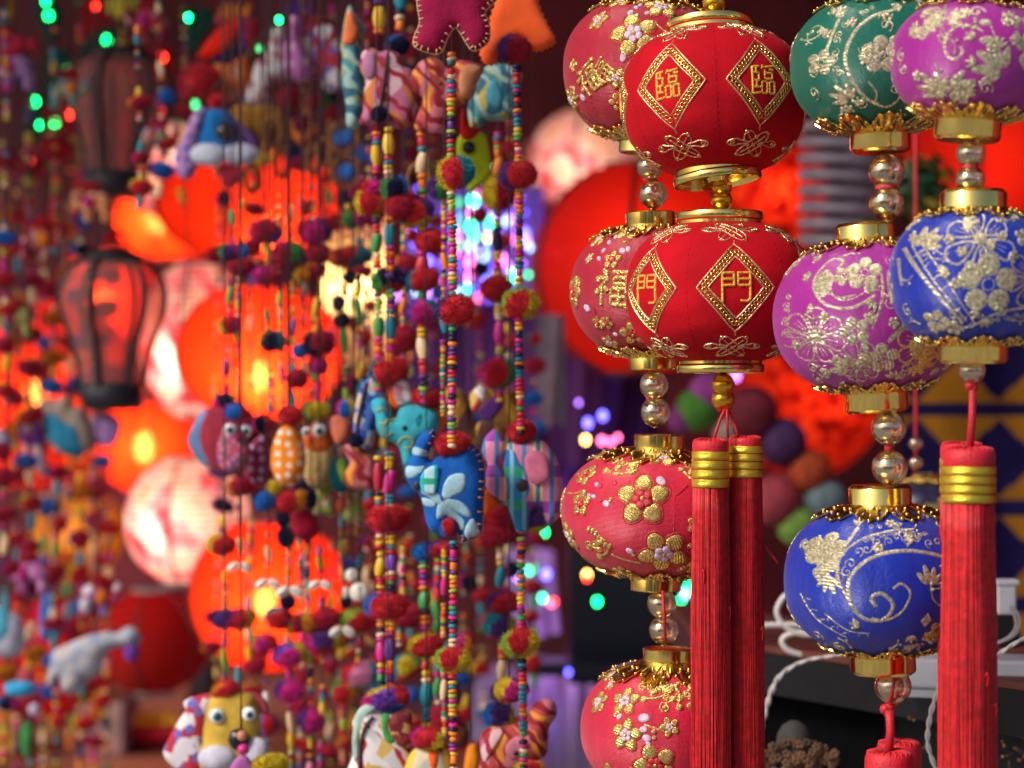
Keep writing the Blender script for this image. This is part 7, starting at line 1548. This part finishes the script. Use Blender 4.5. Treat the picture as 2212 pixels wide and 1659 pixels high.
mb = MB(); mb.tube([e.Mi @ P(*qb(640, 840), 1.36), e.Mi @ P(*qb(655, 1380), 1.36)], 1.2 * e.s, 4); mb.build('cord', CORD, e.root); e.hang(qb(645, 0)[0])
e.pom(qb(870, 1640), 44, 26, ['yellow'], dy=8)
# cowrie pairs
COW = mat('cowrie_white', (.68, .64, .56), rough=.3, var=.1, vscale=120)
def cowrie(c, r, Y, label, single=False):
    e = Charm('cowrie_pair', label, 'cowrie shells', Y, c, 'white cowrie shells on dark cords')
    for sg in ((-1, 1) if not single else (0,)):
        mb = MB(e.s); mb.ell((0, 0, 0), (r * (.62 if not single else 1.0), r * .5, r * .95), 16, 10)
        for k in range(6): mb.ell((0, -r * .5, (k - 2.5) * r * .24), (r * .16, r * .08, r * .06), 6, 4)
        mb.ell((0, -r * .47, 0), (r * .09, r * .1, r * .8), 8, 6, 1)
        o = mb.build('shell', [COW, mat('shell_slit', (.10, .05, .04), rough=.6)], e.root); o.location = (sg * r * .85 * e.s, 0, -r * .2 * e.s); o.rotation_euler = (0, -sg * .95, 0)
    e.hang()
for i, (x, y, r, l, sg) in enumerate(((630, 45, 15, 'cowrie pair highest at the left, over the yellow creature', 0), (860, 180, 16, 'cowrie pair left of the largest one', 0), (1035, 240, 18, 'largest cowrie pair, over the orange lantern', 0), (1275, 190, 15, 'cowrie pair under the green leaf bead', 0), (1455, 560, 17, 'lowest cowrie pair, right of the orange lantern', 0), (1590, 240, 22, 'single round cowrie beside the yellow long bead', 1), (1530, 110, 15, 'single small cowrie above the round one', 1))):
    cowrie(qb(x, y), r, 1.5 if i % 2 else 1.53, l, bool(sg))
# bottom charms
qd = lambda x, y: cvd([(x, y)])[0]
e = Charm('elephant_charm', 'white, red and gold silk elephant under a purple pompom hat at the bottom', 'elephant charm', 1.365, qd(330, 1500))
e.pad('body', cvd([(150, 1240), (240, 1150), (330, 1200), (400, 1230), (520, 1240), (600, 1330), (600, 1500), (570, 1760), (110, 1760), (130, 1560), (150, 1450), (130, 1340)]), WHTS, 26, main=True)
e.pad('ear', cvd([(150, 1250), (210, 1160), (320, 1170), (260, 1260), (200, 1400), (200, 1560), (150, 1600), (130, 1450), (140, 1340)]), F('pale_mint_silk', (.36, .50, .44)), 9, dy=-12); e.patch('blanket', cvd([(370, 1230), (430, 1240), (420, 1340), (480, 1420), (430, 1450), (380, 1380)]), fmat('green'), 3)
e.pad('ear', cvd([(440, 1240), (530, 1195), (600, 1220), (610, 1330), (600, 1460), (520, 1480), (450, 1420), (425, 1320)]), pattern_mat('maroon_gold_brocade', (.14, .01, .02), 'blossom', [(.45, .25, .08), (.2, .03, .02)], 90), 10, dy=-22); e.line('dark_cord', cvd([(300, 1240), (240, 1320), (205, 1450), (190, 1700)]), CORD, 3.5, 3); e.hang(838)
e = Charm('elephant_charm', 'yellow and white silk elephant under the red pompom at the bottom centre', 'elephant charm', 1.36, qd(720, 1580)); e.pad('body', cvd([(545, 1760), (560, 1620), (620, 1510), (740, 1480), (850, 1510), (900, 1620), (900, 1760)]), pattern_mat('yellow_white_silk', (.62, .55, .35), 'stripe', [(.65, .45, .05), (.5, .5, .45)], 30), 24, main=True)
e.pad('ear', cvd([(820, 1520), (900, 1480), (930, 1560), (920, 1700), (850, 1760), (820, 1640)]), GOLDS, 8, dy=-8); e.patch('blanket', cvd([(740, 1490), (820, 1500), (810, 1620), (780, 1700), (750, 1600)]), ORF, 3); e.pom(qd(725, 1425), 40, 23, ['red', 'magenta', 'yellow'], dy=-4); e.hang()
e = Charm('dark_charm', 'deep red satin ball charm behind the front garland near the bottom', 'round charm', 1.5, qd(870, 1300)); e.ball('ball', qd(860, 1270), (38, 30, 34), F('deep_red_satin', (.22, .008, .02))); e.ball('ball', qd(960, 1400), (30, 26, 32), F('brown_satin', (.16, .04, .02))); e.hang()
e = Charm('felt_charm', 'plain orange felt banana shape at the bottom beside the pink camel', 'felt charm', 1.45, qd(1080, 1560)); e.pad('body', cvd([(1060, 1480), (1120, 1470), (1150, 1560), (1130, 1700), (1030, 1720), (1030, 1580)]), F('tangerine_felt', (.72, .22, .01)), 14); e.hang()
e = Charm('camel_charm', 'pink and red silk camel charm with a bead eye, bottom right of the garlands', 'camel charm', 1.345, qd(1430, 1450))
e.pad('body', cvd([(1150, 1400), (1220, 1330), (1330, 1330), (1460, 1290), (1520, 1290), (1560, 1180), (1640, 1110), (1740, 1130), (1755, 1240), (1700, 1340), (1690, 1500), (1660, 1570), (1580, 1610), (1500, 1640), (1440, 1720), (1200, 1760), (1140, 1700), (1150, 1560)]), REDS, 28, main=True)
e.patch('ear', cvd([(1170, 1420), (1240, 1350), (1340, 1350), (1300, 1450), (1230, 1560), (1180, 1600), (1150, 1500)]), PINKS, 5); e.patch('cheek', cvd([(1380, 1430), (1460, 1390), (1540, 1450), (1500, 1560), (1400, 1580), (1350, 1500)]), F('rose_silk', (.45, .15, .2)), 4); e.ball('eye', qd(1432, 1522), (6, 5, 6), EYEB, dy=-3, on=True)
e.pom(qd(1400, 1030), 38, 26, ['magenta', 'yellow', 'purple', 'dkred'], dy=4); e.pom(qd(1540, 1650), 34, 16, ['red', 'yellow', 'orange'], dy=-20); e.hang(1100)
# far left blurred charms
e = Charm('animal_charm', 'pale cream and turquoise stuffed animal, out of focus beside the dark wire lantern', 'animal charm', 2.0, (145, 930)); e.hang(); Lc = lambda L: [(x * .26043, 777.7 + y * .26043) for x, y in L]
e.pad('body', Lc([(330, 310), (450, 340), (560, 290), (600, 380), (700, 400), (750, 520), (790, 700), (720, 770), (600, 790), (470, 760), (390, 640), (370, 480)]), F('cream_grey_felt', (.40, .30, .24)), 26, main=True); e.patch('saddle', Lc([(380, 480), (450, 440), (560, 520), (640, 560), (700, 770), (590, 800), (470, 700), (400, 640)]), F('azure_print', (.03, .25, .42)), 4); e.patch('ear', Lc([(770, 480), (900, 440), (1000, 520), (960, 680), (860, 720), (780, 640)]), LILD, 4)
e = Charm('animal_charm', 'grey woolly stuffed elephant with a raised trunk, out of focus at the lower left', 'animal charm', 1.9, (205, 1440)); e.hang()
e.pad('body', cvl([(430, 720), (560, 660), (700, 600), (860, 570), (930, 580), (1020, 530), (1100, 560), (1130, 640), (1060, 700), (960, 690), (850, 740), (800, 880), (700, 960), (620, 1050), (500, 1050), (470, 930), (430, 1000), (370, 980), (400, 820)]), pattern_mat('grey_wool_print', (.42, .45, .52), 'blossom', [(.28, .30, .42), (.50, .42, .42)], 50), 30, main=True); e.ball('tip', cvl([(1050, 720)])[0], (17, 12, 24), fmat('violet'), dy=-6)
e = Charm('animal_charm', 'white and sky blue fluffy animal cut by the left edge', 'animal charm', 1.9, (15, 1360)); e.hang(); e.pad('body', cvl([(-120, 400), (40, 380), (120, 420), (180, 480), (200, 640), (150, 760), (0, 790), (-120, 760)]), F('fluffy_white', (.50, .50, .62)), 30, main=True); e.patch('face', cvl([(-60, 390), (60, 390), (90, 520), (40, 620), (-60, 620)]), F('sky_blue_felt', (.10, .45, .62)), 4)
e = Charm('hat_charm', 'sky blue brimmed hat charm with a pink crown at the lower left', 'hat charm', 1.9, (42, 1486)); e.hang(); e.ball('brim', (45, 1486), (36, 30, 19), F('sky_blue_brim', (.05, .38, .68)), dy=-4); e.ball('crown', (54, 1462), (22, 18, 20), F('pink_crown', (.5, .08, .1)))
e = Charm('animal_charm', 'blue and violet striped charm behind the grey woolly elephant', 'animal charm', 2.1, (105, 1330)); e.hang(); e.pad('body', cvl([(330, 330), (400, 240), (460, 330), (440, 520), (380, 640), (320, 560)]), fmat('blue'), 16)
e = Charm('doll_charm', 'little felt doll in green with lilac arms, out of focus at the bottom left', 'doll charm', 1.95, (60, 1585)); e.hang(); e.pad('body', cvl([(180, 1300), (260, 1310), (270, 1420), (240, 1560), (190, 1560), (170, 1420)]), fmat('green'), 14); e.ball('head', (75, 1533), 14, F('lilac_head', (.5, .42, .6)))
e = Charm('animal_charm', 'white legged dark stuffed animal left of the cream and turquoise one', 'animal charm', 2.05, (66, 960)); e.hang(); e.pad('leg', Lc([(200, 660), (250, 680), (240, 900), (180, 900)]), F('lilac_white', (.42, .36, .46)), 8, sm=False); e.pad('leg', Lc([(270, 670), (340, 680), (380, 900), (300, 930)]), F('lilac_white', (.42, .36, .46)), 8, sm=False); e.pad('body', Lc([(180, 520), (280, 500), (370, 560), (360, 700), (260, 720), (180, 680)]), fmat('purple'), 14)
e = Charm('animal_charm', 'pale lilac bird cut by the left edge beside the white legged animal', 'animal charm', 2.0, (12, 945)); e.hang(); e.pad('body', Lc([(-100, 600), (0, 570), (80, 620), (120, 690), (60, 740), (-100, 760)]), F('pale_lilac_felt', (.42, .38, .52)), 20)
# small red lanterns, leaf covers at the top left
def mini(label, x, y, R, Y=2.4):
    e = Charm('mini_lantern', label, 'lantern', Y, (x, y), 'small red satin lanterns at the top left'); s = e.s
    mb = MB(s); pr = [(R * .42, -R * .72)] + [(R * max(.42, math.cos(a)), R * .8 * math.sin(a)) for a in [math.radians(d) for d in range(-60, 61, 10)]] + [(R * .42, R * .72)]; mb.lathe(pr, 24); mb.build('body', F('dark_red_satin', (.30, .006, .016)), e.root)
    for sg in (-1, 1): mb = MB(s); mb.lathe([(R * .40, sg * R * .7 - 4), (R * .46, sg * R * .7), (R * .46, sg * (R * .7 + 12)), (R * .3, sg * (R * .7 + 14))][::1 if sg > 0 else -1], 20); mb.build('cap', mat('dull_gold', (.5, .34, .08), rough=.35, metal=.8), e.root)
    mb = MB(s); mb.tube([(0, 0, -R * .7), (0, 0, -R * .7 - 60)], 4, 6); mb.ell((0, 0, -R * .7 - 64), (6, 6, 9), 8, 6); mb.build('gold_string', mat('dull_gold', (.5, .34, .08)), e.root)
    mb = MB(s); mb.lathe([(7, -R * .7 - 72), (9, -R * .7 - 90), (11, -R * .7 - 190)], 10); mb.build('tassel', fmat('red'), e.root); e.hang()
for x, y, R, l in ((118, 322, 42, 'small red lantern under the pair of green lights, left of the upper wire lantern'), (64, 362, 34, 'small red lantern with a red light, lowest of the small ones'), (170, 262, 46, 'small red lantern touching the upper wire lantern'), (12, 342, 34, 'small red lantern cut by the left edge'), (270, 132, 44, 'small dark red lantern in front of the upper wire lantern')): mini(l, x, y, R)
def leafc(label, pts, m, Y=2.45):
    c = (sum(p[0] for p in pts) / len(pts), sum(p[1] for p in pts) / len(pts)); e = Charm('leaf_charm', label, 'cloth leaf', Y, c, 'cloth leaves and petals among the LED lights'); e.pad('leaf', pts, m, 5); e.hang()
DG = F('dark_green_satin', (.004, .07, .05)); DR = F('blood_red_satin', (.34, .006, .012))
for l, pts, m in (('dark green cloth leaf behind the top left green lights', [(80, 0), (130, 0), (135, 60), (115, 95), (85, 60)], DG), ('dark green round cloth leaf above the small red lanterns', [(95, 130), (140, 105), (165, 150), (145, 205), (105, 230), (92, 180)], DG), ('green cloth leaf behind the lower pair of green lights', [(58, 225), (95, 245), (88, 330), (60, 320), (50, 270)], DG), ('dark green cloth leaf above the upper wire lantern', [(180, 95), (240, 60), (260, 90), (220, 130), (185, 130)], DG),
                   ('dark green cloth leaf above the red sequinned ball', [(393, 25), (455, 18), (462, 50), (435, 85), (415, 118), (400, 75)], DG), ('red cloth petal with a red light at the top left', [(170, 0), (230, 0), (262, 30), (225, 55), (190, 66)], DR), ('red cloth petal beside the small red lanterns', [(90, 245), (140, 195), (150, 235), (110, 295)], DR), ('red cloth petal with a red light, right of the upper wire lantern', [(320, 100), (352, 92), (380, 130), (355, 180), (325, 150)], DR),
                   ('dark green cloth leaf at the top, above the red cloth petal', [(320, 0), (352, 0), (352, 45), (330, 48)], DG), ('ochre cloth leaf at the top left corner', [(10, 0), (32, 0), (30, 40), (12, 55)], F('ochre_satin', (.32, .16, .01))), ('green cloth leaf under the red sequinned ball', [(395, 225), (450, 225), (440, 250), (405, 245)], DG), ('orange cloth leaf hanging before the upper wire lantern', [(128, 150), (170, 130), (178, 180), (160, 240), (135, 220)], F('rust_satin', (.38, .10, .02)))):
    leafc(l, pts, m)
e = Charm('gold_medallion', 'gold round medallion with a red tassel cord, top edge left of the red cloth sickle', 'medallion', 2.3, (262, 12)); e.ball('disc', (262, 12), (34, 8, 28), mat('medallion_gold', (.5, .38, .03), rough=.5, metal=.4)); mb = MB(e.s); mb.tube([(0, 0, -26), (4, 0, -100)], 3, 5); mb.build('cord', mat('dull_gold', (.5, .34, .08)), e.root); e.hang()

# ------------------------------------------------------------------ things standing on the back counter
CT = bpy.data.objects['counter']
def onc(x, y): # counter top point seen at picture position
    Y = 0.45 / ((y - 829.5) * K); return P(x, y, Y)
CZ = -0.45
def cbox(name, label, cat, x, Y, w, h, d, m):
    k = K * Y; o = MB(); o.box((0, 0, h * k / 2), (w * k / 2, d / 2, h * k / 2)); r = o.build(name, m); r.location = ((x - 1106) * k, Y, CZ); md = r.modifiers.new('edge', 'BEVEL'); md.width = .003; return tag(r, label, cat)
cbox('box', 'pinkish grey carton at the bottom left on the back counter', 'box', 235, 2.98, 100, 110, .12, mat('pink_grey_card', (.30, .17, .15), rough=.8))
cbox('box', 'ochre carton at the bottom left corner on the back counter', 'box', 8, 2.98, 100, 130, .12, mat('ochre_card', (.42, .16, .01), rough=.8))
cbox('box', 'narrow black box standing behind the ear of the yellow creature', 'box', 440, 3.1, 42, 150, .08, mat('black_card', (.03, .025, .03), rough=.6))
cbox('box', 'dark carton between slim garlands low on the back counter', 'box', 850, 3.1, 170, 180, .10, mat('brown_card', (.08, .02, .02), rough=.7))
cbox('box', 'dusky pink box low behind the front garland', 'box', 1010, 3.2, 130, 170, .10, mat('dusky_card', (.22, .07, .06), rough=.7))
bw = thing('gold_bowl', 'red bowl heaped with gold ingots at the bottom left', 'bowl', ((340 - 1106) * K * 3.0, 3.0, CZ)); s = K * 3.0
mb = MB(s); mb.lathe([(30, 0), (60, 12), (88, 48), (84, 50), (55, 18), (0.01, 12)], 32); mb.build('bowl', fmat('red'), bw)
for i in range(9): mb = MB(s); mb.ell((-48 + 24 * (i % 5), -10 + 20 * (i // 5), 52 + 12 * (i // 5)), (16, 10, 11), 12, 8); mb.build('ingot', mat('ingot_gold', (.72, .42, .02), rough=.35, metal=.7), bw)
cn = thing('red_cone', 'dark red cone shaped tree with a gold tip on the back counter', 'cone ornament', ((430 - 1106) * K * 3.1, 3.1, CZ)); s = K * 3.1
mb = MB(s); mb.lathe([(42, 0), (30, 60), (18, 130), (6, 190), (0.5, 200)], 24); mb.build('cone', DR, cn); mb = MB(s); mb.ell((0, 0, 204), 8, 10, 8); mb.build('tip', mat('dull_gold', (.5, .34, .08)), cn)
